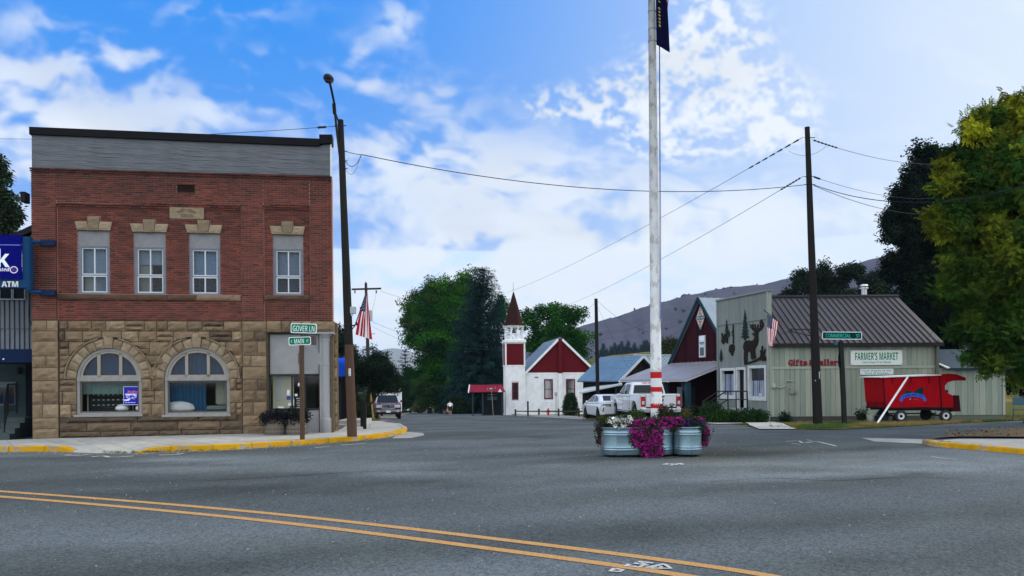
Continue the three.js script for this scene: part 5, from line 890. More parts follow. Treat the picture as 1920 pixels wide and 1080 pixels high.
{
const top = at(638.5, 225, dL), t = woodPole('utility_pole', 'tall wooden pole at the left corner carrying a street light and a flag', poleL, top, 0.135, 0.078, [M([0.024, 0.024, 0.022], 0.9, tx(T.grain, 2, 0.006, 0.4)), M([0.105, 0.062, 0.045], 0.9, tx(T.grain, 2, 0.008, 0.4)), 0.29]);
const L = (px, py, dz = 0) => at(px, py, dL - dz).sub(poleL);
// numbered tag, box, flag bracket
new G().rbox(0.06, 0.20, 0.006, L(657.5, 698).x, L(657.5, 698).y, 0.118, 0.002).build('number_plate', MAT.white, t);
const nt = canvasTex(64, 200, (g, w, h) => { g.fillStyle = '#d8dcdc'; g.fillRect(0, 0, w, h); g.fillStyle = '#111'; g.font = 'bold 58px sans-serif'; g.textAlign = 'center'; ['0', '7', '4'].forEach((c, i) => g.fillText(c, w / 2, 58 + i * 62)); });
new G(true).add(new THREE.PlaneGeometry(0.055, 0.19), trs(L(657.5, 698).x, L(657.5, 698).y, 0.1225)).build('number', M([1, 1, 1], 0.6, { map: nt }), t);
const mb = L(660.5, 582); new G().rbox(0.15, 0.19, 0.12, mb.x + 0.03, mb.y, 0.03, 0.01).build('meter_box', M([0.36, 0.39, 0.40], 0.5), t); new G().cyl(0.03, 0.03, 0.05, mb.x, mb.y - 0.13, 0.05, 10).build('photocell', MAT.steel, t);
const br = new G(), k = L(657, 612), k2 = L(668, 608.5), k3 = L(656, 622); br.bar(k, k2, 0.02).bar(k3, k2.clone().add(V(-0.03, -0.03, 0)), 0.014).box(0.05, 0.09, 0.05, k2.x, k2.y + 0.02, k2.z).build('flag_bracket', MAT.iron, t);
// street light arm
const arm = new THREE.Group(); arm.name = numbered('street_light'); t.add(arm);
const pts = [[637, 292], [632, 250], [628.5, 215], [627, 196], [623.5, 178], [620, 162], [617.5, 152]].map((q, i) => L(q[0], q[1], [0.02, 0.1, 0.25, 0.4, 0.55, 0.72, 0.82][i])); 
new G(true).tube(pts, 0.032, 8, 30).build('arm', MAT.iron, arm);
new G(true).bar(L(627.5, 214, 0.25), L(626, 194, 0.4), 0.05).bar(L(637, 234, 0.02), L(629, 212, 0.25), 0.022).bar(L(637, 260), L(632, 254, 0.1), 0.015).bar(L(637, 262), L(631, 242, 0.12), 0.012).build('brace', MAT.iron, arm);
const hd = L(616, 147.5, 0.85); const hg = new THREE.SphereGeometry(0.13, 18, 12); hg.scale(1, 0.78, 1.7);
put('lamp_head', hg, M([0.03, 0.033, 0.036], 0.5), arm).position.copy(hd); const lens = new THREE.SphereGeometry(0.105, 16, 10); lens.scale(1, 0.7, 1.2); put('lens', lens, M([0.05, 0.055, 0.06], 0.15), arm).position.copy(hd.clone().add(V(0, -0.055, 0.02)));
// hardware for the wires
const hw = new G(); for (const [px, py, x] of [[643, 236, 0.09], [633, 236, -0.09], [644, 284, 0.1], [644, 302, 0.1], [645, 316, 0.1]]) { const p = L(px, py); hw.bar(V(p.x - x, p.y, p.z), V(p.x + x, p.y + 0.005, p.z), 0.012, 6); } hw.build('wire_hardware', MAT.iron, t);
}
{ // flag on the left pole
const d = dL - 0.05, P3 = (px, py, z = 0) => at(px, py, d - z), t = thing('flag', 'striped flag hanging limp from a staff on the left corner pole', 'flag', P3(687, 552)), q = (px, py, z) => P3(px, py, z).sub(t.position);
new G().bar(q(666, 610, 0), q(687.5, 546, 0.1), 0.016).build('staff', M([0.10, 0.08, 0.06], 0.6), t);
cloth('cloth', clothM(flagTex), q(685.5, 553, 0.08), q(690, 554, -0.12), q(695, 636, -0.18), q(668.5, 628, 0.05), 0.05, 2.4, t, (s, y) => [clamp(y * 1.0), 1 - s], 0.6);
}
const twin = (px, py, H, label, cat) => {};
// dark square posts and a bin by the yard beside the brick building
{
for (const [px, py, h, lab] of [[684, 806.5, 51, 'dark square post standing on the pavement behind the corner pole'], [679, 802, 42, 'slim dark post just left of the square post on the pavement']]) { const p = gnd(px, py, 0.12), t = new G().rbox(0.10, at(px, py - h, -p.z).y - p.y, 0.10, 0, (at(px, py - h, -p.z).y - p.y) / 2, 0, 0.01).build('bollard', MAT.black); t.position.copy(p); tag(t, lab, 'post', 'posts on the pavement'); }
const p = gnd(642.5, 787, 0.1), t = thing('litter_bin', 'black litter bin with a white notice beside the brick building', 'bin', p); new G().rbox(0.56, 0.95, 0.5, 0, 0.475, 0, 0.03).build('bin_body', MAT.black, t); new G().rbox(0.6, 0.08, 0.54, 0, 0.98, 0, 0.02).build('lid', MAT.iron, t); new G().box(0.24, 0.16, 0.01, 0.05, 0.72, 0.256).build('notice', MAT.white, t);
const p2 = gnd(661, 801, 0.1), st = thing('concrete_step', 'pale concrete step at the side of the brick building', 'step', p2); new G().rbox(0.9, 0.26, 1.6, -0.12, 0.10, -1.0, 0.02).build('tread', MAT.concrete, st); new G().rbox(0.9, 0.16, 0.5, -0.05, 0.03, 0.0, 0.02).build('lower_tread', MAT.concrete, st);
}
{ // blue awning on the next shop
const d = 38, f = new Frame(at(628, 716, d).x, -d, 60), b = onFrame('side_shop', 'dark shop behind the brick building with a bright blue rounded awning', 'building', f);
const A = (px, py, dd) => { const p = at(px, py, dd); return V((p.x - f.x) * Math.cos(f.a) - (p.z - f.z) * Math.sin(f.a), p.y, (p.x - f.x) * Math.sin(f.a) + (p.z - f.z) * Math.cos(f.a)); };
const blue = M([0.012, 0.075, 0.55], 0.5); b.position.set(0, 0, 0); b.rotation.y = 0;
const W = (px, py, dd) => at(px, py, dd);
const g = new G(), y1 = W(640, 671, d).y, y0 = W(640, 706, d).y, x0 = W(629, 690, d).x, x1 = W(651, 690, d).x; 
for (let i = 0; i < 5; i++) { const a0 = i / 5 * 1.57, a1 = (i + 1) / 5 * 1.57, r = 0.42; g.slab(V(x0, y1 - r + Math.cos(a1) * r, -d + Math.sin(a1) * r + 0.0), V(x1, y1 - r + Math.cos(a1) * r, -d + Math.sin(a1) * r), V(x1, y1 - r + Math.cos(a0) * r, -d + Math.sin(a0) * r), V(x0, y1 - r + Math.cos(a0) * r, -d + Math.sin(a0) * r), 0.02); }
g.slab(V(x0, y0, -d + 0.42), V(x1, y0, -d + 0.42), V(x1, y1 - 0.42, -d + 0.42), V(x0, y1 - 0.42, -d + 0.42), 0.02); g.slab(V(x1, y0, -d + 0.42), V(x1, y0, -d), V(x1, y1 - 0.1, -d), V(x1, y1 - 0.42, -d + 0.42), 0.02);
g.build('awning', blue, b);
for (let i = 1; i < 3; i++) new G().box(0.012, y1 - y0, 0.012, lerp(x0, x1, i / 3), (y0 + y1) / 2 - 0.1, -d + 0.425).build('seam', M([0.02, 0.10, 0.62], 0.5), b);
new G().span(x0 - 3.0, gy(-d), -d - 1.2, x1 - 0.02, W(640, 672, d).y, -d - 0.02).build('wall', M([0.012, 0.012, 0.012], 0.9), b);
new G().span(x0 + 0.1, gy(-d), -d - 0.03, x1 - 0.3, y0 - 0.3, -d + 0.01).build('door', MAT.glassDark, b);
new G().rbox(3.4, 0.12, 1.3, x0 - 1.3, W(640, 672, d).y + 0.06, -d - 0.65, 0.03).build('roof', MAT.black, b);
}
// vehicles
const carWhite = paint(0.72, 0.74, 0.77), carMaroon = M([0.075, 0.012, 0.026], 0.4, { clearcoat: 0.4, clearcoatRoughness: 0.1 }), chrome = M([0.6, 0.61, 0.63], 0.16, { metalness: 1 }), silverTrim = M([0.42, 0.40, 0.37], 0.4, { metalness: 0.4 }), autoGlass = M([0.010, 0.016, 0.022], 0.03, { ior: 1.45, specularIntensity: 0.45 }), redLamp = M([0.42, 0.01, 0.015], 0.12, { clearcoat: 1 }), plasticB = M([0.02, 0.02, 0.022], 0.6), lampGlass = M([0.55, 0.57, 0.6], 0.1, { clearcoat: 1 });
function carGroup(name, label, cat, x, z, turn, y) { return thing(name, label, cat, [x, y ?? gy(z), z], turn); }
// profile in (s forward, y); extruded across and narrowed above the belt
function carShell(pts, width, warp, bevel = 0.05) {
const s = new THREE.Shape(pts.map((p) => new THREE.Vector2(p[0], p[1]))), g = new THREE.ExtrudeGeometry(s, { depth: width - 2 * bevel, bevelEnabled: true, bevelThickness: bevel, bevelSize: bevel * 0.8, bevelOffset: -bevel * 0.8, bevelSegments: 3, steps: 4 });
const p = g.attributes.position; for (let i = 0; i < p.count; i++) { const f = p.getX(i), y = p.getY(i), c = p.getZ(i) - (width - 2 * bevel) / 2, q = warp(f, y, c); p.setXYZ(i, q.x, q.y, q.z); }
const o = clean(g); o.computeVertexNormals(); return o;
}
const arc = (cx, r, a0, a1, cy = 0, n = 9) => { const o = []; for (let i = 0; i <= n; i++) { const t = lerp(a0, a1, i / n); o.push([cx + Math.cos(t) * r, cy + Math.sin(t) * r]); } return o; };
function carWheel(parent, s, side, r, w, tw, warpX, rimM = M([0.30, 0.31, 0.33], 0.3, { metalness: 0.9 })) {
const o = new THREE.Group(); o.name = numbered('wheel'); o.position.set(side * warpX, r, -s); o.rotation.y = side > 0 ? 0 : Math.PI; parent.add(o);
const tg = new THREE.LatheGeometry([[r * 0.62, -tw / 2], [r * 0.9, -tw / 2], [r, -tw / 2 + 0.04], [r, tw / 2 - 0.04], [r * 0.9, tw / 2], [r * 0.62, tw / 2]].map((p) => new THREE.Vector2(...p)), 26); tg.rotateZ(-Math.PI / 2); put('tyre', tg, MAT.rubber, o);
const g = new G(); g.cyl(r * 0.62, r * 0.62, 0.02, tw / 2 - 0.07, 0, 0, 20, 0, 0, Math.PI / 2); for (let i = 0; i < 5; i++) g.box(0.03, r * 0.58, r * 0.17, tw / 2 - 0.035, Math.cos(i * 1.2566) * r * 0.3, Math.sin(i * 1.2566) * r * 0.3, i * 1.2566); g.cyl(r * 0.16, r * 0.16, 0.05, tw / 2 - 0.03, 0, 0, 12, 0, 0, Math.PI / 2);
const ringG = new THREE.TorusGeometry(r * 0.6, 0.02, 6, 24); ringG.rotateY(Math.PI / 2); g.add(ringG, trs(tw / 2 - 0.02, 0, 0)); g.build('rim', rimM, o);
}
function carPanel(name, parent, pts, place, mat, th = 0.012) {
const c = pts.map((p) => new THREE.Vector2(...p)), tri = THREE.ShapeUtils.triangulateShape(c, []), pos = [];
for (const t of tri) for (const i of t) { const q = place(pts[i][0], pts[i][1]); pos.push(q.x, q.y, q.z); }
const g = new THREE.BufferGeometry(); g.setAttribute('position', new THREE.Float32BufferAttribute(pos, 3)); g.computeVertexNormals(); g.setAttribute('uv', new THREE.Float32BufferAttribute(new Float32Array(pos.length / 3 * 2), 2));
const m2 = mat.clone(); m2.side = THREE.DoubleSide; return put(name, g, m2, parent);
}
{ // white pickup truck, seen from behind
const d = 36.6, t = carGroup('pickup_truck', 'white pickup truck parked behind the flower planter, seen from the rear', 'pickup truck', at(1239, 716, d).x, -d, 0.125, gh(d));
const Wd = 2.03, belt = 1.28, warp = (s, y, c) => { const k = y > belt ? 1 - 0.26 * (y - belt) : y < 0.9 ? 1 - 0.03 * (0.9 - y) : 1; return V(c * k, y, -s); };
const R = 0.43, lower = [[0.02, 0.58], [0.75, 0.58], ...arc(1.25, 0.53, Math.PI, 0, 0.5), [1.85, 0.50], [4.30, 0.50], ...arc(4.95, 0.53, Math.PI, 0, 0.5), [5.55, 0.55], [5.86, 0.60], [5.88, 1.05], [5.75, 1.24], [4.45, 1.36], [4.3, 1.36], [4.1, 1.33], [2.0, 1.33], [1.98, 1.40], [0.0, 1.40]];
put('body', carShell(lower, Wd, warp), carWhite, t);
const cab = [[2.02, 1.30], [4.42, 1.30], [3.62, 1.88], [3.4, 1.95], [2.45, 1.98], [2.16, 1.92], [2.10, 1.84]];
put('cab', carShell(cab, Wd - 0.12, warp, 0.07), carWhite, t);
const side = (q) => (s, y) => { const w = warp(s, y, q * ((Wd - 0.12) / 2 + 0.006)); return w; };
for (const q of [-1, 1]) { carPanel('side_window', t, [[3.28, 1.36], [4.18, 1.36], [3.58, 1.82], [3.28, 1.86]], side(q), autoGlass); carPanel('side_window', t, [[2.36, 1.36], [3.18, 1.36], [3.18, 1.87], [2.5, 1.88], [2.38, 1.80]], side(q), autoGlass); }
carPanel('rear_window', t, [[-0.80, 1.42], [0.80, 1.42], [0.72, 1.83], [-0.72, 1.83]], (x, y) => V(x, y, -2.0 - 0.12 * (y - 1.4)), autoGlass);
carPanel('windscreen', t, [[-0.86, 1.36], [0.86, 1.36], [0.72, 1.85], [-0.72, 1.85]], (x, y) => V(x, y, -(4.40 - (y - 1.33) * 1.33)), autoGlass);
new G().box(0.56, 0.045, 0.03, 0, 1.935, -2.155).build('high_brake_light', redLamp, t); new G().box(0.10, 0.035, 0.034, 0, 1.935, -2.152).build('cargo_light', lampGlass, t);
for (const q of [-1, 1]) {
const l = new G().rbox(0.22, 0.50, 0.12, q * 0.90, 1.03, -0.035, 0.02).build('tail_light', redLamp, t); new G().rbox(0.13, 0.16, 0.02, q * 0.90, 0.97, 0.022, 0.008).build('reverse_lens', lampGlass, l);
for (const s of [1.25, 4.95]) { carWheel(t, s, q, R, 0, 0.27, 0.86); const w = new G(); w.ext([...arc(0, 0.53, Math.PI, 0, 0), [0.5, -0.1], ...arc(0, 0.46, 0, Math.PI, 0)], 0.04, 0, 0, 0); }
const m = new G().rbox(0.12, 0.30, 0.16, q * 1.16, 1.50, -4.0, 0.04).box(0.2, 0.05, 0.05, q * 1.04, 1.42, -4.02).build('wing_mirror', plasticB, t);
new G().box(0.015, 0.02, 0.2, q * 1.02, 1.18, -2.55).box(0.015, 0.02, 0.2, q * 1.02, 1.18, -3.5).build('door_handle', carWhite, t);
new G().box(0.006, 0.72, 0.012, q * 1.016, 0.94, -2.26).box(0.006, 0.72, 0.012, q * 1.016, 0.94, -3.25).box(0.006, 0.8, 0.012, q * 1.016, 0.97, -1.99).build('door_gap', plasticB, t);
new G().rbox(0.16, 0.05, 2.1, q * 1.02, 0.46, -3.1, 0.02).build('running_board', chrome, t);
}
const tg = new THREE.Group(); tg.name = numbered('tailgate'); t.add(tg);
new G().rbox(1.52, 0.62, 0.05, 0, 1.07, 0.012, 0.02).build('panel', carWhite, tg);
new G().rbox(1.46, 0.05, 0.05, 0, 1.34, 0.03, 0.02).build('spoiler', carWhite, tg);
new G().box(0.34, 0.05, 0.012, 0, 1.27, 0.042).box(0.012, 0.62, 0.012, -0.768, 1.07, 0.03).box(0.012, 0.62, 0.012, 0.768, 1.07, 0.03).box(1.5, 0.010, 0.012, 0, 0.87, 0.034).build('handle', plasticB, tg);
// round badge with a horned head
const bd = new THREE.Group(); bd.name = numbered('badge'); bd.position.set(0.0, 1.11, 0.042); tg.add(bd);
new G().cyl(0.125, 0.125, 0.02, 0, 0, 0, 24, Math.PI / 2).build('disc', MAT.black, bd);
new G().ext([[-0.10, 0.07], [-0.055, 0.085], [-0.02, 0.06], [0, 0.075], [0.02, 0.06], [0.055, 0.085], [0.10, 0.07], [0.075, -0.01], [0.05, 0.03], [0.035, -0.05], [0, -0.09], [-0.035, -0.05], [-0.05, 0.03], [-0.075, -0.01]], 0.01, 0, 0, 0.012).build('emblem', chrome, bd);
new G().box(0.16, 0.018, 0.01, 0.52, 0.83, 0.04).box(0.14, 0.018, 0.01, -0.52, 0.83, 0.04).build('lettering', plasticB, tg);
new G().rbox(2.02, 0.24, 0.2, 0, 0.60, 0.03, 0.05).build('rear_bumper', M([0.64, 0.65, 0.67], 0.2, { metalness: 0.7 }), t); new G().box(1.5, 0.05, 0.18, 0, 0.735, 0.05).build('bumper_step', plasticB, t);
new G().box(0.32, 0.16, 0.012, 0.02, 0.60, 0.137).build('licence_plate', M([0.45, 0.52, 0.60], 0.5), t);
new G().box(1.5, 0.3, 5.0, 0, 0.55, -2.9).build('chassis', plasticB, t);
}
{ // white sedan
const d = 41.6, t = carGroup('white_sedan', 'white saloon car parked in front of the pickup truck', 'car', at(1158, 716, d).x, -d, 0.15, gh(d));
const Wd = 1.84, belt = 0.93, warp = (s, y, c) => { const tap = 1 - 0.07 * sst(3.9, 4.85, s) - 0.06 * sst(0.7, 0, s); const k = (y > belt ? 1 - 0.42 * (y - belt) : y < 0.55 ? 1 - 0.10 * (0.55 - y) : 1) * tap; return V(c * k, y, -s); };
const lower = [[0.04, 0.34], [0.55, 0.27], ...arc(0.98, 0.40, Math.PI, 0, 0.33), [1.5, 0.22], [3.35, 0.22], ...arc(3.85, 0.40, Math.PI, 0, 0.33), [4.4, 0.22], [4.82, 0.28], [4.88, 0.55], [4.72, 0.76], [4.1, 0.90], [3.55, 0.98], [0.8, 1.06], [0.15, 1.10], [0.02, 1.06], [0.0, 0.70]];
put('body', carShell(lower, Wd, warp, 0.09), carWhite, t);
const cab = [[0.55, 1.0], [3.72, 0.92], [3.0, 1.30], [2.65, 1.42], [2.2, 1.455], [1.7, 1.43], [1.15, 1.30]];
put('cabin', carShell(cab, Wd - 0.1, warp, 0.10), carWhite, t);
const side = (q) => (s, y) => warp(s, y, q * ((Wd - 0.1) / 2 + 0.004));
for (const q of [-1, 1]) { carPanel('side_window', t, [[2.12, 1.00], [3.40, 0.98], [2.85, 1.27], [2.5, 1.37], [2.12, 1.385]], side(q), autoGlass); carPanel('side_window', t, [[1.12, 1.05], [2.05, 1.0], [2.05, 1.385], [1.72, 1.37], [1.30, 1.26]], side(q), autoGlass); }
carPanel('rear_window', t, [[-0.62, 1.10], [0.62, 1.10], [0.52, 1.385], [-0.52, 1.385]], (x, y) => V(x, y, -(0.60 + (y - 1.02) * 1.95) + 0.01), autoGlass);
carPanel('windscreen', t, [[-0.70, 1.0], [0.70, 1.0], [0.56, 1.38], [-0.56, 1.38]], (x, y) => V(x, y, -(3.66 - (y - 0.95) * 1.9)), autoGlass);
for (const q of [-1, 1]) { for (const s of [0.98, 3.85]) carWheel(t, s, q, 0.335, 0, 0.22, 0.80, M([0.04, 0.04, 0.045], 0.35, { metalness: 0.7 })); const l = new G().rbox(0.46, 0.13, 0.12, q * 0.62, 0.88, -0.035, 0.03, 0, q * 0.25).build('tail_light', M([0.05, 0.006, 0.008], 0.1, { clearcoat: 1 }), t); new G().rbox(0.30, 0.03, 0.02, q * 0.62, 0.86, 0.032, 0.01, 0, q * 0.25).build('reverse_lens', lampGlass, l); new G().box(0.05, 0.26, 0.02, q * 0.83, 0.64, 0.0, 0, q * 0.7, q * 0.3).build('bumper_vent', plasticB, t); new G().rbox(0.10, 0.12, 0.2, q * 0.98, 1.0, -3.15, 0.04).build('wing_mirror', carWhite, t); new G().box(0.006, 0.6, 0.012, q * 0.90, 0.66, -2.08).box(0.006, 0.5, 0.012, q * 0.90, 0.68, -1.22).build('door_gap', plasticB, t); }
new G().box(0.5, 0.14, 0.02, 0, 0.62, 0.01).build('licence_plate', MAT.white, t); new G().rbox(1.5, 0.10, 0.1, 0, 0.34, 0.02, 0.03).build('rear_valance', plasticB, t); new G().box(1.3, 0.2, 4.0, 0, 0.32, -2.4).build('chassis', plasticB, t);
}
{ // maroon sport utility car facing us
const d = 53, t = carGroup('sport_utility_car', 'maroon four wheel drive car with silver grille parked on the left shoulder, facing the camera', 'car', at(727.5, 716, d).x, -d, Math.PI + 0.20, gh(d));
const Wd = 1.88, belt = 1.12, warp = (s, y, c) => { const k = (y > belt ? 1 - 0.30 * (y - belt) : 1) * (1 - 0.08 * sst(4.2, 4.9, s)); return V(c * k, y, -s - 0 + 4.7); };
const lower = [[0.0, 0.5], [0.5, 0.45], ...arc(1.0, 0.46, Math.PI, 0, 0.42), [1.6, 0.40], [3.35, 0.40], ...arc(3.9, 0.46, Math.PI, 0, 0.42), [4.5, 0.42], [4.85, 0.48], [4.88, 0.9], [4.78, 1.08], [3.6, 1.20], [3.3, 1.2], [0.1, 1.16]];
put('body', carShell(lower, Wd, warp, 0.07), carMaroon, t);
put('cabin', carShell([[0.05, 1.1], [3.55, 1.14], [2.85, 1.70], [2.6, 1.78], [0.5, 1.80], [0.18, 1.72]], Wd - 0.1, warp, 0.09), M([0.40, 0.38, 0.37], 0.4), t);
const fz = (s) => 4.7 - s;
carPanel('windscreen', t, [[-0.78, 1.18], [0.78, 1.18], [0.66, 1.70], [-0.66, 1.70]], (x, y) => V(x, y, fz(3.54 - (y - 1.15) * 1.25) - 0.012), autoGlass);
for (const q of [-1, 1]) { carPanel('side_window', t, [[1.9, 1.2], [3.2, 1.2], [2.7, 1.66], [1.9, 1.70]], (s, y) => warp(s, y, q * ((Wd - 0.1) / 2 + 0.004)), autoGlass); carPanel('side_window', t, [[0.3, 1.2], [1.8, 1.2], [1.8, 1.70], [0.4, 1.70]], (s, y) => warp(s, y, q * ((Wd - 0.1) / 2 + 0.004)), autoGlass);
for (const s of [1.0, 3.9]) { const k = s - 4.7; carWheel(t, k, q, 0.38, 0, 0.25, 0.80); }
new G().rbox(0.36, 0.20, 0.10, q * 0.66, 0.93, fz(4.86), 0.03).build('headlight', lampGlass, t); new G().rbox(0.2, 0.1, 0.08, q * 0.66, 0.58, fz(4.9), 0.03).build('fog_lamp', lampGlass, t); new G().rbox(0.16, 0.16, 0.16, q * 1.02, 1.25, fz(3.1), 0.04).build('wing_mirror', carMaroon, t);
new G().box(0.03, 0.18, 0.5, q * 0.93, 0.5, fz(3.0)).build('cladding', silverTrim, t); }
const gr = new THREE.Group(); gr.name = numbered('grille'); t.add(gr);
new G().box(0.86, 0.30, 0.06, 0, 0.93, fz(4.86)).build('mesh_panel', plasticB, gr); new G().rbox(0.96, 0.05, 0.08, 0, 1.09, fz(4.87), 0.02).rbox(0.80, 0.05, 0.08, 0, 0.76, fz(4.89), 0.02).box(0.06, 0.32, 0.07, -0.45, 0.93, fz(4.88), 0, 0, 0.14).box(0.06, 0.32, 0.07, 0.45, 0.93, fz(4.88), 0, 0, -0.14).box(0.8, 0.03, 0.05, 0, 0.98, fz(4.88)).box(0.8, 0.03, 0.05, 0, 0.88, fz(4.88)).build('surround', chrome, gr); new G().cyl(0.07, 0.07, 0.03, 0, 0.94, fz(4.91), 16, Math.PI / 2).build('badge', MAT.navy, gr);
new G().rbox(1.80, 0.18, 0.18, 0, 0.62, fz(4.84), 0.05).build('front_bumper', M([0.25, 0.23, 0.22], 0.5), t); new G().box(0.32, 0.15, 0.01, 0, 0.57, fz(4.84) - 0.1).build('licence_plate', MAT.white, t); new G().box(1.5, 0.12, 0.1, 0, 0.42, fz(4.85)).box(1.3, 0.2, 4, 0, 0.45, fz(2.4)).build('chassis', plasticB, t);
}
{ // camper behind it, parked car far down the street
const d = 74, t = carGroup('motorhome', 'white motorhome partly hidden behind the maroon car', 'camper', at(733, 716, d).x, -d, 0.2, gh(d));
new G().rbox(2.1, 2.1, 5.5, 0, 1.45, -2.5, 0.15).build('body', carWhite, t); new G().rbox(1.9, 0.5, 1.2, 0, 2.55, 0.0, 0.15).build('cab_over', carWhite, t); new G().box(1.3, 0.35, 0.02, 0, 2.55, 0.605).build('front_window', autoGlass, t); new G().box(0.02, 0.5, 1.2, 1.055, 1.8, -2.0).build('side_window', autoGlass, t); new G().rbox(0.5, 0.25, 0.6, 0.3, 2.6, -2.5, 0.05).build('roof_vent', MAT.white, t); for (const q of [-1, 1]) for (const s of [0.8, 4.2]) carWheel(t, s, q, 0.36, 0, 0.22, 0.9);
const d2 = 128, c = carGroup('distant_car', 'pale car parked far down the street beside tall grass', 'car', at(766, 716, d2).x, -d2, 1.1, gh(d2));
put('body', carShell([[0, 0.35], [4.5, 0.35], [4.5, 0.75], [3.4, 0.92], [0.1, 0.95]], 1.8, (s, y, q) => V(q, y, -s), 0.06), M([0.55, 0.60, 0.60], 0.3, { clearcoat: 1 }), c); put('cabin', carShell([[0.4, 0.9], [3.4, 0.9], [2.7, 1.4], [1.0, 1.42]], 1.6, (s, y, q) => V(q, y, -s), 0.08), autoGlass, c); new G().rbox(1.4, 0.05, 1.6, 0, 1.43, -1.85, 0.02).build('roof', M([0.55, 0.60, 0.60], 0.3), c); for (const q of [-1, 1]) for (const s of [0.85, 3.6]) carWheel(c, s, q, 0.32, 0, 0.2, 0.82);
const p = gnd(774, 766), s = thing('warning_sign', 'small yellow diamond sign far down the street', 'road sign', [at(774.5, 716, 120).x, gh(120), -120]); new G().cyl(0.04, 0.04, 1.9, 0, 0.95, 0, 8).build('post', MAT.steel, s); new G().box(0.62, 0.62, 0.02, 0, 1.85, 0.04, 0, 0, Math.PI / 4).build('plate', M([0.75, 0.42, 0.02], 0.5), s);
const b = thing('wheeled_bin', 'dark wheeled rubbish bin on the right side of the street', 'bin', [at(805.5, 716, 104).x, gh(104), -104]); new G().rbox(0.62, 0.95, 0.62, 0, 0.52, 0, 0.05).build('bin_body', MAT.black, b); new G().rbox(0.68, 0.08, 0.72, 0, 1.02, 0.02, 0.03).build('lid', MAT.iron, b); new G().cyl(0.1, 0.1, 0.7, 0, 0.1, -0.3, 12, 0, 0, Math.PI / 2).build('wheel', MAT.rubber, b); new G().box(0.26, 0.12, 0.01, 0.05, 0.86, 0.316).build('label_plate', MAT.white, b);
}
// person walking away
function bodyMesh(parts, res, iso = 0) {
let lo = V(1e9, 1e9, 1e9), hi = V(-1e9, -1e9, -1e9); for (const [a, b, ra, rb] of parts) for (const [p, q] of [[a, ra], [b, rb]]) { lo.min(p.clone().subScalar(q + 0.06)); hi.max(p.clone().addScalar(q + 0.06)); }
const size = Math.max(hi.x - lo.x, hi.y - lo.y, hi.z - lo.z), n = Math.ceil(size / res), mc = new MarchingCubes(n, new THREE.MeshBasicMaterial(), false, false, 120000), c = lo.clone().add(hi).multiplyScalar(0.5);
mc.isolation = 0; const p = V(0, 0, 0), k = 0.035;
for (let z = 0; z < n; z++) for (let y = 0; y < n; y++) for (let x = 0; x < n; x++) {
p.set((x - n / 2) / (n / 2), (y - n / 2) / (n / 2), (z - n / 2) / (n / 2)).multiplyScalar(size / 2).add(c);
let d = 1e3; for (const [a, b, ra, rb] of parts) { const ab = b.clone().sub(a), t = clamp(p.clone().sub(a).dot(ab) / Math.max(ab.lengthSq(), 1e-9)), e = p.distanceTo(a.clone().addScaledVector(ab, t)) - lerp(ra, rb, t), h = clamp(0.5 + 0.5 * (d - e) / k); d = lerp(d, e, h) - k * h * (1 - h); }
mc.field[x + y * n + z * n * n] = -d;
}
mc.update(); const cnt = mc.count, g = new THREE.BufferGeometry(); g.setAttribute('position', new THREE.BufferAttribute(mc.positionArray.slice(0, cnt * 3), 3)); g.setAttribute('normal', new THREE.BufferAttribute(mc.normalArray.slice(0, cnt * 3), 3));
const q = g.attributes.position; for (let i = 0; i < cnt; i++) q.setXYZ(i, q.getX(i) * size / 2 + c.x, q.getY(i) * size / 2 + c.y, q.getZ(i) * size / 2 + c.z);
g.computeVertexNormals(); return g;
}
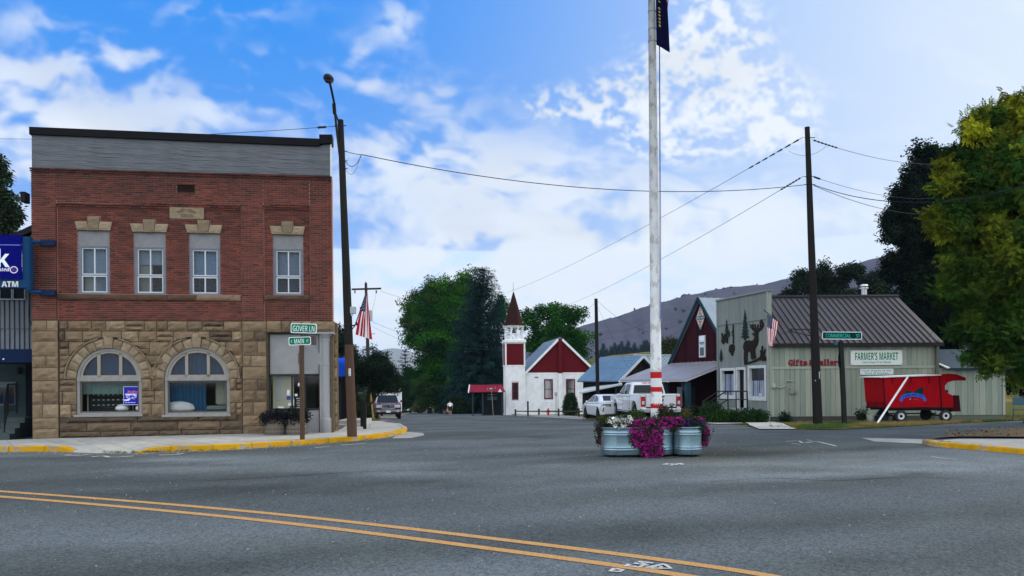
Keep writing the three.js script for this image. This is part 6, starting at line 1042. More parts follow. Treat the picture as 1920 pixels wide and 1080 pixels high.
{
const d = 86, t = thing('person', 'person in a white shirt and dark shorts walking away bent forward on the street', 'person', [at(843.5, 716, d).x, gh(d) + 0.012, -d], 0.1);
const skin = M([0.42, 0.26, 0.19], 0.7), hip = V(0, 0.84, 0), chest = V(0, 1.17, -0.20), neck = V(0, 1.30, -0.32);
const legs = [[V(-0.09, 0.82, 0), V(-0.10, 0.45, -0.05), 0.085, 0.058], [V(-0.10, 0.45, -0.05), V(-0.10, 0.09, 0.04), 0.058, 0.038], [V(-0.10, 0.06, 0.04), V(-0.10, 0.035, -0.14), 0.042, 0.032], [V(0.09, 0.82, 0), V(0.10, 0.44, 0.0), 0.085, 0.058], [V(0.10, 0.44, 0.0), V(0.10, 0.10, 0.14), 0.058, 0.038], [V(0.10, 0.07, 0.14), V(0.10, 0.035, -0.03), 0.042, 0.032]];
const arms = [-1, 1].flatMap((q) => [[V(q * 0.20, 1.25, -0.24), V(q * 0.26, 0.98, -0.24), 0.05, 0.04], [V(q * 0.26, 0.98, -0.24), V(q * 0.27, 0.74, -0.30), 0.04, 0.03], [V(q * 0.27, 0.72, -0.31), V(q * 0.265, 0.62, -0.31), 0.034, 0.018]]);
put('body', bodyMesh([...legs, ...arms, [hip, chest, 0.13, 0.13], [chest, neck, 0.12, 0.06], [neck, V(0, 1.40, -0.42), 0.055, 0.06], [V(0, 1.43, -0.45), V(0, 1.48, -0.46), 0.095, 0.095], [V(0, 1.42, -0.55), V(0, 1.41, -0.57), 0.02, 0.015]], 0.022), skin, t);
put('shirt', bodyMesh([[V(0, 0.93, -0.02), chest, 0.155, 0.16], [V(-0.15, 1.22, -0.2), V(0.15, 1.22, -0.2), 0.095, 0.095], [V(-0.2, 1.24, -0.24), V(-0.25, 1.06, -0.24), 0.07, 0.065], [V(0.2, 1.24, -0.24), V(0.25, 1.06, -0.24), 0.07, 0.065]], 0.024), M([0.70, 0.70, 0.70], 0.9), t);
put('shorts', bodyMesh([[V(-0.08, 0.86, 0), V(0.08, 0.86, 0), 0.145, 0.145], [V(-0.09, 0.82, 0), V(-0.11, 0.52, -0.04), 0.115, 0.10], [V(0.09, 0.82, 0), V(0.11, 0.52, 0.0), 0.115, 0.10]], 0.024), M([0.02, 0.03, 0.035], 0.9), t);
const hair = new THREE.SphereGeometry(0.105, 16, 12, 0, 6.283, 0, 1.7); const hm = put('hair', hair, M([0.10, 0.07, 0.05], 0.9), t); hm.position.set(0, 1.47, -0.45); hm.rotation.x = 0.3;
const bag = tag(put('shopping_bag', new RoundedBoxGeometry(0.26, 0.34, 0.12, 3, 0.05), M([0.60, 0.24, 0.22], 0.8)), 'reddish bag held in the walking person\u2019s left hand', 'bag'); bag.position.set(t.position.x - 0.29, t.position.y + 0.47, -d - 0.28);
}
// lap siding
function lapWall(parent, f, pts, y0, y1, pitch, mat, w, holes = []) {
let k = 0; for (let y = y0; y < y1 - 0.01; y += pitch, k++) {
const t = Math.min(y + pitch, y1), c = clipHalf(clipHalf(pts, 1, y, false), 1, t, true); if (c.length < 3) continue;
const xs = c.map((p) => p[0]); let a = Math.min(...xs), b = Math.max(...xs); let segs = [[a, b]];
for (const h of holes) if (t > h[1] && y < h[3]) segs = segs.flatMap(([p, q]) => (q <= h[0] || p >= h[2] ? [[p, q]] : [[p, h[0]], [h[2], q]]));
const g = new G(); let any = false; for (const [p, q] of segs) if (q - p > 0.02) { any = true; g.slab(V(p, y, w + 0.05), V(q, y, w + 0.05), V(q, t, w + 0.004), V(p, t, w + 0.004), 0.012); }
if (any) g.build('board', mat, parent);
}
}
// church
{
const d = 75, c0 = at(985.5, 716, d), f = new Frame(c0.x, -d, 7), U = (px, py = 720) => f.u(px, py), Y = (py, px = 1040) => f.y(px, py);
const b = onFrame('church', 'small white church with maroon gable, maroon belfry tower and pointed brown spire', 'church', f);
const wht = MAT.whiteWood, red = M([0.125, 0.010, 0.014], 0.75, tx(T.grain, 0.6)), redTrim = M([0.14, 0.02, 0.028], 0.6), blueRoof = M([0.27, 0.36, 0.46], 0.42, { metalness: 0.35, ...tx(T.streak, 0.3) });
const W = U(1117, 700), yE = Y(700), yA = Y(637, 1049), uA = U(1049.5, 640), yB = gy(f.z) - 0.15;
const depth = 9.5;
const wall = new G().ext([[0, yB], [W, yB], [W, yE], [0, yE]], 0.15, 0, 0, -0.16).build('front_wall', wht, b);
const win = [[1020, 1036.5, 711, 748], [1061, 1078, 711, 748]].map(([x0, x1, y0, y1]) => [U(x0), Y(y1), U(x1), Y(y0)]);
lapWall(wall, f, [[0, yB], [W, yB], [W, yE], [0, yE]], yB, yE, 0.20, wht, 0, win);
const gable = new G().ext([[0.05, yE], [W - 0.05, yE], [uA, yA - 0.05]], 0.15, 0, 0, -0.12).build('gable', red, b);
new G().span(0, yE - 0.06, 0.0, W, yE + 0.08, 0.05).span(-0.06, yB, -0.1, 0.1, yE, 0.06).span(W - 0.1, yB, -0.1, W + 0.06, yE, 0.06).build('trim', wht, b);
new G().span(uA - 0.2, yE, 0.0, uA + 0.2, yA + 0.1, 0.30).build('chimney', red, b); new G().span(uA - 0.2, yB, 0.03, uA + 0.2, yE - 0.01, 0.28).build('chimney_base', wht, b);
new G().span(0.0, yB, -depth, 0.12, yE, -0.16).span(W - 0.12, yB, -depth, W, yE, -0.16).span(0, yB, -depth - 0.1, W, yE, -depth).build('side_wall', wht, b);
new G().ext([[0, yE], [W, yE], [uA, yA]], 0.1, 0, 0, -depth - 0.1).build('rear_gable', red, b);
// roof with standing seams and white bargeboards
const ov = 0.38, sl = (yA - yE) / uA, eL = V(-ov, yE - ov * sl, 0), eR = V(W + ov, yE - ov * sl, 0);
const roof = new G().slab(V(eL.x, eL.y + 0.12, 0.25), V(uA, yA + 0.12, 0.25), V(uA, yA + 0.12, -depth - 0.3), V(eL.x, eL.y + 0.12, -depth - 0.3), -0.08).slab(V(uA, yA + 0.12, 0.25), V(eR.x, eR.y + 0.12, 0.25), V(eR.x, eR.y + 0.12, -depth - 0.3), V(uA, yA + 0.12, -depth - 0.3), -0.08).build('roof', blueRoof, b);
for (let i = 0; i <= 18; i++) { const z = lerp(0.2, -depth - 0.25, i / 18); new G().beam(V(eL.x, eL.y + 0.23, z), V(uA, yA + 0.23, z), 0.03, 0.04).beam(V(uA, yA + 0.23, z), V(eR.x, eR.y + 0.23, z), 0.03, 0.04).build('seam', blueRoof, roof); }
new G().beam(V(eL.x, eL.y + 0.08, 0.27), V(uA - 0.2, yA + 0.02, 0.27), 0.22, 0.06).beam(V(uA + 0.2, yA + 0.02, 0.27), V(eR.x, eR.y + 0.08, 0.27), 0.22, 0.06).build('bargeboard', wht, b);
win.forEach((q) => {
const w = new THREE.Group(); w.name = numbered('window'); b.add(w); const [x0, y0, x1, y1] = q, t = 0.11;
new G().span(x0, y0, -0.03, x0 + t, y1, 0.07).span(x1 - t, y0, -0.03, x1, y1, 0.07).span(x0 + t, y1 - t, -0.03, x1 - t, y1, 0.07).span(x0 + t, y0, -0.03, x1 - t, y0 + t, 0.07).build('frame', redTrim, w);
const paneM = canvasTex(128, 256, (g, W2, H2) => { g.fillStyle = '#2a3a44'; g.fillRect(0, 0, W2, H2); g.strokeStyle = '#11181c'; g.lineWidth = 5; g.fillStyle = '#4d6a74'; g.fillRect(18, 120, 92, 110); g.fillStyle = '#27405f'; g.beginPath(); g.arc(64, 90, 34, 0, 7); g.fill(); g.fillStyle = '#6f6a3e'; g.fillRect(50, 150, 28, 60); for (let i = 1; i < 5; i++) { g.beginPath(); g.moveTo(0, i * 51); g.lineTo(128, i * 51); g.stroke(); } g.beginPath(); g.moveTo(64, 0); g.lineTo(64, 256); g.stroke(); });
new G(true).add(new THREE.PlaneGeometry(x1 - x0 - 2 * t, y1 - y0 - 2 * t), trs((x0 + x1) / 2, (y0 + y1) / 2, -0.01)).build('pane', M([1, 1, 1], 0.12, { map: paneM }), w);
new G().span(x0 + t, (y0 + y1) / 2 - 0.025, -0.005, x1 - t, (y0 + y1) / 2 + 0.025, 0.03).build('meeting_rail', M([0.03, 0.02, 0.02], 0.6), w);
});
new G().span(U(1003), Y(707.5), 0, U(1009), Y(706), 0.12).build('lamp_bracket', MAT.iron, b);
// tower
const T2 = new THREE.Group(); T2.name = numbered('tower'); b.add(T2);
const x0 = U(947, 720), x1 = U(983, 720), z1 = 0.55, zd = 1.9, tw = x1 - x0, yM0 = Y(686, 965), yM1 = Y(644, 965), yC = Y(636.5, 965);
new G().span(x0 + 0.02, yB, z1 - zd, x1 - 0.02, yC, z1 - 0.02).build('tower_wall', wht, T2);
const tWin = [U(958.5), Y(749, 965), U(970.5), Y(717, 965)];
for (let y = yB, k = 0; y < yM0; y += 0.2) { const t = Math.min(yM0, y + 0.2), segs = t > tWin[1] && y < tWin[3] ? [[x0, tWin[0]], [tWin[2], x1]] : [[x0, x1]], g = new G(); for (const [p, q] of segs) g.slab(V(p, y, z1 + 0.048), V(q, y, z1 + 0.048), V(q, t, z1 + 0.002), V(p, t, z1 + 0.002), 0.015); g.slab(V(x0 - 0.02, y, z1 - zd), V(x0 - 0.02, y, z1), V(x0 - 0.002, t, z1), V(x0 - 0.002, t, z1 - zd), 0.015); g.build('tower_board', wht, T2); }
for (let y = yM0 + 0.08; y < yM1 - 0.06; y += 0.17) { const t = Math.min(yM1 - 0.05, y + 0.17); new G().slab(V(x0 + 0.12, y, z1 + 0.03), V(x1 - 0.12, y, z1 + 0.03), V(x1 - 0.12, t, z1 + 0.01), V(x0 + 0.12, t, z1 + 0.01), 0.02).slab(V(x0 - 0.03, y, z1 - zd + 0.12), V(x0 - 0.03, y, z1 - 0.12), V(x0 - 0.01, t, z1 - 0.12), V(x0 - 0.01, t, z1 - zd + 0.12), 0.02).build('maroon_board', red, T2); }
new G().span(x0 - 0.06, yM0 - 0.05, z1 - zd - 0.05, x1 + 0.06, yM0 + 0.07, z1 + 0.06).span(x0 - 0.05, yM0, z1 - 0.1, x0 + 0.1, yC, z1 + 0.05).span(x1 - 0.1, yM0, z1 - 0.1, x1 + 0.05, yC, z1 + 0.05).span(x0 - 0.05, yM0, z1 - zd - 0.04, x0 + 0.1, yC, z1 - zd + 0.1).build('corner_trim', wht, T2);
new G().rbox(tw + 0.26, (yC - yM1) * 0.75, zd + 0.26, (x0 + x1) / 2, lerp(yM1, yC, 0.5), z1 - zd / 2, 0.03).build('cornice', wht, T2);
{ const w = new THREE.Group(); w.name = numbered('tower_window'); T2.add(w); const [a, c, e, g2] = tWin, t = 0.12; new G().span(a, c, z1 - 0.02, a + t, g2, z1 + 0.08).span(e - t, c, z1 - 0.02, e, g2, z1 + 0.08).span(a + t, g2 - t, z1 - 0.02, e - t, g2, z1 + 0.08).span(a + t, c, z1 - 0.02, e - t, c + t, z1 + 0.08).span(a + t, (c + g2) / 2 - 0.02, z1 - 0.02, e - t, (c + g2) / 2 + 0.03, z1 + 0.04).build('tower_window_frame', redTrim, T2); T2.remove(w); new G().span(a + t, c + t, z1 - 0.01, e - t, g2 - t, z1 + 0.01).build('tower_pane', MAT.glassDark, T2); }
// belfry: posts, cross rails, cap, spire
const cx = (x0 + x1) / 2, cz = z1 - zd / 2, yP0 = yC - 0.05, yP1 = Y(613.5, 960), R = tw * 0.46;
const pt = (i) => V(cx + Math.cos(Math.PI / 8 + i * Math.PI / 4) * R, 0, cz + Math.sin(Math.PI / 8 + i * Math.PI / 4) * R);
const yR = lerp(yP0, yP1, 0.48);
for (let i = 0; i < 8; i++) {
const p = pt(i), q = pt(i + 1);
new G().span(p.x - 0.055, yP0, p.z - 0.055, p.x + 0.055, yP1, p.z + 0.055).box(0.24, 0.12, 0.24, p.x, yP1 - 0.1, p.z).build('belfry_post', wht, T2);
const a = (y) => p.clone().setY(y), c = (y) => q.clone().setY(y);
new G().beam(a(yR), c(yR), 0.06, 0.06).beam(a(yP0 + 0.06), c(yP0 + 0.06), 0.06, 0.06).beam(a(yP0 + 0.06), c(yR), 0.04, 0.04).beam(a(yR), c(yP0 + 0.06), 0.04, 0.04).build('belfry_rail', wht, T2);
}
new G().cyl(R * 0.95, R * 0.95, 0.1, cx, yP0 - 0.02, cz, 8, 0, Math.PI / 8).build('belfry_floor', wht, T2);
const bell = new G(true).lathe([[0.0, 0.42], [0.1, 0.42], [0.15, 0.3], [0.19, 0.12], [0.30, 0.0], [0.27, 0.0]], cx, lerp(yP0, yP1, 0.55), cz, 18).build('bell', M([0.16, 0.15, 0.13], 0.4, { metalness: 0.8 }), T2); new G().box(R * 1.7, 0.08, 0.08, cx, lerp(yP0, yP1, 0.55) + 0.46, cz).build('bell_beam', MAT.wood, T2);
const brown = M([0.042, 0.017, 0.013], 0.8, tx(T.rock, 1.2, 0.02)), yT = Y(546, 958), yE2 = yP1 + 0.1, hs = yT - yE2;
const prof = [[R * 1.24, 0], [R * 1.03, hs * 0.10], [R * 0.86, hs * 0.24], [R * 0.66, hs * 0.45], [R * 0.38, hs * 0.70], [R * 0.08, hs * 0.97], [0.02, hs]];
const spire = new THREE.Group(); spire.name = numbered('spire'); T2.add(spire); T2.remove(spire);
{ // rows of shingles on eight faces
const at2 = (t, a) => { let k = 0; while (k < prof.length - 2 && prof[k + 1][1] < t) k++; const q = (t - prof[k][1]) / (prof[k + 1][1] - prof[k][1]), r = lerp(prof[k][0], prof[k + 1][0], q); return V(cx + Math.cos(a) * r, yE2 + t, cz + Math.sin(a) * r); };
const g = new G(), n = 34; for (let j = 0; j < n; j++) for (let i = 0; i < 8; i++) { const a0 = Math.PI / 8 + i * Math.PI / 4, a1 = a0 + Math.PI / 4, t0 = hs * j / n, t1 = hs * (j + 1.02) / n, out = 1 + 0.02; const p = at2(t0, a0), q = at2(t0, a1), r2 = at2(Math.min(hs, t1), a1), s = at2(Math.min(hs, t1), a0); const c = V(cx, 0, cz); for (const v of [p, q]) { v.x = c.x + (v.x - c.x) * out; v.z = c.z + (v.z - c.z) * out; } g.quad(q, p, s, r2); }
g.build('spire', brown, T2);
new G().cyl(R * 1.22, R * 1.26, 0.12, cx, yE2 - 0.02, cz, 8, 0, Math.PI / 8).build('spire_eave', wht, T2);
new G().cyl(0.05, 0.03, Y(529, 957) - yT + 0.15, cx, (yT + Y(529, 957)) / 2, cz, 8).cyl(0.09, 0.09, 0.08, cx, yT + 0.25, cz, 10).build('finial', MAT.steel, T2);
}
// canopy beside the tower with its notice board
const kd = 72.5, kf = new Frame(at(881, 716, kd).x, -kd, 3), k = onFrame('church_canopy', 'maroon roofed open canopy left of the church tower', 'canopy', kf), ku = (px, py = 730) => kf.u(px, py), ky = (py, px = 910) => kf.y(px, py), kb = gy(kf.z);
const kr = M([0.30, 0.022, 0.05], 0.5, tx(T.streak, 0.5)), uL = ku(876.5), uR2 = ku(946), rT = ky(721.5), rB = ky(734.5), ki = 0.45;
const kroof = new G().slab(V(uL + 0.12, rB, 0.9), V(uR2 + 0.05, rB, 0.9), V(uR2 - 0.25, rT, -0.4), V(uL + 0.22, rT, -0.4), 0.05).slab(V(uR2 - 0.25, rT, -0.4), V(uR2 + 0.05, rB, -1.7), V(uL + 0.12, rB, -1.7), V(uL + 0.22, rT, -0.4), 0.05).build('roof', kr, k);
for (let i = 1; i < 10; i++) { const u = lerp(uL + 0.2, uR2 - 0.1, i / 10); new G().beam(V(u, rB + 0.02, 0.9), V(u, rT + 0.02, -0.4), 0.035, 0.03).build('seam', kr, kroof); }
new G().beam(V(uL + 0.1, rB, 0.9), V(uL + 0.2, rT, -0.4), 0.10, 0.08).beam(V(uL + 0.2, rT, -0.4), V(uL + 0.1, rB, -1.7), 0.10, 0.08).beam(V(uL + 0.1, rB - 0.05, 0.9), V(uL + 0.1, rB - 0.05, -1.7), 0.1, 0.1).build('gable_trim', wht, k);
for (const u of [uL + 0.5, ku(905), ku(941)]) for (const z of [0.6, -1.5]) new G().span(u - 0.07, kb - 0.1, z - 0.07, u + 0.07, rB, z + 0.07).build('post', M([0.03, 0.04, 0.045], 0.8), k);
new G().span(ku(904), kb, -1.4, ku(942), rB, -1.3).build('back_wall', M([0.012, 0.018, 0.022], 0.9), k);
new G().ext([[ku(933), ky(735)], [ku(940.5), ky(735)], [ku(936.8), ky(729)]], 0.05, 0, 0, 0.92).build('gable_plate', wht, k);
const nbT = canvasTex(256, 180, (g, w, h) => { g.fillStyle = '#0c1715'; g.fillRect(0, 0, w, h); g.fillStyle = '#0f2a26'; g.fillRect(8, 70, w - 16, 100); g.fillStyle = '#9fb0ae'; g.font = 'bold 24px serif'; g.textAlign = 'center'; g.globalAlpha = 0.9; for (const [y, n, a] of [[34, 9, 0.8], [98, 12, 0.55], [128, 10, 0.5], [156, 12, 0.5]]) { g.globalAlpha = a; let x = 30; const r = rng(y); while (x < w - 34) { const q = 8 + r() * 24; g.fillRect(x, y - 12, q, 11); x += q + 7; } } });
const nb = onFrame('notice_board', 'dark church notice board with pale lettering hung under the maroon canopy', 'notice board', kf); new G().rbox(ku(933) - ku(911), ky(737) - ky(752), 0.07, ku(922), ky(744.5), 0.35, 0.01).build('panel', M([0.01, 0.018, 0.018], 0.6), nb); new G(true).add(new THREE.PlaneGeometry((ku(933) - ku(911)) * 0.94, (ky(737) - ky(752)) * 0.92), trs(ku(922), ky(744.5), 0.387)).build('lettering', M([1, 1, 1], 0.6, { map: nbT }), nb);
}
{ // street sign, fence, hydrant, sign post and shrub in front of the church
const d = 68, p = V(at(924.5, 716, d).x, gh(d), -d), s = thing('street_sign', 'tilted thin post with a small green street sign in front of the maroon canopy', 'street sign', p), H = at(921, 729, d).y - p.y;
new G().bar(V(0, 0, 0), V(-0.16, H, 0), 0.035, 8).build('post', MAT.wood, s); new G().box(0.55, 0.16, 0.03, -0.18, H + 0.02, 0.02, 0, 0, 0.14).build('name_plate', M([0.01, 0.10, 0.08], 0.5), s); new G().box(0.26, 0.07, 0.035, -0.2, H + 0.02, 0.02, 0, 0, 0.14).build('lettering', MAT.white, s); new G().box(0.05, 0.10, 0.05, -0.52, H - 0.02, 0.02).box(0.05, 0.10, 0.05, 0.18, H + 0.08, 0.02).build('end_cap', M([0.30, 0.42, 0.38], 0.5), s);
const fd = 66, posts = [[966.5, 57], [989, 62], [1010, 62], [1029, 62], [1047, 60], [1085, 58]], f = thing('rail_fence', 'low dark wooden rail fence in front of the white church', 'fence', [0, 0, 0]), A = (px, dd) => V(at(px, 716, dd).x, gh(dd), -dd), fdm = (px) => lerp(66, 56, (px - 966) / 130), wd = M([0.06, 0.055, 0.045], 0.9, tx(T.grain, 2));
f.position.copy(A(966, 66)); const q = (px, y) => A(px, fdm(px)).add(V(0, y, 0)).sub(f.position);
for (const [px, h] of [[966, 0.62], [989.5, 1.3], [1010, 0.66], [1047, 0.66], [1085, 0.66], [1116, 0.66]]) new G().bar(q(px, -0.1), q(px, h), 0.075, 8).build('post', wd, f);
new G().beam(q(966, 0.45), q(1116, 0.45), 0.09, 0.07).build('rail', wd, f);
const hp = A(1027.5, 64), hy = thing('fire_hydrant', 'small red fire hydrant behind the church fence', 'hydrant', hp), hr = M([0.42, 0.035, 0.02], 0.5); new G(true).lathe([[0.13, 0], [0.13, 0.05], [0.09, 0.06], [0.09, 0.46], [0.12, 0.47], [0.12, 0.52], [0.09, 0.56], [0.05, 0.64], [0.03, 0.70], [0, 0.70]], 0, 0, 0, 16).build('barrel', hr, hy); new G().cyl(0.05, 0.05, 0.34, 0, 0.38, 0, 10, 0, 0, Math.PI / 2).cyl(0.06, 0.06, 0.16, 0, 0.36, 0.1, 10, Math.PI / 2).build('outlet', M([0.35, 0.04, 0.02], 0.5), hy);
const sp = A(1042, 60), ss = thing('small_sign', 'small pale sign on a thin post by the church wall', 'sign', sp); new G().cyl(0.03, 0.03, 1.9, 0, 0.95, 0, 8).build('post', MAT.steel, ss); new G().box(0.22, 0.30, 0.02, 0, 1.82, 0.04).build('plate', M([0.35, 0.37, 0.38], 0.5), ss);
const cs = A(1069, 66), sh = thing('cone_shrub', 'dense dark green shrub clipped round beside the church window', 'shrub', cs); new G().cyl(0.08, 0.05, 0.8, 0, 0.4, 0, 8).build('trunk', MAT.postBrown, sh);
const r = rng(71), list = []; for (let i = 0; i < 520; i++) { const y = Math.pow(r(), 0.8), a = r() * 6.28, R = (0.60 * Math.sqrt(clamp(1 - Math.pow(y, 2.2))) * (y < 0.15 ? 0.8 + y : 1)) * (0.8 + 0.22 * r()); list.push({ p: V(Math.cos(a) * R, 0.1 + y * 1.85, Math.sin(a) * R), s: 0.22, q: randQ(r, 0.6), c: C(0.018 * rr(0.7, 1.3, r), 0.045 * rr(0.7, 1.3, r), 0.016) }); } scatter(sh, 'foliage', clump('broad', 14, 2), leafM(), list);
}
// grey gallery with false front
const PW = 33.4, fr0 = at(1442.5, 716, PW);
const FS = new Frame(fr0.x, -PW, 0.6);
const lf0 = at(1346, 716, 37.6); const FFdeg = Math.atan2(-( -PW + 37.6), fr0.x - lf0.x) / DEG; const FF = new Frame(lf0.x, lf0.z, FFdeg);
const boardTones = [[0.36, 0.40, 0.335], [0.30, 0.345, 0.29], [0.41, 0.445, 0.37], [0.34, 0.375, 0.31]].map((c) => M(c, 0.85, tx(T.grain, 0.9, 0.003, 0.4)));
{
const f = FS, U = (px, py = 700) => f.u(px, py), Y = (py, px = 1600) => f.y(px, py), R = rng(88);
const b = onFrame('gallery_building', 'pale grey green board sided gallery with brown metal roof and a tall false front', 'building', f);
const toL = (p) => V((p.x - f.x) * Math.cos(f.a) - (p.z - f.z) * Math.sin(f.a), p.y, (p.x - f.x) * Math.sin(f.a) + (p.z - f.z) * Math.cos(f.a));
const W = U(1757.5), yE = Y(640), yb = Y(780), yT = Y(689), yg = gy(f.z) - 0.3, depth = 7.2;
const core = M([0.13, 0.14, 0.115], 0.9);
const side = new G().span(0.02, yg, -0.2, W, yE, -0.02).build('side_wall', core, b);
new G().span(0.02, yg, -0.02, W, yb, 0.012).build('foundation', M([0.07, 0.07, 0.065], 0.95), b);
const bw = W / 33; for (let i = 0; i < 33; i++) { const t = boardTones[R() * 4 | 0]; new G().span(i * bw + 0.006, yT + 0.05, -0.02, (i + 1) * bw - 0.006, yE - 0.01, 0.006).build('board', t, side); new G().span(i * bw + 0.006 , yb, -0.02, (i + 1) * bw - 0.006, yT - 0.045, 0.02).build('board', boardTones[R() * 4 | 0], side); }
new G().span(0.0, yT - 0.045, -0.02, W + 0.02, yT + 0.05, 0.05).build('trim', boardTones[2], b); new G().span(0.0, yb, -0.02, 0.10, yE, 0.045).span(W - 0.1, yb, -0.02, W + 0.02, yE, 0.045).build('corner_trim', boardTones[0], b);
// roof: eave, ridge, standing seams as separate pans
const ridge = V(W - 0.0, 0, -3.7), pr = at(1701, 557, -(f.z) + 3.7), yR = pr.y, sl = (yR - yE) / 3.7, brown = M([0.074, 0.068, 0.082], 0.42, { metalness: 0.35, ...tx(T.streak, 0.25) }), seamM = M([0.05, 0.042, 0.048], 0.45, { metalness: 0.35 });
const ov = 0.22, e = V(0, yE - ov * sl + 0.06, ov), x1 = W + 0.18, roof = new G().slab(V(0.1, e.y - 0.03, e.z), V(x1, e.y - 0.03, e.z), V(x1, yR + 0.03, -3.7), V(0.1, yR + 0.03, -3.7), 0.12).slab(V(x1, yR + 0.03, -3.7), V(x1, e.y - 0.03, -7.4 - ov), V(0.1, e.y - 0.03, -7.4 - ov), V(0.1, yR + 0.03, -3.7), 0.12).build('roof', M([0.05, 0.045, 0.045], 0.8), b);
const n = 27, pw = (x1 - 0.1) / n; for (let i = 0; i < n; i++) { const a = 0.1 + i * pw + 0.012, c = 0.1 + (i + 1) * pw - 0.012; new G().slab(V(a, e.y, e.z), V(c, e.y, e.z), V(c, yR + 0.06, -3.7), V(a, yR + 0.06, -3.7), 0.02).build('roof_panel', brown, roof); new G().beam(V(a - 0.012, e.y + 0.02, e.z), V(a - 0.012, yR + 0.08, -3.7), 0.022, 0.05).build('roof_seam', seamM, roof); }
new G().box(x1 - 0.05, 0.09, 0.22, (x1 + 0.1) / 2, yR + 0.09, -3.7).build('ridge_cap', brown, b);
new G().span(0.1, e.y - 0.16, e.z - 0.02, x1, e.y - 0.02, e.z + 0.015).build('fascia', M([0.03, 0.028, 0.028], 0.6), b);
new G().ext([[0.2, yE], [-3.7, yR - 0.05], [-7.6, yE], [-7.4, yg], [0.0, yg]].map(([z, y]) => [z, y]), 0.12, 0, 0, 0).build('gable_wall', core, b); { const g = b.children.at(-1); g.rotation.y = -Math.PI / 2; g.position.x = W; }
// false front panel with narrow boards
const A = toL(FF.world(0, 0)), B = toL(FF.world(FF.u(1441, 700), 0)), F2 = new THREE.Group(); F2.name = numbered('false_front'); F2.position.copy(toL(FF.world(0, 0, 0))).setY(0); F2.rotation.y = FF.a - f.a; b.add(F2);
const fu = (px, py = 650) => FF.u(px, py), fy = (px, py) => FF.y(px, py), FW = fu(1441.5), yTl = fy(1347, 563), yTr = fy(1440, 544), top = (yTl + yTr) / 2, yB = yg, lineY = (fy(1347, 610) + fy(1436, 597)) / 2;
const greyG = [[0.25, 0.285, 0.275], [0.225, 0.26, 0.25], [0.27, 0.305, 0.29], [0.24, 0.27, 0.255]].map((c) => M(c, 0.85, tx(T.grain, 0.9, 0.003, 0.4)));
const op = [[1351.5, 1380, 690, 748], [1381.5, 1399, 688.5, 765], [1403, 1437.5, 685, 751]].map(([a, c, y0, y1]) => ({ a: fu(a, 720), c: fu(c, 720), t: fy((a + c) / 2, y0), b: fy((a + c) / 2, y1) }));
const holes = op.map((o) => [[o.a, o.b], [o.c, o.b], [o.c, o.t], [o.a, o.t]]);
new G().ext([[0, yB], [FW, yB], [FW, top], [0, top]], 0.14, 0, 0, -0.16, 0, 0, holes).build('front_wall', core, F2);
const nb = 30, fbw = FW / nb; for (let i = 0; i < nb; i++) { const a = i * fbw + 0.005, c = (i + 1) * fbw - 0.005, y0 = fy(1440, 776); const g = new G(); g.span(a, lineY + 0.03, -0.02, c, top - 0.02, 0.008); let ys = [[y0, lineY - 0.03]]; for (const o of op) if (c > o.a && a < o.c) ys = ys.flatMap(([p, q]) => (q <= o.b || p >= o.t ? [[p, q]] : [[p, o.b], [o.t, q]])); for (const [p, q] of ys) if (q - p > 0.03) g.span(a, p, -0.02, c, q, 0.008); g.build('board', greyG[R() * 4 | 0], F2); }
new G().span(-0.02, lineY - 0.03, -0.02, FW, lineY + 0.035, 0.05).span(-0.05, top - 0.05, -0.2, FW + 0.1, top + 0.03, 0.08).span(-0.03, yB, -0.05, 0.1, top - 0.05, 0.04).build('trim', greyG[0], F2);
new G().span(FW - 0.09, yB, -0.14, FW + 0.03, top - 0.04, 0.05).build('corner_trim', boardTones[0], F2);
new G().span(0, yE - 0.3, -1.2, 0.08, top, -0.16).build('return_wall', core, F2);
// shop windows and door
const wf = M([0.62, 0.65, 0.66], 0.55, tx(T.mottle, 1)), curt = M([0.46, 0.53, 0.66], 0.9, { transmission: 0.3, thickness: 0, side: THREE.DoubleSide });
[0, 2].forEach((k) => {
const o = op[k], w = new THREE.Group(); w.name = numbered('shop_window'); F2.add(w); F2.remove(w); const t = 0.13;
new G().span(o.a, o.b, -0.12, o.a + t, o.t, 0.04).span(o.c - t, o.b, -0.12, o.c, o.t, 0.04).span(o.a + t, o.t - t, -0.12, o.c - t, o.t, 0.04).span(o.a + t, o.b, -0.12, o.c - t, o.b + t * 1.5, 0.04).build('window_frame', wf, F2);
new G().add(new THREE.PlaneGeometry(o.c - o.a - 2 * t, o.t - o.b - 2.5 * t), trs((o.a + o.c) / 2, (o.t + o.b) / 2 + 0.03, -0.06)).build('window_pane', MAT.glass, F2);
const c = new G(), m = 26; for (let i = 0; i < m; i++) c.box((o.c - o.a - 0.2) / m, o.t - o.b - (k ? 0.9 : 0.5), 0.015, lerp(o.a + 0.1, o.c - 0.1, (i + 0.5) / m), (o.t + o.b) / 2 - (k ? 0.25 : 0.05), -0.15 + 0.03 * Math.sin(i * 1.9)); c.build('net_curtain', curt, F2);
new G().span(o.a, o.b, -1.2, o.c, o.t, -1.15).build('room_back', M([0.05, 0.055, 0.06], 0.9), F2);
if (k === 2) new G(true).lathe([[0, 0], [0.10, 0], [0.12, 0.08], [0.06, 0.22], [0.08, 0.38], [0, 0.42]], lerp(o.a, o.c, 0.52), o.b + t * 1.5, -0.22, 14).build('ornament', MAT.white, F2);
});
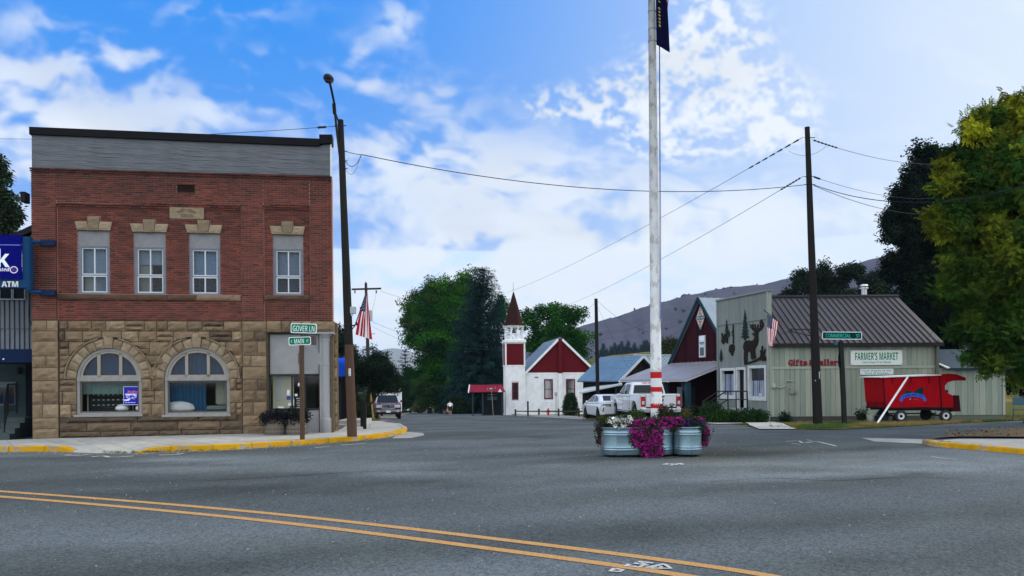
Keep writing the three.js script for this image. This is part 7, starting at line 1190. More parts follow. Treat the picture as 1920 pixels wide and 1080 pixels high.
{ const o = op[1], t = 0.12; new G().span(o.a, o.b, -0.1, o.a + t, o.t, 0.05).span(o.c - t * 0.8, o.b, -0.1, o.c, o.t, 0.05).span(o.a + t, o.t - t, -0.1, o.c - t * 0.8, o.t, 0.05).build('door_frame', wf, F2); const dr = new THREE.Group(); new G().span(o.a + t, o.b, -0.3, lerp(o.a, o.c, 0.45), o.t - t, -0.27).build('screen_door', M([0.20, 0.21, 0.21], 0.6), F2); new G().span(lerp(o.a, o.c, 0.45), o.b, -0.34, lerp(o.a, o.c, 0.62), o.t - t, -0.3).build('door', M([0.022, 0.012, 0.012], 0.6), F2); new G().span(lerp(o.a, o.c, 0.62), o.b + 0.7, -0.32, o.c - t * 0.8, o.t - t, -0.28).build('door_pane', MAT.glassDark, F2); new G().span(lerp(o.a, o.c, 0.62), o.b, -0.32, o.c - t * 0.8, o.b + 0.7, -0.28).build('door_panel', M([0.05, 0.035, 0.03], 0.7), F2); new G().span(o.a - 0.2, o.b - 0.25, -0.5, o.c + 0.3, o.b, 1.2).build('door_step', MAT.concrete2, F2); }
new G().span(0.3, yB, -2.0, FW - 0.6, yE - 0.5, -1.9).build("inner_wall", core, F2);
// house number 210-like strip of vertical numerals beside the door, small lamp
// service entry: conduit, meter, box
const cm = M([0.34, 0.37, 0.32], 0.6), gS = new G(); gS.tube([V(U(1445), Y(655, 1445), 0.06), V(U(1445), Y(700, 1445), 0.06), V(U(1447), Y(722, 1447), 0.07)], 0.022).tube([V(U(1450), Y(724), 0.07), V(U(1466), Y(725), 0.06), V(U(1471), Y(722), 0.06), V(U(1472), Y(714), 0.06), V(U(1486), Y(714), 0.06)], 0.028, 6, 24).tube([V(U(1480), Y(740), 0.05), V(U(1481.5), Y(779), 0.05)], 0.025).build('conduit', cm, b);
new G().rbox(0.17, 0.22, 0.1, U(1448.5), Y(722.5), 0.08, 0.02).build('meter_base', cm, b); new G().cyl(0.075, 0.075, 0.08, U(1448.5), Y(722), 0.15, 18, Math.PI / 2).build('meter', M([0.4, 0.42, 0.4], 0.2), b); new G().rbox(0.22, 0.26, 0.1, U(1483), Y(732), 0.07, 0.01).rbox(0.10, 0.14, 0.08, U(1491), Y(734), 0.06, 0.01).build('junction_box', M([0.23, 0.255, 0.22], 0.6), b);
// flue
const fl = new THREE.Group(); fl.name = numbered('flue'); b.add(fl); const fx = toL(at(1620.5, 550, -f.z + 3.9)), fy0 = yR - 0.1, fy1 = toL(at(1620, 534, -f.z + 3.9)).y; new G().cyl(0.13, 0.13, fy1 - fy0 - 0.15, fx.x, (fy0 + fy1) / 2 - 0.07, -3.85, 18).build('pipe', MAT.steel, fl); new G().cyl(0.2, 0.2, 0.05, fx.x, fy1 - 0.17, -3.85, 18).cyl(0.2, 0.16, 0.09, fx.x, fy1 - 0.03, -3.85, 18).cyl(0.18, 0.18, 0.03, fx.x, fy0 + 0.2, -3.85, 18).build('cowl', M([0.62, 0.63, 0.64], 0.3, { metalness: 0.8 }), fl);
// lean-to on the right
const le = new THREE.Group(); le.name = numbered('lean_to'); b.add(le); const u0 = W + 0.02, u1 = U(1885), yl = Y(690, 1800), yl2 = Y(662, 1760);
new G().span(u0, yg, -3.0, u1, yl + 0.05, -0.12).build('lean_to_wall', core, le);
const lw = (u1 - u0) / 11; for (let i = 0; i < 11; i++) new G().span(u0 + i * lw + 0.006, yb, -0.12, u0 + (i + 1) * lw - 0.006, yl, -0.09).build('lean_to_board', boardTones[R() * 4 | 0], le);
new G().span(u1 - 0.08, yb, -0.1, u1 + 0.03, yl, -0.05).build('lean_to_trim', boardTones[2], le);
const rb = M([0.045, 0.085, 0.13], 0.4, { metalness: 0.3, ...tx(T.streak, 0.3) }), p = [V(U(1801, 683), Y(684, 1801), 0.35), V(u1 + 0.3, Y(682, 1880), 0.35), V(u1 + 0.3, yl2 + 0.12, -2.6), V(u0 + 0.02, yl2 + 0.10, -2.2)];
new G().slab(V(u0 + 0.35, yl - 0.0, 0.25), V(u1 + 0.35, yl - 0.0, 0.25), V(u1 + 0.35, yl + 0.95, -2.8), V(u0 + 0.0, yl + 0.95, -2.8), 0.08).build('lean_to_roof', rb, le);
new G().beam(V(u0 + 0.34, yl, 0.26), V(u0 + 0.0, yl + 0.95, -2.8), 0.12, 0.05).build('lean_to_bargeboard', MAT.white, le);
}
{ // lettering, banners and wall art
const f = FS, U = (px, py = 680) => f.u(px, py), Y = (py, px = 1600) => f.y(px, py);
const red = M([0.24, 0.018, 0.034], 0.6), L = onFrame('shop_lettering', 'red raised letters reading Gifts & Gallery on the grey side wall', 'lettering', f);
const put1 = (txt, px0, px1, py) => { const g = new TextGeometry(txt, { font: FONT, size: 0.27, depth: 0.03, curveSegments: 4, bevelEnabled: true, bevelSize: 0.012, bevelThickness: 0.008, bevelSegments: 1 }); g.computeBoundingBox(); const w = g.boundingBox.max.x - g.boundingBox.min.x; const k = (U(px1) - U(px0)) / w; new G().add(g, trs(U(px0), Y(py), 0.012, 0, 0, 0, V(k, 0.92, 1))).build('letter', red, L); };
[['G', 1477.5, 1486.5], ['i', 1487, 1491], ['f', 1492, 1497.5], ['t', 1499, 1505], ['s', 1506, 1513], ['&', 1516.5, 1524], ['G', 1527, 1536], ['a', 1536.5, 1543.5], ['l', 1544.5, 1549], ['l', 1550, 1555], ['e', 1556, 1562], ['r', 1563, 1569], ['y', 1570, 1578]].forEach(([c, a, b]) => put1(c, a, b, 684.5));
const banner = (name, label, x0, y0, x1, y1, draw, W, H) => { const t = canvasTex(W, H, draw), b = onFrame(name, label, 'banner', f), w = U(x1) - U(x0), h = Y(y0, (x0 + x1) / 2) - Y(y1, (x0 + x1) / 2), g = new THREE.PlaneGeometry(w, h, 24, 6), p = g.attributes.position; for (let i = 0; i < p.count; i++) p.setZ(i, 0.07 + 0.012 * Math.sin(p.getX(i) * 5) * Math.cos(p.getY(i) * 4)); g.computeVertexNormals(); new G(true).add(g, trs((U(x0) + U(x1)) / 2, (Y(y0, (x0 + x1) / 2) + Y(y1, (x0 + x1) / 2)) / 2, 0)).build('cloth', M([1, 1, 1], 0.75, { map: t, side: THREE.DoubleSide }), b); const gr = new G(); for (const s of [-1, 1]) for (const q of [-1, 1]) gr.cyl(0.016, 0.016, 0.03, (U(x0) + U(x1)) / 2 + s * (w / 2 - 0.05), (Y(y0, (x0 + x1) / 2) + Y(y1, (x0 + x1) / 2)) / 2 + q * (h / 2 - 0.05), 0.085, 8, Math.PI / 2); gr.build('eyelet', MAT.steel, b); };
banner('market_banner', 'white banner with green FARMER\u2019S MARKET lettering on the gallery wall', 1593.5, 657, 1690.5, 684.5, (g, w, h) => { g.fillStyle = '#e3e8e6'; g.fillRect(0, 0, w, h); g.fillStyle = '#0b7a45'; g.textAlign = 'center'; g.textBaseline = 'alphabetic'; g.save(); g.translate(w / 2, h * 0.66); g.scale(0.475, 1); g.font = 'bold 205px sans-serif'; g.fillText("FARMER\u2019S MARKET", 0, 0); g.restore(); g.save(); g.translate(w / 2, h * 0.875); g.scale(1.05, 1); g.font = 'bold 56px sans-serif'; g.fillStyle = '#2e8d78'; g.fillText('Saturdays 9 to Noon', 0, 0); g.restore(); }, 1024, 290);
banner('dates_banner', 'small white banner with the market dates below the larger one', 1611, 691.5, 1674, 702.5, (g, w, h) => { g.fillStyle = '#dfe6e6'; g.fillRect(0, 0, w, h); g.fillStyle = '#3d8d8a'; g.textAlign = 'center'; g.save(); g.translate(w / 2, h * 0.46); g.scale(1.25, 1); g.font = 'bold 58px sans-serif'; g.fillText('First of June to the', 0, 0); g.restore(); g.save(); g.translate(w / 2, h * 0.9); g.scale(1.25, 1); g.font = 'bold 58px sans-serif'; g.fillText('Third of October', 0, 0); g.restore(); }, 768, 136);
// cut metal silhouettes on the false front
const q = (px, py) => FF.uv(px, py, 0.03), metal = M([0.030, 0.020, 0.014], 0.55, { metalness: 0.35, ...tx(T.rock, 3) }), green = M([0.015, 0.032, 0.026], 0.6, { metalness: 0.2 });
const art = (name, label, pieces) => { const t = onFrame(name, label, 'wall art', FF); pieces.forEach(([pts, m, nm]) => new G().ext(pts.map((p) => q(...p)), 0.03, 0, 0, 0.035).build(nm, m, t)); };
const fir = (cx, y0, y1, w, n, sq = 1) => { const L = [], Rr = []; for (let i = 0; i < n; i++) { const t = i / n, y = lerp(y0, y1, 0.12 + 0.88 * t), yn = lerp(y0, y1, 0.12 + 0.88 * (i + 0.75) / n), k = w * Math.pow((i + 1) / n, 0.8); L.push([cx - k * 0.35, y], [cx - k, yn]); Rr.push([cx + k * 0.3, y], [cx + k * (0.9 + 0.2 * (i % 2)), yn - 1]); } return [[cx, y0], ...Rr, [cx + 0.9, y1], [cx + 0.9, y1 + 4], [cx - 0.9, y1 + 4], [cx - 0.9, y1], ...L.reverse()]; };
art('stag_silhouette', 'large dark metal stag standing on a log, on the grey false front', [
[[[1395, 645], [1398, 639.5], [1404, 638], [1410, 638.8], [1414, 637], [1416, 631], [1413.5, 628], [1410.5, 626.5], [1410.8, 624.8], [1413.5, 625.2], [1416, 622.5], [1420, 622], [1422.2, 624.5], [1421.6, 630], [1422.5, 637], [1421, 645], [1418, 650], [1415.5, 655], [1416.5, 663], [1418, 670], [1414, 673.5], [1409, 673], [1408.5, 663], [1407, 659.5], [1403, 658], [1402, 662], [1401.5, 672], [1402, 680], [1396.5, 682.5], [1395.5, 670], [1396, 658], [1394, 651]], metal, 'body'],
[[[1416.5, 622.5], [1412, 619], [1407.6, 613.5], [1407, 608.5], [1408.6, 607.5], [1409.2, 612], [1411.5, 615], [1411, 608], [1412.8, 607.2], [1413.6, 615], [1416, 617.5], [1415.6, 608.5], [1417, 607.8], [1418, 617.5], [1419.4, 618], [1421.2, 608], [1422.6, 608.4], [1422, 617], [1425.8, 614], [1425, 602.5], [1426.2, 602], [1428, 612], [1430, 608.5], [1426.5, 599.5], [1428, 599], [1432.6, 606.5], [1431.4, 613], [1427, 618.5], [1421, 622.5]], metal, 'antlers'],
[[[1396.5, 684.5], [1397, 681.5], [1416, 675], [1425.8, 669], [1427, 662], [1425.5, 657], [1428, 656.5], [1428.8, 649], [1431.2, 648.5], [1431, 658], [1432.2, 664], [1434.2, 655], [1436, 653.8], [1434.6, 663], [1433.6, 668], [1437, 667.5], [1436.2, 671], [1437.6, 674.5], [1434, 676.5], [1425, 675], [1412, 679.5]], metal, 'log'],
[fir(1397.5, 580, 634, 7.6, 8), green, 'fir'], [fir(1397.0, 612, 634, 0.9, 2), green, 'fir_stem']]);
art('bear_silhouette', 'dark metal bear hanging beneath a bare tree trunk on the false front', [[[[1368, 650], [1370.5, 646], [1375, 644.8], [1377.5, 648], [1377.8, 655], [1375.8, 660], [1374.5, 666.5], [1371.5, 666], [1371, 660], [1369, 661.5], [1367.2, 658]], metal, 'body'], [[[1374.4, 608.5], [1375.8, 608.4], [1376.6, 644], [1374.8, 645], [1374.6, 631], [1372.2, 628.6], [1374.5, 627.4], [1374.5, 624.4], [1372, 625.2], [1374.4, 618]], green, 'bare_tree']]);
art('moose_silhouette', 'dark metal animals beneath a small fir on the upper left of the false front', [[[[1353, 640], [1354, 635], [1353.2, 626], [1354, 624], [1355.8, 625], [1356.4, 631], [1358.5, 630], [1359.2, 625.5], [1361, 625.5], [1361.6, 631], [1363.6, 629], [1365.4, 634], [1364.8, 643], [1362.6, 644], [1362, 640], [1358.6, 641], [1358, 645], [1355, 644.6]], metal, 'herd'], [fir(1363, 599, 624, 3.6, 6), green, 'fir'], [fir(1367, 619, 628, 2.8, 3), green, 'small_fir'], [[[1362.3, 626], [1363.6, 626], [1363.8, 633], [1362.4, 633]], green, 'fir_stem']]);
art('fir_silhouette', 'small dark metal fir low on the left of the false front', [[fir(1352.5, 654.5, 674, 3.8, 6), green, 'fir']]);
}
{ // railing, hedge and flag at the gallery door
const A = (px, py, w) => { const [u, y] = FF.uv(px, py, w); return FF.world(u, y, w); }, t = thing('stair_railing', 'black iron stair railing in front of the gallery door', 'railing', A(1385, 780, 1.4)), o = t.position.clone(), q = (px, py, w) => A(px, py, w).sub(o), g = new G();
g.bar(q(1347, 733.5, 1.4), q(1401, 733.5, 1.4), 0.028).bar(q(1347, 749, 1.4), q(1402, 749, 1.4), 0.022).bar(q(1364.5, 733.5, 1.4), q(1365.5, 778, 1.4), 0.028).bar(q(1380, 733.5, 1.4), q(1381, 774, 1.4), 0.025).bar(q(1401, 733, 1.4), q(1402, 778, 1.4), 0.028).bar(q(1361, 734, 1.4), q(1308, 768, 1.4), 0.03).bar(q(1365, 749, 1.4), q(1319, 778, 1.4), 0.028).bar(q(1347, 733.5, 1.4), q(1316, 754, 2.6), 0.028).bar(q(1335, 751, 1.4), q(1335, 787, 1.4), 0.022).bar(q(1314, 764, 1.4), q(1314, 788, 1.4), 0.022).build('rail', MAT.iron, t);
const F3 = (px, py, z) => at(px, py, PW - 0.35 - z), fl = thing('flag', 'striped flag hanging from a slanted staff on the gallery corner', 'flag', F3(1442, 595, 0)), k = (px, py, z) => F3(px, py, z).sub(fl.position);
new G().bar(k(1431.5, 581, -0.25), k(1463, 605, 0.35), 0.016).build('staff', MAT.poleDark, fl);
cloth('cloth', clothM(flagTex), k(1437.5, 588, -0.15), k(1460, 604, 0.3), k(1449.5, 650, 0.15), k(1440, 648, -0.2), 0.045, 2, fl, (s, y) => [clamp(y * 0.98), 1 - s], 2.2);
}
// hedges and weeds along the false front
{
const hd = (name, label, px, d, w, h, seed, col, n = 240) => { const p = V(at(px, 716, d).x, gh(d) - 0.03, -d), t = thing(name, label, 'shrub', p); new G().cyl(0.05, 0.03, h * 0.6, 0, h * 0.3, 0, 7).build('stem', MAT.postBrown, t); leafMass(t, 'foliage', { n, c: [0, h * 0.52, 0], r: [w / 2, h * 0.52, w * 0.4], size: 0.075, col, seed, vary: 0.5, leaves: 16, shell: 0.2 }); };
hd('hedge_shrub', 'dark green hedge shrub under the right gallery window', 1413, 30.9, 1.25, 0.52, 201, [0.020, 0.055, 0.016], 330);
hd('hedge_shrub', 'darkest hedge shrub, in front of the gallery door', 1388, 31.2, 1.1, 0.48, 202, [0.016, 0.046, 0.016], 280);
hd('hedge_shrub', 'brighter green hedge shrub left of the gallery door', 1358, 31.6, 1.15, 0.52, 203, [0.035, 0.085, 0.020], 300);
hd('hedge_shrub', 'tall loose green weeds at the foot of the stair railing', 1333, 33.0, 0.9, 0.9, 204, [0.03, 0.065, 0.024], 180);
hd('hedge_shrub', 'small dark bush under the red porch beside the pickup truck', 1306, 37, 0.9, 0.8, 205, [0.018, 0.036, 0.018], 160);
hd('weed_plant', 'small dark weed growing against the gallery wall below the junction box', 1470, 32.9, 0.5, 0.45, 206, [0.02, 0.04, 0.02], 40);
hd('weed_plant', 'tall weed growing against the wall behind the red wagon end', 1616, 32.6, 0.4, 0.55, 207, [0.02, 0.042, 0.02], 36);
}
// maroon barn, its porch, the cabins
{
const c0 = at(1259, 716, 47), f = new Frame(c0.x, -47, FFdeg * 0.97), b = onFrame('maroon_barn', 'dark maroon board barn with steep metal roof and a painted quilt diamond', 'barn', f), U = (px, py) => f.u(px, py), Y = (px, py) => f.y(px, py);
const uA = f.u(1308.5, 557, 0.18), yA = f.y(1308.5, 557, 0.18) - 0.16, uL = f.u(1250, 700, 0.18), yL = f.y(1250, 692, 0.18), slp = (yA - yL) / (uA - uL), uR = uA + (uA - uL), yg = gy(f.z) - 0.2;
const mar = [[0.036, 0.009, 0.014], [0.030, 0.008, 0.012], [0.042, 0.010, 0.016]].map((c) => M(c, 0.85, tx(T.grain, 0.8, 0.003, 0.4))), core = M([0.012, 0.006, 0.008], 0.9), roofM = M([0.27, 0.34, 0.42], 0.42, { metalness: 0.4, ...tx(T.streak, 0.25) }), trim = M([0.015, 0.045, 0.055], 0.6);
const poly = [[uL, yg], [uR, yg], [uR, yL], [uA, yA], [uL, yL]];
const wall = new G().ext(poly, 0.15, 0, 0, -0.18).build('gable_wall', core, b), r = rng(92);
const n = 34; for (let i = 0; i < n; i++) { const a = lerp(uL, uR, i / n) + 0.008, c = lerp(uL, uR, (i + 1) / n) - 0.008, q = clipHalf(clipHalf(poly, 0, a, false), 0, c, true); if (q.length > 2) new G().ext(q, 0.025, 0, 0, -0.02).build('board', mar[r() * 3 | 0], wall); }
const dep = 9, o = 0.18, eL = [uL - o * 0.7, yL - o * 0.7 * slp], eR = [uR + o * 0.7, yL - o * 0.7 * slp];
const roof = new G().slab(V(eL[0], eL[1], o), V(uA, yA + 0.06, o), V(uA, yA + 0.06, -dep), V(eL[0], eL[1], -dep), -0.10).slab(V(uA, yA + 0.06, o), V(eR[0], eR[1], o), V(eR[0], eR[1], -dep), V(uA, yA + 0.06, -dep), -0.10).build('roof', roofM, b);
for (let i = 0; i <= 22; i++) { const z = lerp(o - 0.05, -dep, i / 22); new G().beam(V(uA, yA + 0.19, z), V(eR[0], eR[1] + 0.13, z), 0.03, 0.04).build('seam', roofM, roof); }
new G().beam(V(eL[0], eL[1] + 0.02, o + 0.02), V(uA, yA + 0.1, o + 0.02), 0.15, 0.05).beam(V(uA, yA + 0.1, o + 0.02), V(eR[0], eR[1] + 0.02, o + 0.02), 0.18, 0.05).build('bargeboard', trim, b);
new G().span(uL, yg, -dep, uL + 0.12, yL, -0.18).span(uR - 0.12, yg, -dep, uR, yL, -0.18).span(uL, yg, -dep - 0.1, uR, yL, -dep).build('side_wall', core, b);
// window
const w0 = U(1312, 640), w1 = U(1323.5, 640), y0 = Y(1318, 670), y1 = Y(1318, 629), ym = Y(1318, 650), fr = M([0.55, 0.57, 0.60], 0.55);
new G().span(w0, y0, 0.0, w1, y1, 0.06).build('window_frame', fr, b); new G().span(w0 + 0.12, y0 + 0.1, 0.055, w1 - 0.12, ym - 0.04, 0.068).build('lower_pane', MAT.glassDark, b);
const pt = canvasTex(96, 160, (g, w, h) => { g.fillStyle = '#c2ccd6'; g.fillRect(0, 0, w, h); g.fillStyle = '#dfe6ec'; g.fillRect(0, 0, w, 70); g.fillStyle = '#2c3d3e'; for (let i = 0; i < 9; i++) { g.beginPath(); g.ellipse(8 + i * 11, 108 + (i % 3) * 4, 9, 12, 0, 0, 7); g.fill(); } g.fillRect(20, 136, 60, 8); });
new G(true).add(new THREE.PlaneGeometry(w1 - w0 - 0.16, y1 - ym - 0.1), trs((w0 + w1) / 2, (y1 + ym) / 2, 0.066)).build('painted_panel', M([1, 1, 1], 0.4, { map: pt }), b);
// quilt diamond, built from flat pieces in a frame
const qd = thing('quilt_diamond', 'painted wooden quilt pattern diamond below the barn ridge', 'wall art', [f.x, 0, f.z], f.a), cu = U(1315.5, 596), cy = Y(1315.5, 596), hw = (U(1323.5, 596) - U(1307.5, 596)) / 2, hh = (Y(1315.5, 574) - Y(1316, 618)) / 2;
const qm = { cream: M([0.55, 0.47, 0.40], 0.6), teal: M([0.06, 0.27, 0.33], 0.6), brick: M([0.32, 0.08, 0.06], 0.6), ink: M([0.03, 0.03, 0.04], 0.6), blue: M([0.10, 0.30, 0.42], 0.6) };
const D = (list, m, z, nm) => new G().ext(list.map(([x, y]) => [cu + x * hw, cy + y * hh]), 0.03, 0, 0, z).build(nm, m, qd);
D([[0, 1], [1, 0], [0, -1], [-1, 0]], qm.cream, 0.06, 'board');
for (const [x, y] of [[0, 1], [0, -1]]) D([[x, y], [0.22, y * 0.78], [-0.22, y * 0.78]], qm.blue, 0.075, 'corner_piece'); for (const x of [1, -1]) D([[x, 0], [x * 0.8, 0.2], [x * 0.8, -0.2]], qm.blue, 0.075, 'corner_piece');
D([[-0.22, 0.2], [0.22, 0.2], [0.22, -0.2], [-0.22, -0.2]], qm.teal, 0.075, 'centre_piece');
for (const [sx, sy] of [[1, 1], [1, -1], [-1, 1], [-1, -1]]) { D([[sx * 0.08, sy * 0.26], [sx * 0.36, sy * 0.26], [sx * 0.08, sy * 0.52]], qm.brick, 0.075, 'triangle'); D([[sx * 0.30, sy * 0.05], [sx * 0.62, sy * 0.05], [sx * 0.30, sy * 0.22]], qm.ink, 0.075, 'triangle'); D([[sx * 0.08, sy * 0.56], [sx * 0.22, sy * 0.56], [sx * 0.08, sy * 0.72]], qm.ink, 0.075, 'triangle'); D([[sx * 0.64, sy * 0.03], [sx * 0.8, sy * 0.03], [sx * 0.64, sy * 0.2]], qm.brick, 0.075, 'triangle'); }
// porch: metal lean-to roof carried on teal posts
const pf = f, P4 = (px, py, w) => { const [u, y] = pf.uv(px, py, w); return V(u, y, w); }, pm = M([0.52, 0.50, 0.55], 0.4, { metalness: 0.3, ...tx(T.streak, 0.3) }), wO = 3.0;
const eN = P4(1286, 711, wO), eF = V(uL + 0.3, eN.y, wO), tN = V(eN.x, Y(1347, 684), 0.0), wallY = eN.y + 1.02;
const proof = new G().slab(V(eF.x - 1.2, eN.y, wO), V(eN.x, eN.y, wO), V(eN.x, wallY, 0.05), V(eF.x - 1.2, wallY, 0.05), 0.07).build('porch_roof', pm, b);
for (let i = 0; i < 18; i++) { const u = lerp(eF.x - 1.1, eN.x - 0.1, i / 17); new G().beam(V(u, eN.y + 0.02, wO), V(u, wallY + 0.02, 0.05), 0.025, 0.02).build('porch_seam', pm, proof); }
new G().beam(V(eN.x + 0.02, eN.y - 0.09, wO), V(eN.x + 0.02, wallY - 0.09, 0.05), 0.16, 0.06).beam(V(eF.x - 1.2, eN.y - 0.1, wO), V(eN.x, eN.y - 0.1, wO), 0.05, 0.16).build('porch_fascia', M([0.55, 0.55, 0.57], 0.5), b);
const tp = M([0.035, 0.075, 0.10], 0.7, tx(T.grain, 1)); for (const u of [eN.x - 0.12, lerp(eF.x, eN.x, 0.62), lerp(eF.x, eN.x, 0.22)]) { new G().span(u - 0.12, yg, wO - 0.3, u + 0.12, eN.y - 0.16, wO - 0.06).build('porch_post', tp, b); new G().beam(V(u - 0.1, eN.y - 0.9, wO - 0.18), V(u - 0.55, eN.y - 0.2, wO - 0.18), 0.10, 0.10).build('porch_brace', tp, b); }
new G().span(eF.x - 1, yg + 0.7, wO - 0.22, eN.x, yg + 0.78, wO - 0.12).build('porch_rail', tp, b); new G().span(eF.x - 1, yg, 0.02, eN.x + 0.2, yg + 0.3, wO).build('porch_floor', M([0.03, 0.035, 0.04], 0.9), b);
new G().span(lerp(uL, uR, 0.30), yg + 0.35, 0.02, lerp(uL, uR, 0.42), yg + 2.2, 0.05).build('door', M([0.018, 0.03, 0.035], 0.6), b); new G().span(lerp(uL, uR, 0.14), yg + 1.0, 0.02, lerp(uL, uR, 0.22), yg + 2.2, 0.05).build('porch_window', M([0.42, 0.48, 0.52], 0.4), b);
}
{ // cabin with blue roof, lower grey roof behind
const mk = (o) => {
const c0 = at(o.px, 716, o.d), f = new Frame(c0.x, -o.d, o.deg), b = onFrame(o.name, o.label, 'cabin', f), uA = f.u(...o.apex, 0.4), yA = f.y(...o.apex, 0.4) - 0.14, uE = f.u(...o.eave, 0.4), yE = f.y(...o.eave, 0.4) - 0.05, s = (yA - yE) / (uA - uE), uR = 2 * uA - uE, yg = gy(f.z) - 0.3, roofM = o.roof, core = M([0.022, 0.020, 0.02], 0.9, tx(T.grain, 0.8));
const poly = [[uE + 0.35, yg], [uR - 0.35, yg], [uR - 0.35, yE + 0.35 * s], [uA, yA], [uE + 0.35, yE + 0.35 * s]];
const w = new G().ext(poly, 0.12, 0, 0, -0.14).build('gable_wall', core, b), n = 20, r = rng(o.px); for (let i = 0; i < n; i++) { const a = lerp(uE + 0.35, uR - 0.35, i / n) + 0.01, c = lerp(uE + 0.35, uR - 0.35, (i + 1) / n) - 0.01, q = clipHalf(clipHalf(poly, 0, a, false), 0, c, true); if (q.length > 2) new G().ext(q, 0.02, 0, 0, -0.02).build('board', M([0.035 * rr(0.7, 1.2, r), 0.032 * rr(0.7, 1.2, r), 0.028], 0.9, tx(T.grain, 0.8)), w); }
const rf = new G().slab(V(uE, yE, 0.4), V(uA, yA + 0.03, 0.4), V(uA, yA + 0.03, -o.dep), V(uE, yE, -o.dep), -0.10).slab(V(uA, yA + 0.03, 0.4), V(uR, yE, 0.4), V(uR, yE, -o.dep), V(uA, yA + 0.03, -o.dep), -0.10).build('roof', roofM, b);
for (let i = 0; i <= o.ribs; i++) { const z = lerp(0.36, -o.dep, i / o.ribs); new G().beam(V(uE, yE + 0.12, z), V(uA, yA + 0.15, z), 0.03, 0.05).beam(V(uA, yA + 0.15, z), V(uR, yE + 0.12, z), 0.03, 0.05).build('seam', roofM, rf); }
new G().beam(V(uE, yE - 0.02, 0.42), V(uA, yA + 0.02, 0.42), 0.17, 0.05).beam(V(uA, yA + 0.02, 0.42), V(uR, yE - 0.02, 0.42), 0.17, 0.05).build('bargeboard', M([0.6, 0.64, 0.68], 0.5), b);
new G().span(uE + 0.35, yg, -o.dep + 0.3, uE + 0.45, yE + 0.3 * s, -0.14).span(uR - 0.45, yg, -o.dep + 0.3, uR - 0.35, yE + 0.3 * s, -0.14).span(uE + 0.35, yg, -o.dep + 0.2, uR - 0.35, yE + 0.3 * s, -o.dep + 0.3).build('side_wall', core, b);
return { f, b, uA, yA, uE, yE, uR, yg };
};
const blue = M([0.20, 0.31, 0.42], 0.42, { metalness: 0.35, ...tx(T.streak, 0.25) }), grey = M([0.30, 0.39, 0.46], 0.42, { metalness: 0.35, ...tx(T.streak, 0.25) });
const c = mk({ name: 'log_cabin', label: 'dark cabin with blue metal roof and white bargeboards behind the pickup truck', px: 1161, d: 51, deg: 32, apex: [1206.5, 665], eave: [1160, 714.5], dep: 4.2, roof: blue, ribs: 10 });
// low porch roof of the cabin on the left
const pw = M([0.50, 0.53, 0.55], 0.45), pr = (px, py, d) => at(px, py, d).sub(V(c.f.x, 0, c.f.z)).applyAxisAngle(V(0, 1, 0), -c.f.a);
new G().slab(pr(1086, 736, 50), pr(1166, 719.5, 49), pr(1166, 716.5, 51.6), pr(1096, 727, 53.5), 0.1).build('porch_roof', pw, c.b);
for (const [px, d] of [[1096.5, 50.4], [1105, 51.6], [1119, 51]]) { const p = pr(px, 735, d); new G().span(p.x - 0.08, c.yg, p.z - 0.08, p.x + 0.08, p.y, p.z + 0.08).build('porch_post', M([0.03, 0.03, 0.03], 0.9), c.b); }
new G().slab(pr(1092, 772, 53), pr(1165, 772, 52.6), pr(1165, 728, 52.6), pr(1092, 737, 53), 0.1).build('porch_wall', M([0.014, 0.016, 0.017], 0.9), c.b);
const sd = at(1245, 716, 58), f2 = new Frame(sd.x, -58, 20), s = onFrame('metal_roof_shed', 'shed with a pale ribbed metal roof left of the maroon barn', 'shed', f2), U = (px, py) => f2.u(px, py), Y = (px, py) => f2.y(px, py), yr = Y(1260, 665), ye = Y(1260, 716), x0 = U(1205, 690), x1 = U(1300, 690);
const rf = new G().slab(V(x0, ye, 1.8), V(x1, ye, 1.8), V(x1, yr, -1.4), V(x0, yr, -1.4), 0.08).slab(V(x1, yr, -1.4), V(x1, ye, -4.6), V(x0, ye, -4.6), V(x0, yr, -1.4), 0.08).build('roof', grey, s); for (let i = 0; i <= 16; i++) { const u = lerp(x0 + 0.03, x1 - 0.03, i / 16); new G().beam(V(u, ye + 0.02, 1.8), V(u, yr + 0.02, -1.4), 0.035, 0.04).build('seam', grey, rf); }
new G().box(x1 - x0, 0.08, 0.16, (x0 + x1) / 2, yr + 0.03, -1.4).build('ridge_cap', M([0.45, 0.50, 0.54], 0.5), s); new G().span(x0 + 0.2, gy(f2.z) - 0.5, -4.2, x1 - 0.2, ye, 1.4).build('wall', M([0.02, 0.02, 0.022], 0.9), s);
}
// right pole, sign post, wagon
const poleR = gnd(1533.5, 796.5, 0.03), dR = -poleR.z;
{
const t = woodPole('utility_pole', 'tall dark wooden pole standing on the grass in front of the grey gallery', poleR, at(1513.5, 238.5, dR), 0.165, 0.085, [MAT.poleDark]);
const L = (px, py, z = 0) => at(px, py, dR - z).sub(poleR);
new G().box(0.03, 0.20, 0.008, L(1533, 691).x, L(1533, 702).y, 0.15).build('number_plate', M([0.4, 0.42, 0.42], 0.5), t);
new G().cyl(0.02, 0.02, 0.01, L(1525.5, 713.5).x, L(1525, 713.5).y, 0.158, 8, Math.PI / 2).cyl(0.02, 0.02, 0.01, L(1533, 709).x, L(1533, 709).y, 0.158, 8, Math.PI / 2).build('nail_head', MAT.steel, t);
const g = new G(); g.bar(L(1483, 617), L(1520, 617.5), 0.02).bar(L(1481, 621), L(1520, 629.5), 0.018).box(0.10, 0.14, 0.08, L(1482, 620).x, L(1482, 620).y, L(1482, 620).z).build('flag_bracket', MAT.iron, t);
const h = new G(); for (const py of [258, 331, 346]) h.bar(L(1508, py), L(1528, py), 0.014, 6); h.build('wire_hardware', MAT.iron, t);
}
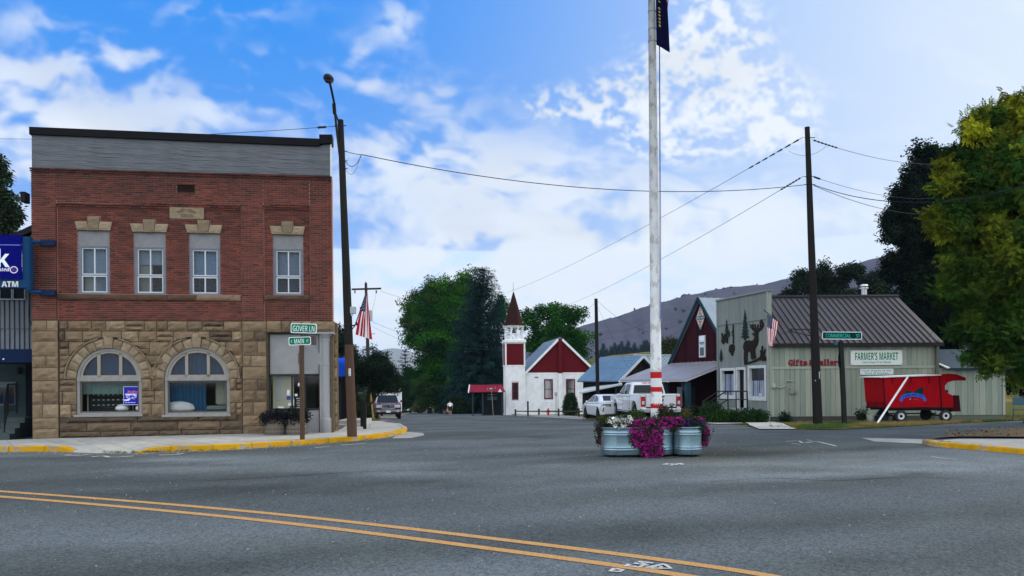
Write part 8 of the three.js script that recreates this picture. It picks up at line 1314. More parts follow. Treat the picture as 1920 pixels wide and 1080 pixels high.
{
const p = gnd(1583.5, 795.5, 0.03), d = -p.z, s = thing('street_sign_post', 'dark wooden post with a green COMMERCIAL ST sign and the back of a stop sign', 'street sign', p), H = (py) => at(1580, py, d).y - p.y, X = (px) => at(px, 700, d).x - p.x;
new G().beam(V(0, 0, 0), V(X(1577), H(640), 0), 0.135, 0.13).build('post', M([0.022, 0.026, 0.024], 0.9, tx(T.grain, 2)), s);
new G().box(0.05, 0.34, 0.04, X(1576.5), H(630), 0).build('bracket', MAT.iron, s); new G().rbox(0.10, 0.12, 0.08, X(1567), H(644), 0.02, 0.01).build('small_box', M([0.03, 0.10, 0.13], 0.5), s);
const a = streetSign(s, 1.40, 0.27, [['COMMERCIAL', 0.40, 0.66, 0.80], ['ST', 0.90, 0.60, 0.82]], { color: '#06322f', ink: '#3fbfb2', r: 4 }); a.position.set(X(1577), H(629.5), 0.09); a.rotation.z = -0.015;
const o = new THREE.Group(); o.name = numbered('stop_plate'); o.position.set(X(1580), H(675), -0.14); o.rotation.y = 0.9; s.add(o);
new G().ext(octagon(0.37), 0.006, 0.0, 0, 0).build('plate', M([0.012, 0.02, 0.018], 0.6), o);
}
{
const d = 27.7, o = at(1655, 716, d), f = new Frame(o.x, -d, 1.5), w = onFrame('parade_wagon', 'red wooden parade wagon with white roof sheet, ribbon emblem and white spoked wheels', 'wagon', f), U = (px, py = 750) => f.u(px, py), Y = (py, px = 1700) => f.y(px, py), D = 1.36, yg = gy(-d) + 0.03;
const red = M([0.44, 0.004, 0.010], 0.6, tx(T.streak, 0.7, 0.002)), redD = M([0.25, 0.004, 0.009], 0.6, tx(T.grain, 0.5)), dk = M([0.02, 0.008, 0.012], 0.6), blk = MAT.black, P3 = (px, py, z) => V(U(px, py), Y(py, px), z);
const poly = (pts, th, z, m, nm, ho = []) => new G().ext(pts.map(([x, y]) => [U(x, y), Y(y, x)]), th, 0, 0, z, 0, 0.004, ho.map((h) => h.map(([x, y]) => [U(x, y), Y(y, x)]))).build(nm, m, w);
// side facing us in three panels, the far side, ends, floor
poly([[1655.5, 707], [1761, 704.5], [1763.5, 762.5], [1660, 764]], 0.04, -0.04, red, 'side_panel');
const scoop = []; for (let i = 0; i <= 10; i++) { const a = 1.2 + i / 10 * 2.9; scoop.push([1783 + Math.cos(a) * 12.5 + 0, 725.5 - Math.sin(a) * 13.5]); }
poly([[1761.5, 703.5], [1780, 700.8], [1793, 702.5], [1809.5, 708.5], [1809.5, 713], [1787, 713.8], ...[[1777, 716.5], [1771.5, 723], [1771.8, 731], [1776, 737], [1782, 740], [1786.5, 742]], [1787.5, 763.5], [1764.5, 763.5]], 0.04, -0.035, red, 'front_side_panel');
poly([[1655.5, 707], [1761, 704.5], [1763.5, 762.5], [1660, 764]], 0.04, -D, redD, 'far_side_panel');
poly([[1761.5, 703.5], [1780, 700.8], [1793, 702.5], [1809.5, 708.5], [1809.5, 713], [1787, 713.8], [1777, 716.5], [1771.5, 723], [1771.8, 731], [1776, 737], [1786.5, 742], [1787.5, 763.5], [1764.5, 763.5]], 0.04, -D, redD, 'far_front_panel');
for (const px of [1655.5, 1761]) new G().beam(P3(px, 705.5, 0.02), P3(px + 3.8, 764, 0.02), 0.035, 0.03).build('panel_post', dk, w);
for (const px of [1672.5, 1707.5, 1741]) new G().beam(P3(px, 706, 0.012), P3(px + 0.5, 719, 0.012), 0.022, 0.02).build('stay', dk, w);
new G().slab(P3(1655.5, 707.5, 0), P3(1659, 754.5, 0), P3(1659, 754.5, -D), P3(1655.5, 707.5, -D), 0.04).build('end_panel', red, w);
new G().slab(P3(1648, 706.5, 0.10), P3(1762, 702.3, 0.10), P3(1762, 701.5, -D - 0.1), P3(1648, 705.5, -D - 0.1), 0.035).build('roof_sheet', M([0.74, 0.74, 0.73], 0.7, tx(T.mottle, 1.4, 0.01)), w);
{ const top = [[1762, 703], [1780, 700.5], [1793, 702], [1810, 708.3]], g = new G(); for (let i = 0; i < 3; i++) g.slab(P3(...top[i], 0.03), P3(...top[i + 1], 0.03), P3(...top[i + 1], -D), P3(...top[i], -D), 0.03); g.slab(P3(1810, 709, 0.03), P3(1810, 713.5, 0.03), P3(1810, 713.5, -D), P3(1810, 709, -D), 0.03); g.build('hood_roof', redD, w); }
new G().slab(P3(1657, 764, 0), P3(1788, 764, 0), P3(1788, 764, -D), P3(1657, 764, -D), 0.06).build('floor', dk, w);
// low rail at the rear
const rl = new G(); for (const z of [-0.08, -D * 0.5, -D + 0.08]) rl.beam(P3(1658.5, 754, z), P3(1659.5, 765.5, z), 0.03, 0.03); rl.build('rail_post', dk, w); new G().slab(P3(1659, 755, -0.02), P3(1660, 764.5, -0.02), P3(1660, 764.5, -D), P3(1659, 755, -D), 0.015).build('low_rail', redD, w);
// driver's dash and box at the front
poly([[1794, 741.5], [1803, 741.5], [1806, 771.5], [1788, 772]], 0.9, -1.05, M([0.05, 0.006, 0.01], 0.6), 'footwell'); new G().add(new THREE.CylinderGeometry(0.02, 0.02, 0.25, 8), trs(U(1784), Y(738), -0.3)).box(0.07, 0.1, 0.08, U(1784), Y(735), -0.3).build('lever', blk, w); new G().box(0.10, 0.10, 0.06, U(1792), Y(742), -0.25).box(0.07, 0.14, 0.06, U(1789.5), Y(753), -0.25).build('seat_fitting', M([0.45, 0.46, 0.47], 0.5), w);
// emblem: blue ribbon with lettering over a dark green shape
const em = new THREE.Group(); em.name = numbered('emblem'); w.add(em);
const mapE = (px, py) => [U(px, py), Y(py, px)];
const shape = (pts, z, m, nm) => new G().ext(pts.map((p) => mapE(...p)), 0.006, 0, 0, z).build(nm, m, em);
shape([[1714, 735], [1718, 731], [1724, 727.5], [1730, 726.5], [1732, 730], [1731, 738], [1728, 740], [1712, 738]], 0.004, M([0.010, 0.028, 0.018], 0.6), 'green_shape'); shape([[1696, 729], [1701, 732], [1708, 733], [1708, 736.5], [1692, 739], [1699, 735], [1696, 733.5]], 0.005, M([0.012, 0.035, 0.025], 0.6), 'green_leaf');
const rib = []; for (let i = 0; i <= 12; i++) { const t = i / 12; rib.push([1690.5 + 40 * t, 741.5 - 4.2 * Math.sin(t * Math.PI) - 1.5 * t]); } const rib2 = rib.map(([x, y]) => [x, y + 7]).reverse();
const bm = M([0.018, 0.12, 0.56], 0.5); shape([...rib, ...rib2], 0.012, bm, 'ribbon'); shape([[1690, 742], [1692, 747.5], [1693, 750.5], [1690, 753.5], [1688.6, 751.4], [1686.4, 752], [1686.5, 749]], 0.008, bm, 'ribbon_tail'); shape([[1729.5, 740.5], [1732, 741.5], [1737, 749.5], [1735.5, 753], [1733.4, 750.8], [1730.5, 752], [1729.5, 747]], 0.008, bm, 'ribbon_tail');
{ const tg = []; 'IRON EYE CO'.split('').forEach((c, i, a) => { if (c === ' ') return; const t = (i + 0.5) / a.length, px = 1691.5 + 37.5 * t, py = 746.6 - 4.2 * Math.sin(t * Math.PI) - 1.5 * t, g = new TextGeometry(c, { font: FONT2, size: 0.068, depth: 0.006, curveSegments: 3 }); tg.push([g, trs(U(px - 1.2, py), Y(py, px), 0.018)]); }); const g = new G(); for (const [a, m] of tg) g.add(a, m); g.build('lettering', M([0.008, 0.02, 0.16], 0.6), em); }
shape([[1705, 747.8], [1708, 746.5], [1707.5, 749], [1705, 749.6]], 0.006, M([0.4, 0.25, 0.28], 0.6), 'flower'); shape([[1712, 747.4], [1718, 747.6], [1724, 749], [1714, 749.2]], 0.006, M([0.28, 0.06, 0.09], 0.6), 'flower');
// running gear
new G().box(U(1780) - U(1664), 0.10, 0.10, (U(1780) + U(1664)) / 2, Y(767.5), -0.15).box(U(1780) - U(1664), 0.10, 0.10, (U(1780) + U(1664)) / 2, Y(767.5), -D + 0.15).box(U(1775) - U(1660), 0.05, 0.05, (U(1775) + U(1660)) / 2, Y(777), -D / 2).build('chassis', blk, w);
const rimW = M([0.60, 0.61, 0.63], 0.55); const wheel = (px, z, spk) => { const o2 = new THREE.Group(); o2.name = numbered('wheel'); const r = 0.235; o2.position.set(U(px, 782), yg + r, z); w.add(o2); const tg = new THREE.TorusGeometry(r - 0.06, 0.062, 10, 28); put('tyre', tg, MAT.rubber, o2); if (spk) { new G(true).lathe([[0.055, 0], [0.06, 0.03], [0.14, 0.035], [0.178, 0.06], [0.19, 0.03], [0.19, -0.02], [0.055, -0.02]], 0, 0, 0, 26).build('rim', rimW, o2); o2.children.at(-1).rotation.x = Math.PI / 2; } else new G().cyl(0.18, 0.18, 0.05, 0, 0, 0, 18, Math.PI / 2).build('rim', blk, o2); new G().cyl(0.055, 0.055, 0.08, 0, 0, 0, 12, Math.PI / 2).build('hub', blk, o2); };
wheel(1689, 0.0, true); wheel(1773, 0.0, true); wheel(1689, -D + 0.1, false); wheel(1773, -D + 0.1, false);
new G().bar(V(U(1689), yg + 0.235, 0), V(U(1689), yg + 0.235, -D + 0.1), 0.03).bar(V(U(1773), yg + 0.235, 0), V(U(1773), yg + 0.235, -D + 0.1), 0.03).box(0.06, 0.3, 0.06, U(1689), yg + 0.38, -0.15).box(0.06, 0.3, 0.06, U(1773), yg + 0.38, -0.15).build('axle', blk, w);
const bk = f.world(U(1651), yg, -0.75), bu = thing('white_bucket', 'pale bucket under the rear end of the red wagon', 'bucket', bk); new G(true).lathe([[0, 0], [0.11, 0], [0.13, 0.24], [0.138, 0.24], [0.138, 0.26], [0.12, 0.26], [0.105, 0.02], [0, 0.02]], 0, 0, 0, 20).build('bucket_body', M([0.36, 0.38, 0.35], 0.5), bu); new G().tube([V(-0.135, 0.23, 0), V(-0.1, 0.13, 0.1), V(0, 0.10, 0.14), V(0.1, 0.13, 0.1), V(0.135, 0.23, 0)], 0.004, 5, 16).build('handle', MAT.steel, bu);
for (const [px, lab] of [[1669, 'dark crate under the middle of the red wagon, nearer its rear'], [1703, 'dark crate under the middle of the red wagon, nearer its front']]) { const p = f.world(U(px), yg, -0.6), c = thing('storage_crate', lab, 'crate', p); new G().rbox(0.34, 0.22, 0.4, 0, 0.11, 0, 0.02).build('crate_body', M([0.022, 0.028, 0.028], 0.6), c); new G().rbox(0.36, 0.03, 0.42, 0, 0.225, 0, 0.01).build('lid', M([0.03, 0.035, 0.035], 0.6), c); }
// white board leaning on the wagon
const a = gnd(1643.5, 795.5, 0.03), c = f.world(U(1699, 706), Y(706, 1699), 0.12), bd = thing('leaning_board', 'long white board leaning against the side of the red wagon', 'board', a), v = c.clone().sub(a); const bg = new G().beam(V(0, 0, 0), v, 0.062, 0.03).build('plank', MAT.white, bd);
}
// flower planter and flagpole in the crossing
{
const d0 = 15.75, z0 = -d0, galv = MAT.galv;
function tank(name, label, cx, cz, len, wid, turn, seed) {
const t = thing(name, label, 'planter', [cx, 0.012, cz], turn, 'galvanised tanks of the flower planter'), H = 0.585, lift = 0.045, prof = [[-0.012, 0.0], [0.004, 0.02], [0.006, 0.09], [0.016, 0.105], [0.016, 0.12], [0.004, 0.135], [0.014, 0.15], [0.014, 0.165], [0.002, 0.185], [0, 0.40], [0.014, 0.418], [0.014, 0.434], [0.003, 0.448], [0.014, 0.462], [0.014, 0.478], [0.003, 0.495], [0.004, 0.56], [0.02, 0.568], [0.02, 0.585], [0.0, 0.585], [-0.006, 0.57], [-0.008, 0.50]];
const N = 72, r = wid / 2, s = (len - wid) / 2, per = []; for (let i = 0; i < N; i++) { const a = i / N * 6.2832, c = Math.cos(a), q = Math.sin(a); per.push([c * r + Math.sign(c) * s, q * r, c, q]); }
const pos = [], idx = [], uv = []; prof.forEach(([o, y], j) => per.forEach(([x, z, c, q], i) => { pos.push(x + c * o, y + lift, z + q * o); uv.push(i / N * (2 * s * 2 + 6.28 * r), y); }));
for (let j = 0; j < prof.length - 1; j++) for (let i = 0; i < N; i++) { const a = j * N + i, b = j * N + (i + 1) % N; idx.push(a, a + N, b, b, a + N, b + N); }
const g = new THREE.BufferGeometry(); g.setAttribute('position', new THREE.Float32BufferAttribute(pos, 3)); g.setAttribute('uv', new THREE.Float32BufferAttribute(uv, 2)); g.setIndex(idx); g.computeVertexNormals(); put('tank', g, galv, t);
const sh = new THREE.Shape(per.map(([x, z]) => new THREE.Vector2(x, -z))); new G().add(new THREE.ShapeGeometry(sh), trs(0, 0.52 + lift, 0, -Math.PI / 2)).build('soil', MAT.dirt, t); new G().add(new THREE.ShapeGeometry(sh), trs(0, 0.005 + lift, 0, Math.PI / 2)).build('base', M([0.08, 0.09, 0.10], 0.7), t);
const ft = new G(); for (const q of [-1, 1]) ft.box(0.09, lift + 0.01, wid * 0.7, q * s * 0.9, lift / 2, 0); ft.build('bearer', MAT.black, t);
return t;
}
const xA0 = at(1129, 830, d0).x, xA1 = at(1266, 830, d0).x, xB0 = at(1266.5, 830, d0).x, xB1 = at(1319, 830, d0).x, wA = 0.62;
tank('stock_tank', 'long oval galvanised tank, left half of the flower planter round the flagpole', (xA0 + xA1) / 2, z0 - wA / 2 + 0.05, xA1 - xA0, wA, 0.03, 1);
tank('stock_tank', 'end of a galvanised tank, right part of the flower planter round the flagpole', (xB0 + xB1) / 2 + 0.005, z0 - 0.55, 1.3, xB1 - xB0, Math.PI / 2 - 0.02, 2);
// petunias: foliage first, then the trumpets, turned outwards
const X = (px) => at(px, 716, d0).x, H = (py) => at(1220, py, d0).y;
function petunia(name, label, vols, cols, n, leafN, seed, size) {
const r = rng(seed), t = thing(name, label, 'flowers', [X((vols[0][0] + vols[0][2]) / 2), H(Math.max(vols[0][1], vols[0][3])), z0]), o = t.position, fl = [], lf = [];
const tot = vols.reduce((s, v) => s + (v[2] - v[0]) * (v[3] - v[1]) * (v[6] ?? 1), 0);
for (const v of vols) {
const share = (v[2] - v[0]) * (v[3] - v[1]) * (v[6] ?? 1) / tot, cx = (v[0] + v[2]) / 2, cy = (v[1] + v[3]) / 2;
const pick = (k) => { let a, q; do { a = rr(-1, 1, r); q = rr(-1, 1, r); } while (Math.abs(a) ** 2.6 + Math.abs(q) ** 2.6 > 1); const px = cx + a * (v[2] - v[0]) / 2, py = cy + q * (v[3] - v[1]) / 2, dome = Math.sqrt(clamp(1 - a * a)); return V(X(px), H(py), z0 + v[4] - (1 - dome) * 0.08 - k * v[5] * r()); };
for (let i = 0; i < n * share; i++) { const p = pick(1).sub(o), q = new THREE.Quaternion().setFromEuler(new THREE.Euler(rr(-1.0, 0.25, r), rr(-0.9, 0.9, r), r() * 6)), c = cols[r() * cols.length | 0], k = rr(0.7, 1.25, r); fl.push({ p, q, s: size * rr(0.75, 1.2, r), c: C(c[0] * k, c[1] * k, c[2] * k) }); }
for (let i = 0; i < leafN * share; i++) { const p = pick(1.2).sub(o); p.z -= 0.05; lf.push({ p, q: randQ(r, 1), s: rr(0.06, 0.10, r), c: C(0.018 * rr(0.7, 1.5, r), 0.045 * rr(0.7, 1.4, r), 0.016) }); }
}
scatter(t, 'foliage', clump('broad', 10, 3), leafM(), lf);
petalMat ??= M([1, 1, 1], 0.75, { side: THREE.DoubleSide, transmission: 0.25, thickness: 0, specularIntensity: 0.3 });
scatter(t, 'blossoms', clump('flower', 5, 1), petalMat, fl);
return t;
}
const mag = [[0.34, 0.004, 0.19], [0.26, 0.004, 0.15], [0.40, 0.008, 0.25], [0.20, 0.004, 0.13]], pur = [[0.05, 0.008, 0.16], [0.03, 0.006, 0.10], [0.08, 0.008, 0.18]], wht = [[0.72, 0.72, 0.66], [0.78, 0.78, 0.74]];
petunia('petunia_cascade', 'magenta petunias spilling down the front of the left tank', [[1176, 785, 1246, 816, 0.16, 0.22], [1180, 804, 1240, 838, 0.21, 0.09, 1.3], [1199, 826, 1240, 864, 0.20, 0.08, 1.3], [1218, 782, 1268, 804, 0.08, 0.25]], mag, 640, 620, 601, 0.036);
petunia('petunia_clump', 'magenta petunias on the rim between the two tanks', [[1242, 782, 1286, 806, 0.06, 0.4]], mag, 190, 200, 602, 0.036);
petunia('petunia_clump', 'dark violet petunias on top of the right tank', [[1268, 787, 1318, 806, 0.03, 0.4], [1296, 790, 1322, 812, 0.05, 0.3]], pur, 210, 420, 603, 0.036);
petunia('petunia_clump', 'bright pink petunias hanging over the right end of the planter', [[1298, 784, 1328, 800, -0.05, 0.3], [1312, 798, 1337, 826, -0.15, 0.3], [1318, 816, 1334, 840, -0.2, 0.2]], mag, 190, 200, 604, 0.036);
petunia('white_petunias', 'white petunias on top of the left tank', [[1138, 782, 1176, 804, 0.08, 0.2], [1160, 780, 1196, 796, 0.02, 0.25]], wht, 105, 330, 605, 0.046);
petunia('white_petunias', 'few white petunias peeping out beside the flagpole foot', [[1206, 783, 1220, 792, -0.2, 0.2]], wht, 9, 30, 606, 0.036);
petunia('dark_red_flowers', 'dark red and pink trailing flowers at the left end of the planter', [[1121, 792, 1134, 812, -0.1, 0.2], [1123, 806, 1130, 836, -0.2, 0.1]], [[0.10, 0.012, 0.03], [0.16, 0.02, 0.05], [0.14, 0.01, 0.10]], 44, 60, 607, 0.03);
const tall = (name, label, px, py0, py1, w, col, n, seed) => { const r = rng(seed), t = thing(name, label, 'plant', [X(px), H(py0), z0 - 0.35]), h = H(py1) - H(py0), list = [], st = new G(); for (let i = 0; i < 7; i++) { const a = V(rr(-0.3, 0.3, r) * w, 0, rr(-0.2, 0.2, r) * w), b = V(rr(-1, 1, r) * w * 0.6, h * rr(0.7, 1, r), rr(-0.5, 0.5, r) * w); st.bar(a, b, 0.006, 5, 0.003); for (let k = 0; k < n / 7; k++) { const q = rr(0.25, 1, r); list.push({ p: a.clone().lerp(b, q).add(V(rr(-0.04, 0.04, r), 0, rr(-0.04, 0.04, r))), q: randQ(r, 0.9), s: rr(0.05, 0.10, r), c: C(col[0] * rr(0.6, 1.5, r), col[1] * rr(0.6, 1.5, r), col[2] * rr(0.6, 1.5, r)) }); } } st.build('stem', M([0.05, 0.07, 0.03], 0.8), t); scatter(t, 'foliage', clump('broad', 10, 1), leafM(), list); };
tall('leafy_plant', 'reddish green leafy plant standing right of the flagpole foot', 1253, 792, 760, 0.24, [0.045, 0.038, 0.02], 110, 611);
tall('leafy_plant', 'yellow green spiky plant on the right tank', 1292, 790, 768, 0.16, [0.10, 0.10, 0.03], 50, 612);
tall('leafy_plant', 'fine grassy plant behind the white petunias', 1198, 790, 770, 0.26, [0.05, 0.09, 0.025], 70, 613);
tall('leafy_plant', 'low yellow green foliage at the left end of the left tank', 1136, 796, 784, 0.12, [0.07, 0.10, 0.02], 50, 614);
// flagpole
const dp = 16.45, base = V(at(1231, 716, dp).x, 0.012, -dp), fp = thing('flagpole', 'tall white painted wooden flagpole with red bands rising from the flower planter', 'flagpole', base), Hp = (py) => at(1229, py, dp).y - 0.012, Xp = (px, py) => at(px, py, dp).x - base.x;
const cen = (y) => { const py0 = 780, py1 = 0, t = (y - Hp(py0)) / (Hp(py1) - Hp(py0)); return lerp(Xp(1231, 780), Xp(1222, 0), t); }, rad = (y) => lerp(0.129, 0.078, clamp(y / Hp(0)));
const pole = (y0, y1, mat, nm, extra = 0, seg = 8) => { const n = 26, pos = [], uv = [], idx = [], m = Math.max(2, Math.ceil((y1 - y0) / 0.25)); for (let j = 0; j <= m; j++) { const y = lerp(y0, y1, j / m); for (let i = 0; i <= n; i++) { const a = i / n * 6.2832, k = (rad(y) + extra) * (1 + 0.035 * (vn(a * 1.6, y * 1.4, 8) - 0.5)); pos.push(cen(y) + Math.cos(a) * k, y, Math.sin(a) * k); uv.push(a * 0.12, y); } } for (let j = 0; j < m; j++) for (let i = 0; i < n; i++) { const q = j * (n + 1) + i; idx.push(q, q + n + 1, q + 1, q + 1, q + n + 1, q + n + 2); } const g = new THREE.BufferGeometry(); g.setAttribute('position', new THREE.Float32BufferAttribute(pos, 3)); g.setAttribute('uv', new THREE.Float32BufferAttribute(uv, 2)); g.setIndex(idx); g.computeVertexNormals(); return put(nm, g, mat, fp); };
const flake = dataTex(256, (u, v) => { const f = fbm(u * 5, v * 60, 5, 131, 5), g = fbm(u * 14, v * 130, 3, 132, 14), k = sst(0.56, 0.66, f * 0.7 + g * 0.3 + 0.05 * fbm(u * 3, v * 9, 2, 134, 3)), c = sst(0.5, 0.64, fbm(u * 9, v * 70, 3, 133, 9)); return [lerp(0.95, 0.66, k) - 0.10 * c, lerp(0.95, 0.655, k) - 0.10 * c, lerp(0.94, 0.64, k) - 0.09 * c]; }, false, 1024);
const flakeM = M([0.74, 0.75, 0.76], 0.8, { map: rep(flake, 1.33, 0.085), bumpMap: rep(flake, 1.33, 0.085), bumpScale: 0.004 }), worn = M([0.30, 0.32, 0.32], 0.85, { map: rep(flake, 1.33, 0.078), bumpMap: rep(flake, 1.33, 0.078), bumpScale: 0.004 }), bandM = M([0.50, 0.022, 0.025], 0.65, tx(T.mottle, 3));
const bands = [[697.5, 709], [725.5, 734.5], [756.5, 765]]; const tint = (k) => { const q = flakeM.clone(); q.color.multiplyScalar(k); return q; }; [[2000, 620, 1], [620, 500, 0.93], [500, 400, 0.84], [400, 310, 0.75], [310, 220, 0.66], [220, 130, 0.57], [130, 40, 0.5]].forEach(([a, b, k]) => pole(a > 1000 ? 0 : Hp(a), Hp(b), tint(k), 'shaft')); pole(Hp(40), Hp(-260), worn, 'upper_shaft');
for (const [a, b] of bands) pole(Hp(b), Hp(a), bandM, 'red_band', 0.0035);
{ const g = new G(); for (let i = 0; i < 6; i++) { const a = 0.6 + i * 0.32, y = Hp(757); g.beam(V(cen(y) + Math.cos(a) * (rad(y) + 0.004), y + 0.015, Math.sin(a) * (rad(y) + 0.004)), V(cen(y) + Math.cos(a) * (rad(y) + 0.006), y - 0.02 - 0.03 * h2(i, 2, 3), Math.sin(a) * (rad(y) + 0.006)), 0.012, 0.004); } g.build('paint_drip', MAT.white, fp); }
const ring = new G(); for (const py of [22, 55, 78]) ring.add(new THREE.TorusGeometry(rad(Hp(py)) + 0.004, 0.006, 6, 24), trs(cen(Hp(py)), Hp(py), 0, Math.PI / 2)); ring.build('band_clamp', M([0.22, 0.24, 0.23], 0.6), fp);
new G().rbox(0.05, 0.10, 0.06, Xp(1236.5, 600), Hp(598), 0.05, 0.01).build('cleat', MAT.steel, fp);
const rope = new G(); rope.tube([V(Xp(1235.2, -160), Hp(-160), 0.10), V(Xp(1235, 100), Hp(100), 0.12), V(Xp(1236.5, 400), Hp(400), 0.12), V(Xp(1237.2, 600), Hp(600), 0.10)], 0.008, 5, 40).tube([V(Xp(1234.4, -160), Hp(-160), 0.09), V(Xp(1234.3, 200), Hp(200), 0.11), V(Xp(1236, 600), Hp(598), 0.09)], 0.006, 5, 30); rope.build('halyard', M([0.10, 0.14, 0.30], 0.8), fp);
// state flag and the striped flag above it
const stF = canvasTex(256, 1536, (g, w, h) => { g.fillStyle = '#0a0c2c'; g.fillRect(0, 0, w, h); g.fillStyle = '#c9b45a'; g.font = 'bold 56px sans-serif'; g.textAlign = 'center'; const s = 'STATE OF OREGON'; for (let i = 0; i < s.length; i++) { g.save(); g.translate(w * 0.24, h * 0.815 - (s.length - 1 - i) * 46); g.rotate(Math.PI / 2); g.scale(0.8, 1); g.fillText(s[i], 0, 0); g.restore(); } });
const F3 = (px, py, z = 0) => at(px, py, dp - 0.15 - z), sf = thing('state_flag', 'dark blue flag with gold OREGON lettering hanging from the flagpole', 'flag', F3(1236, -110)), k = (px, py, z) => F3(px, py, z).sub(sf.position);
cloth('cloth', clothM(stF), k(1229, -130, 0), k(1243, -120, 0.1), k(1256.5, 99, 0.05), k(1229.5, 83, 0), 0.022, 1.3, sf, (s, y) => [s, 1 - y], 0.4, 24, 40);
const us = thing('flag', 'red and white striped flag hanging behind the dark blue state flag', 'flag', F3(1240, -160, -0.15)), k2 = (px, py, z) => F3(px, py, z - 0.15).sub(us.position);
cloth('cloth', clothM(flagTex), k2(1232, -180, 0), k2(1266, -170, -0.1), k2(1251, 45, -0.05), k2(1240, 40, 0), 0.05, 1.5, us, (s, y) => [clamp(0.42 + y * 0.56), 1 - s * 0.55], 2.0);
}
// further poles and the overhead wires
const dist = {};
{
const d = 56, p = V(at(693, 716, d).x, gh(d) - 0.05, -d), t = woodPole('utility_pole', 'distant wooden pole with a crossarm behind the hanging flag', p, at(686, 531, d), 0.16, 0.10, [M([0.055, 0.05, 0.045], 0.9, tx(T.grain, 1.5))]), L = (px, py, z = 0) => at(px, py, d - z).sub(p);
new G().beam(L(659.5, 542.5, 0.1), L(714.5, 541, 0.1), 0.13, 0.10).build('crossarm', M([0.045, 0.035, 0.032], 0.9), t);
for (const px of [665.5, 705.5]) { const q = L(px, 546.5, 0.1); new G(true).lathe([[0, -0.14], [0.05, -0.14], [0.03, -0.08], [0.07, -0.06], [0.03, 0], [0.06, 0.03], [0.02, 0.1], [0, 0.1]], q.x, q.y, q.z, 12).build('insulator', MAT.iron, t); } const q0 = L(686, 533); new G(true).lathe([[0, 0], [0.05, 0], [0.03, 0.06], [0.06, 0.1], [0.02, 0.2], [0, 0.2]], q0.x, q0.y, q0.z, 12).build('insulator', MAT.iron, t);
const tr = L(693.5, 592, 0.22); new G().cyl(0.20, 0.20, 0.75, tr.x, tr.y, tr.z, 18).build('transformer', M([0.33, 0.37, 0.39], 0.5), t); new G().box(0.06, 0.35, 0.06, L(676, 580).x, L(676, 580).y, 0.1).box(0.5, 0.04, 0.04, L(690, 583).x, L(690, 583).y, 0.1).bar(L(688, 626), L(703, 626), 0.02).build('fittings', MAT.iron, t);
dist.arm = (px, py) => at(px, py, d);
const gy2 = V(at(700, 716, 50).x, gh(50), -50), gw = tag(new G().bar(V(0, 0, 0), V(-0.2, at(697, 735, 50).y - gy2.y, 0), 0.05, 8).build('guy_guard', M([0.42, 0.27, 0.09], 0.7)), 'slanting yellow brown guard stake beside the distant pole', 'stake'); gw.position.copy(gy2);
const d2 = 47, p2 = V(at(1121, 716, d2).x, gh(d2) - 0.05, -d2); woodPole('utility_pole', 'plain dark pole beside the church and the cabin', p2, at(1117.5, 560, d2), 0.125, 0.105, [MAT.poleDark]);
}
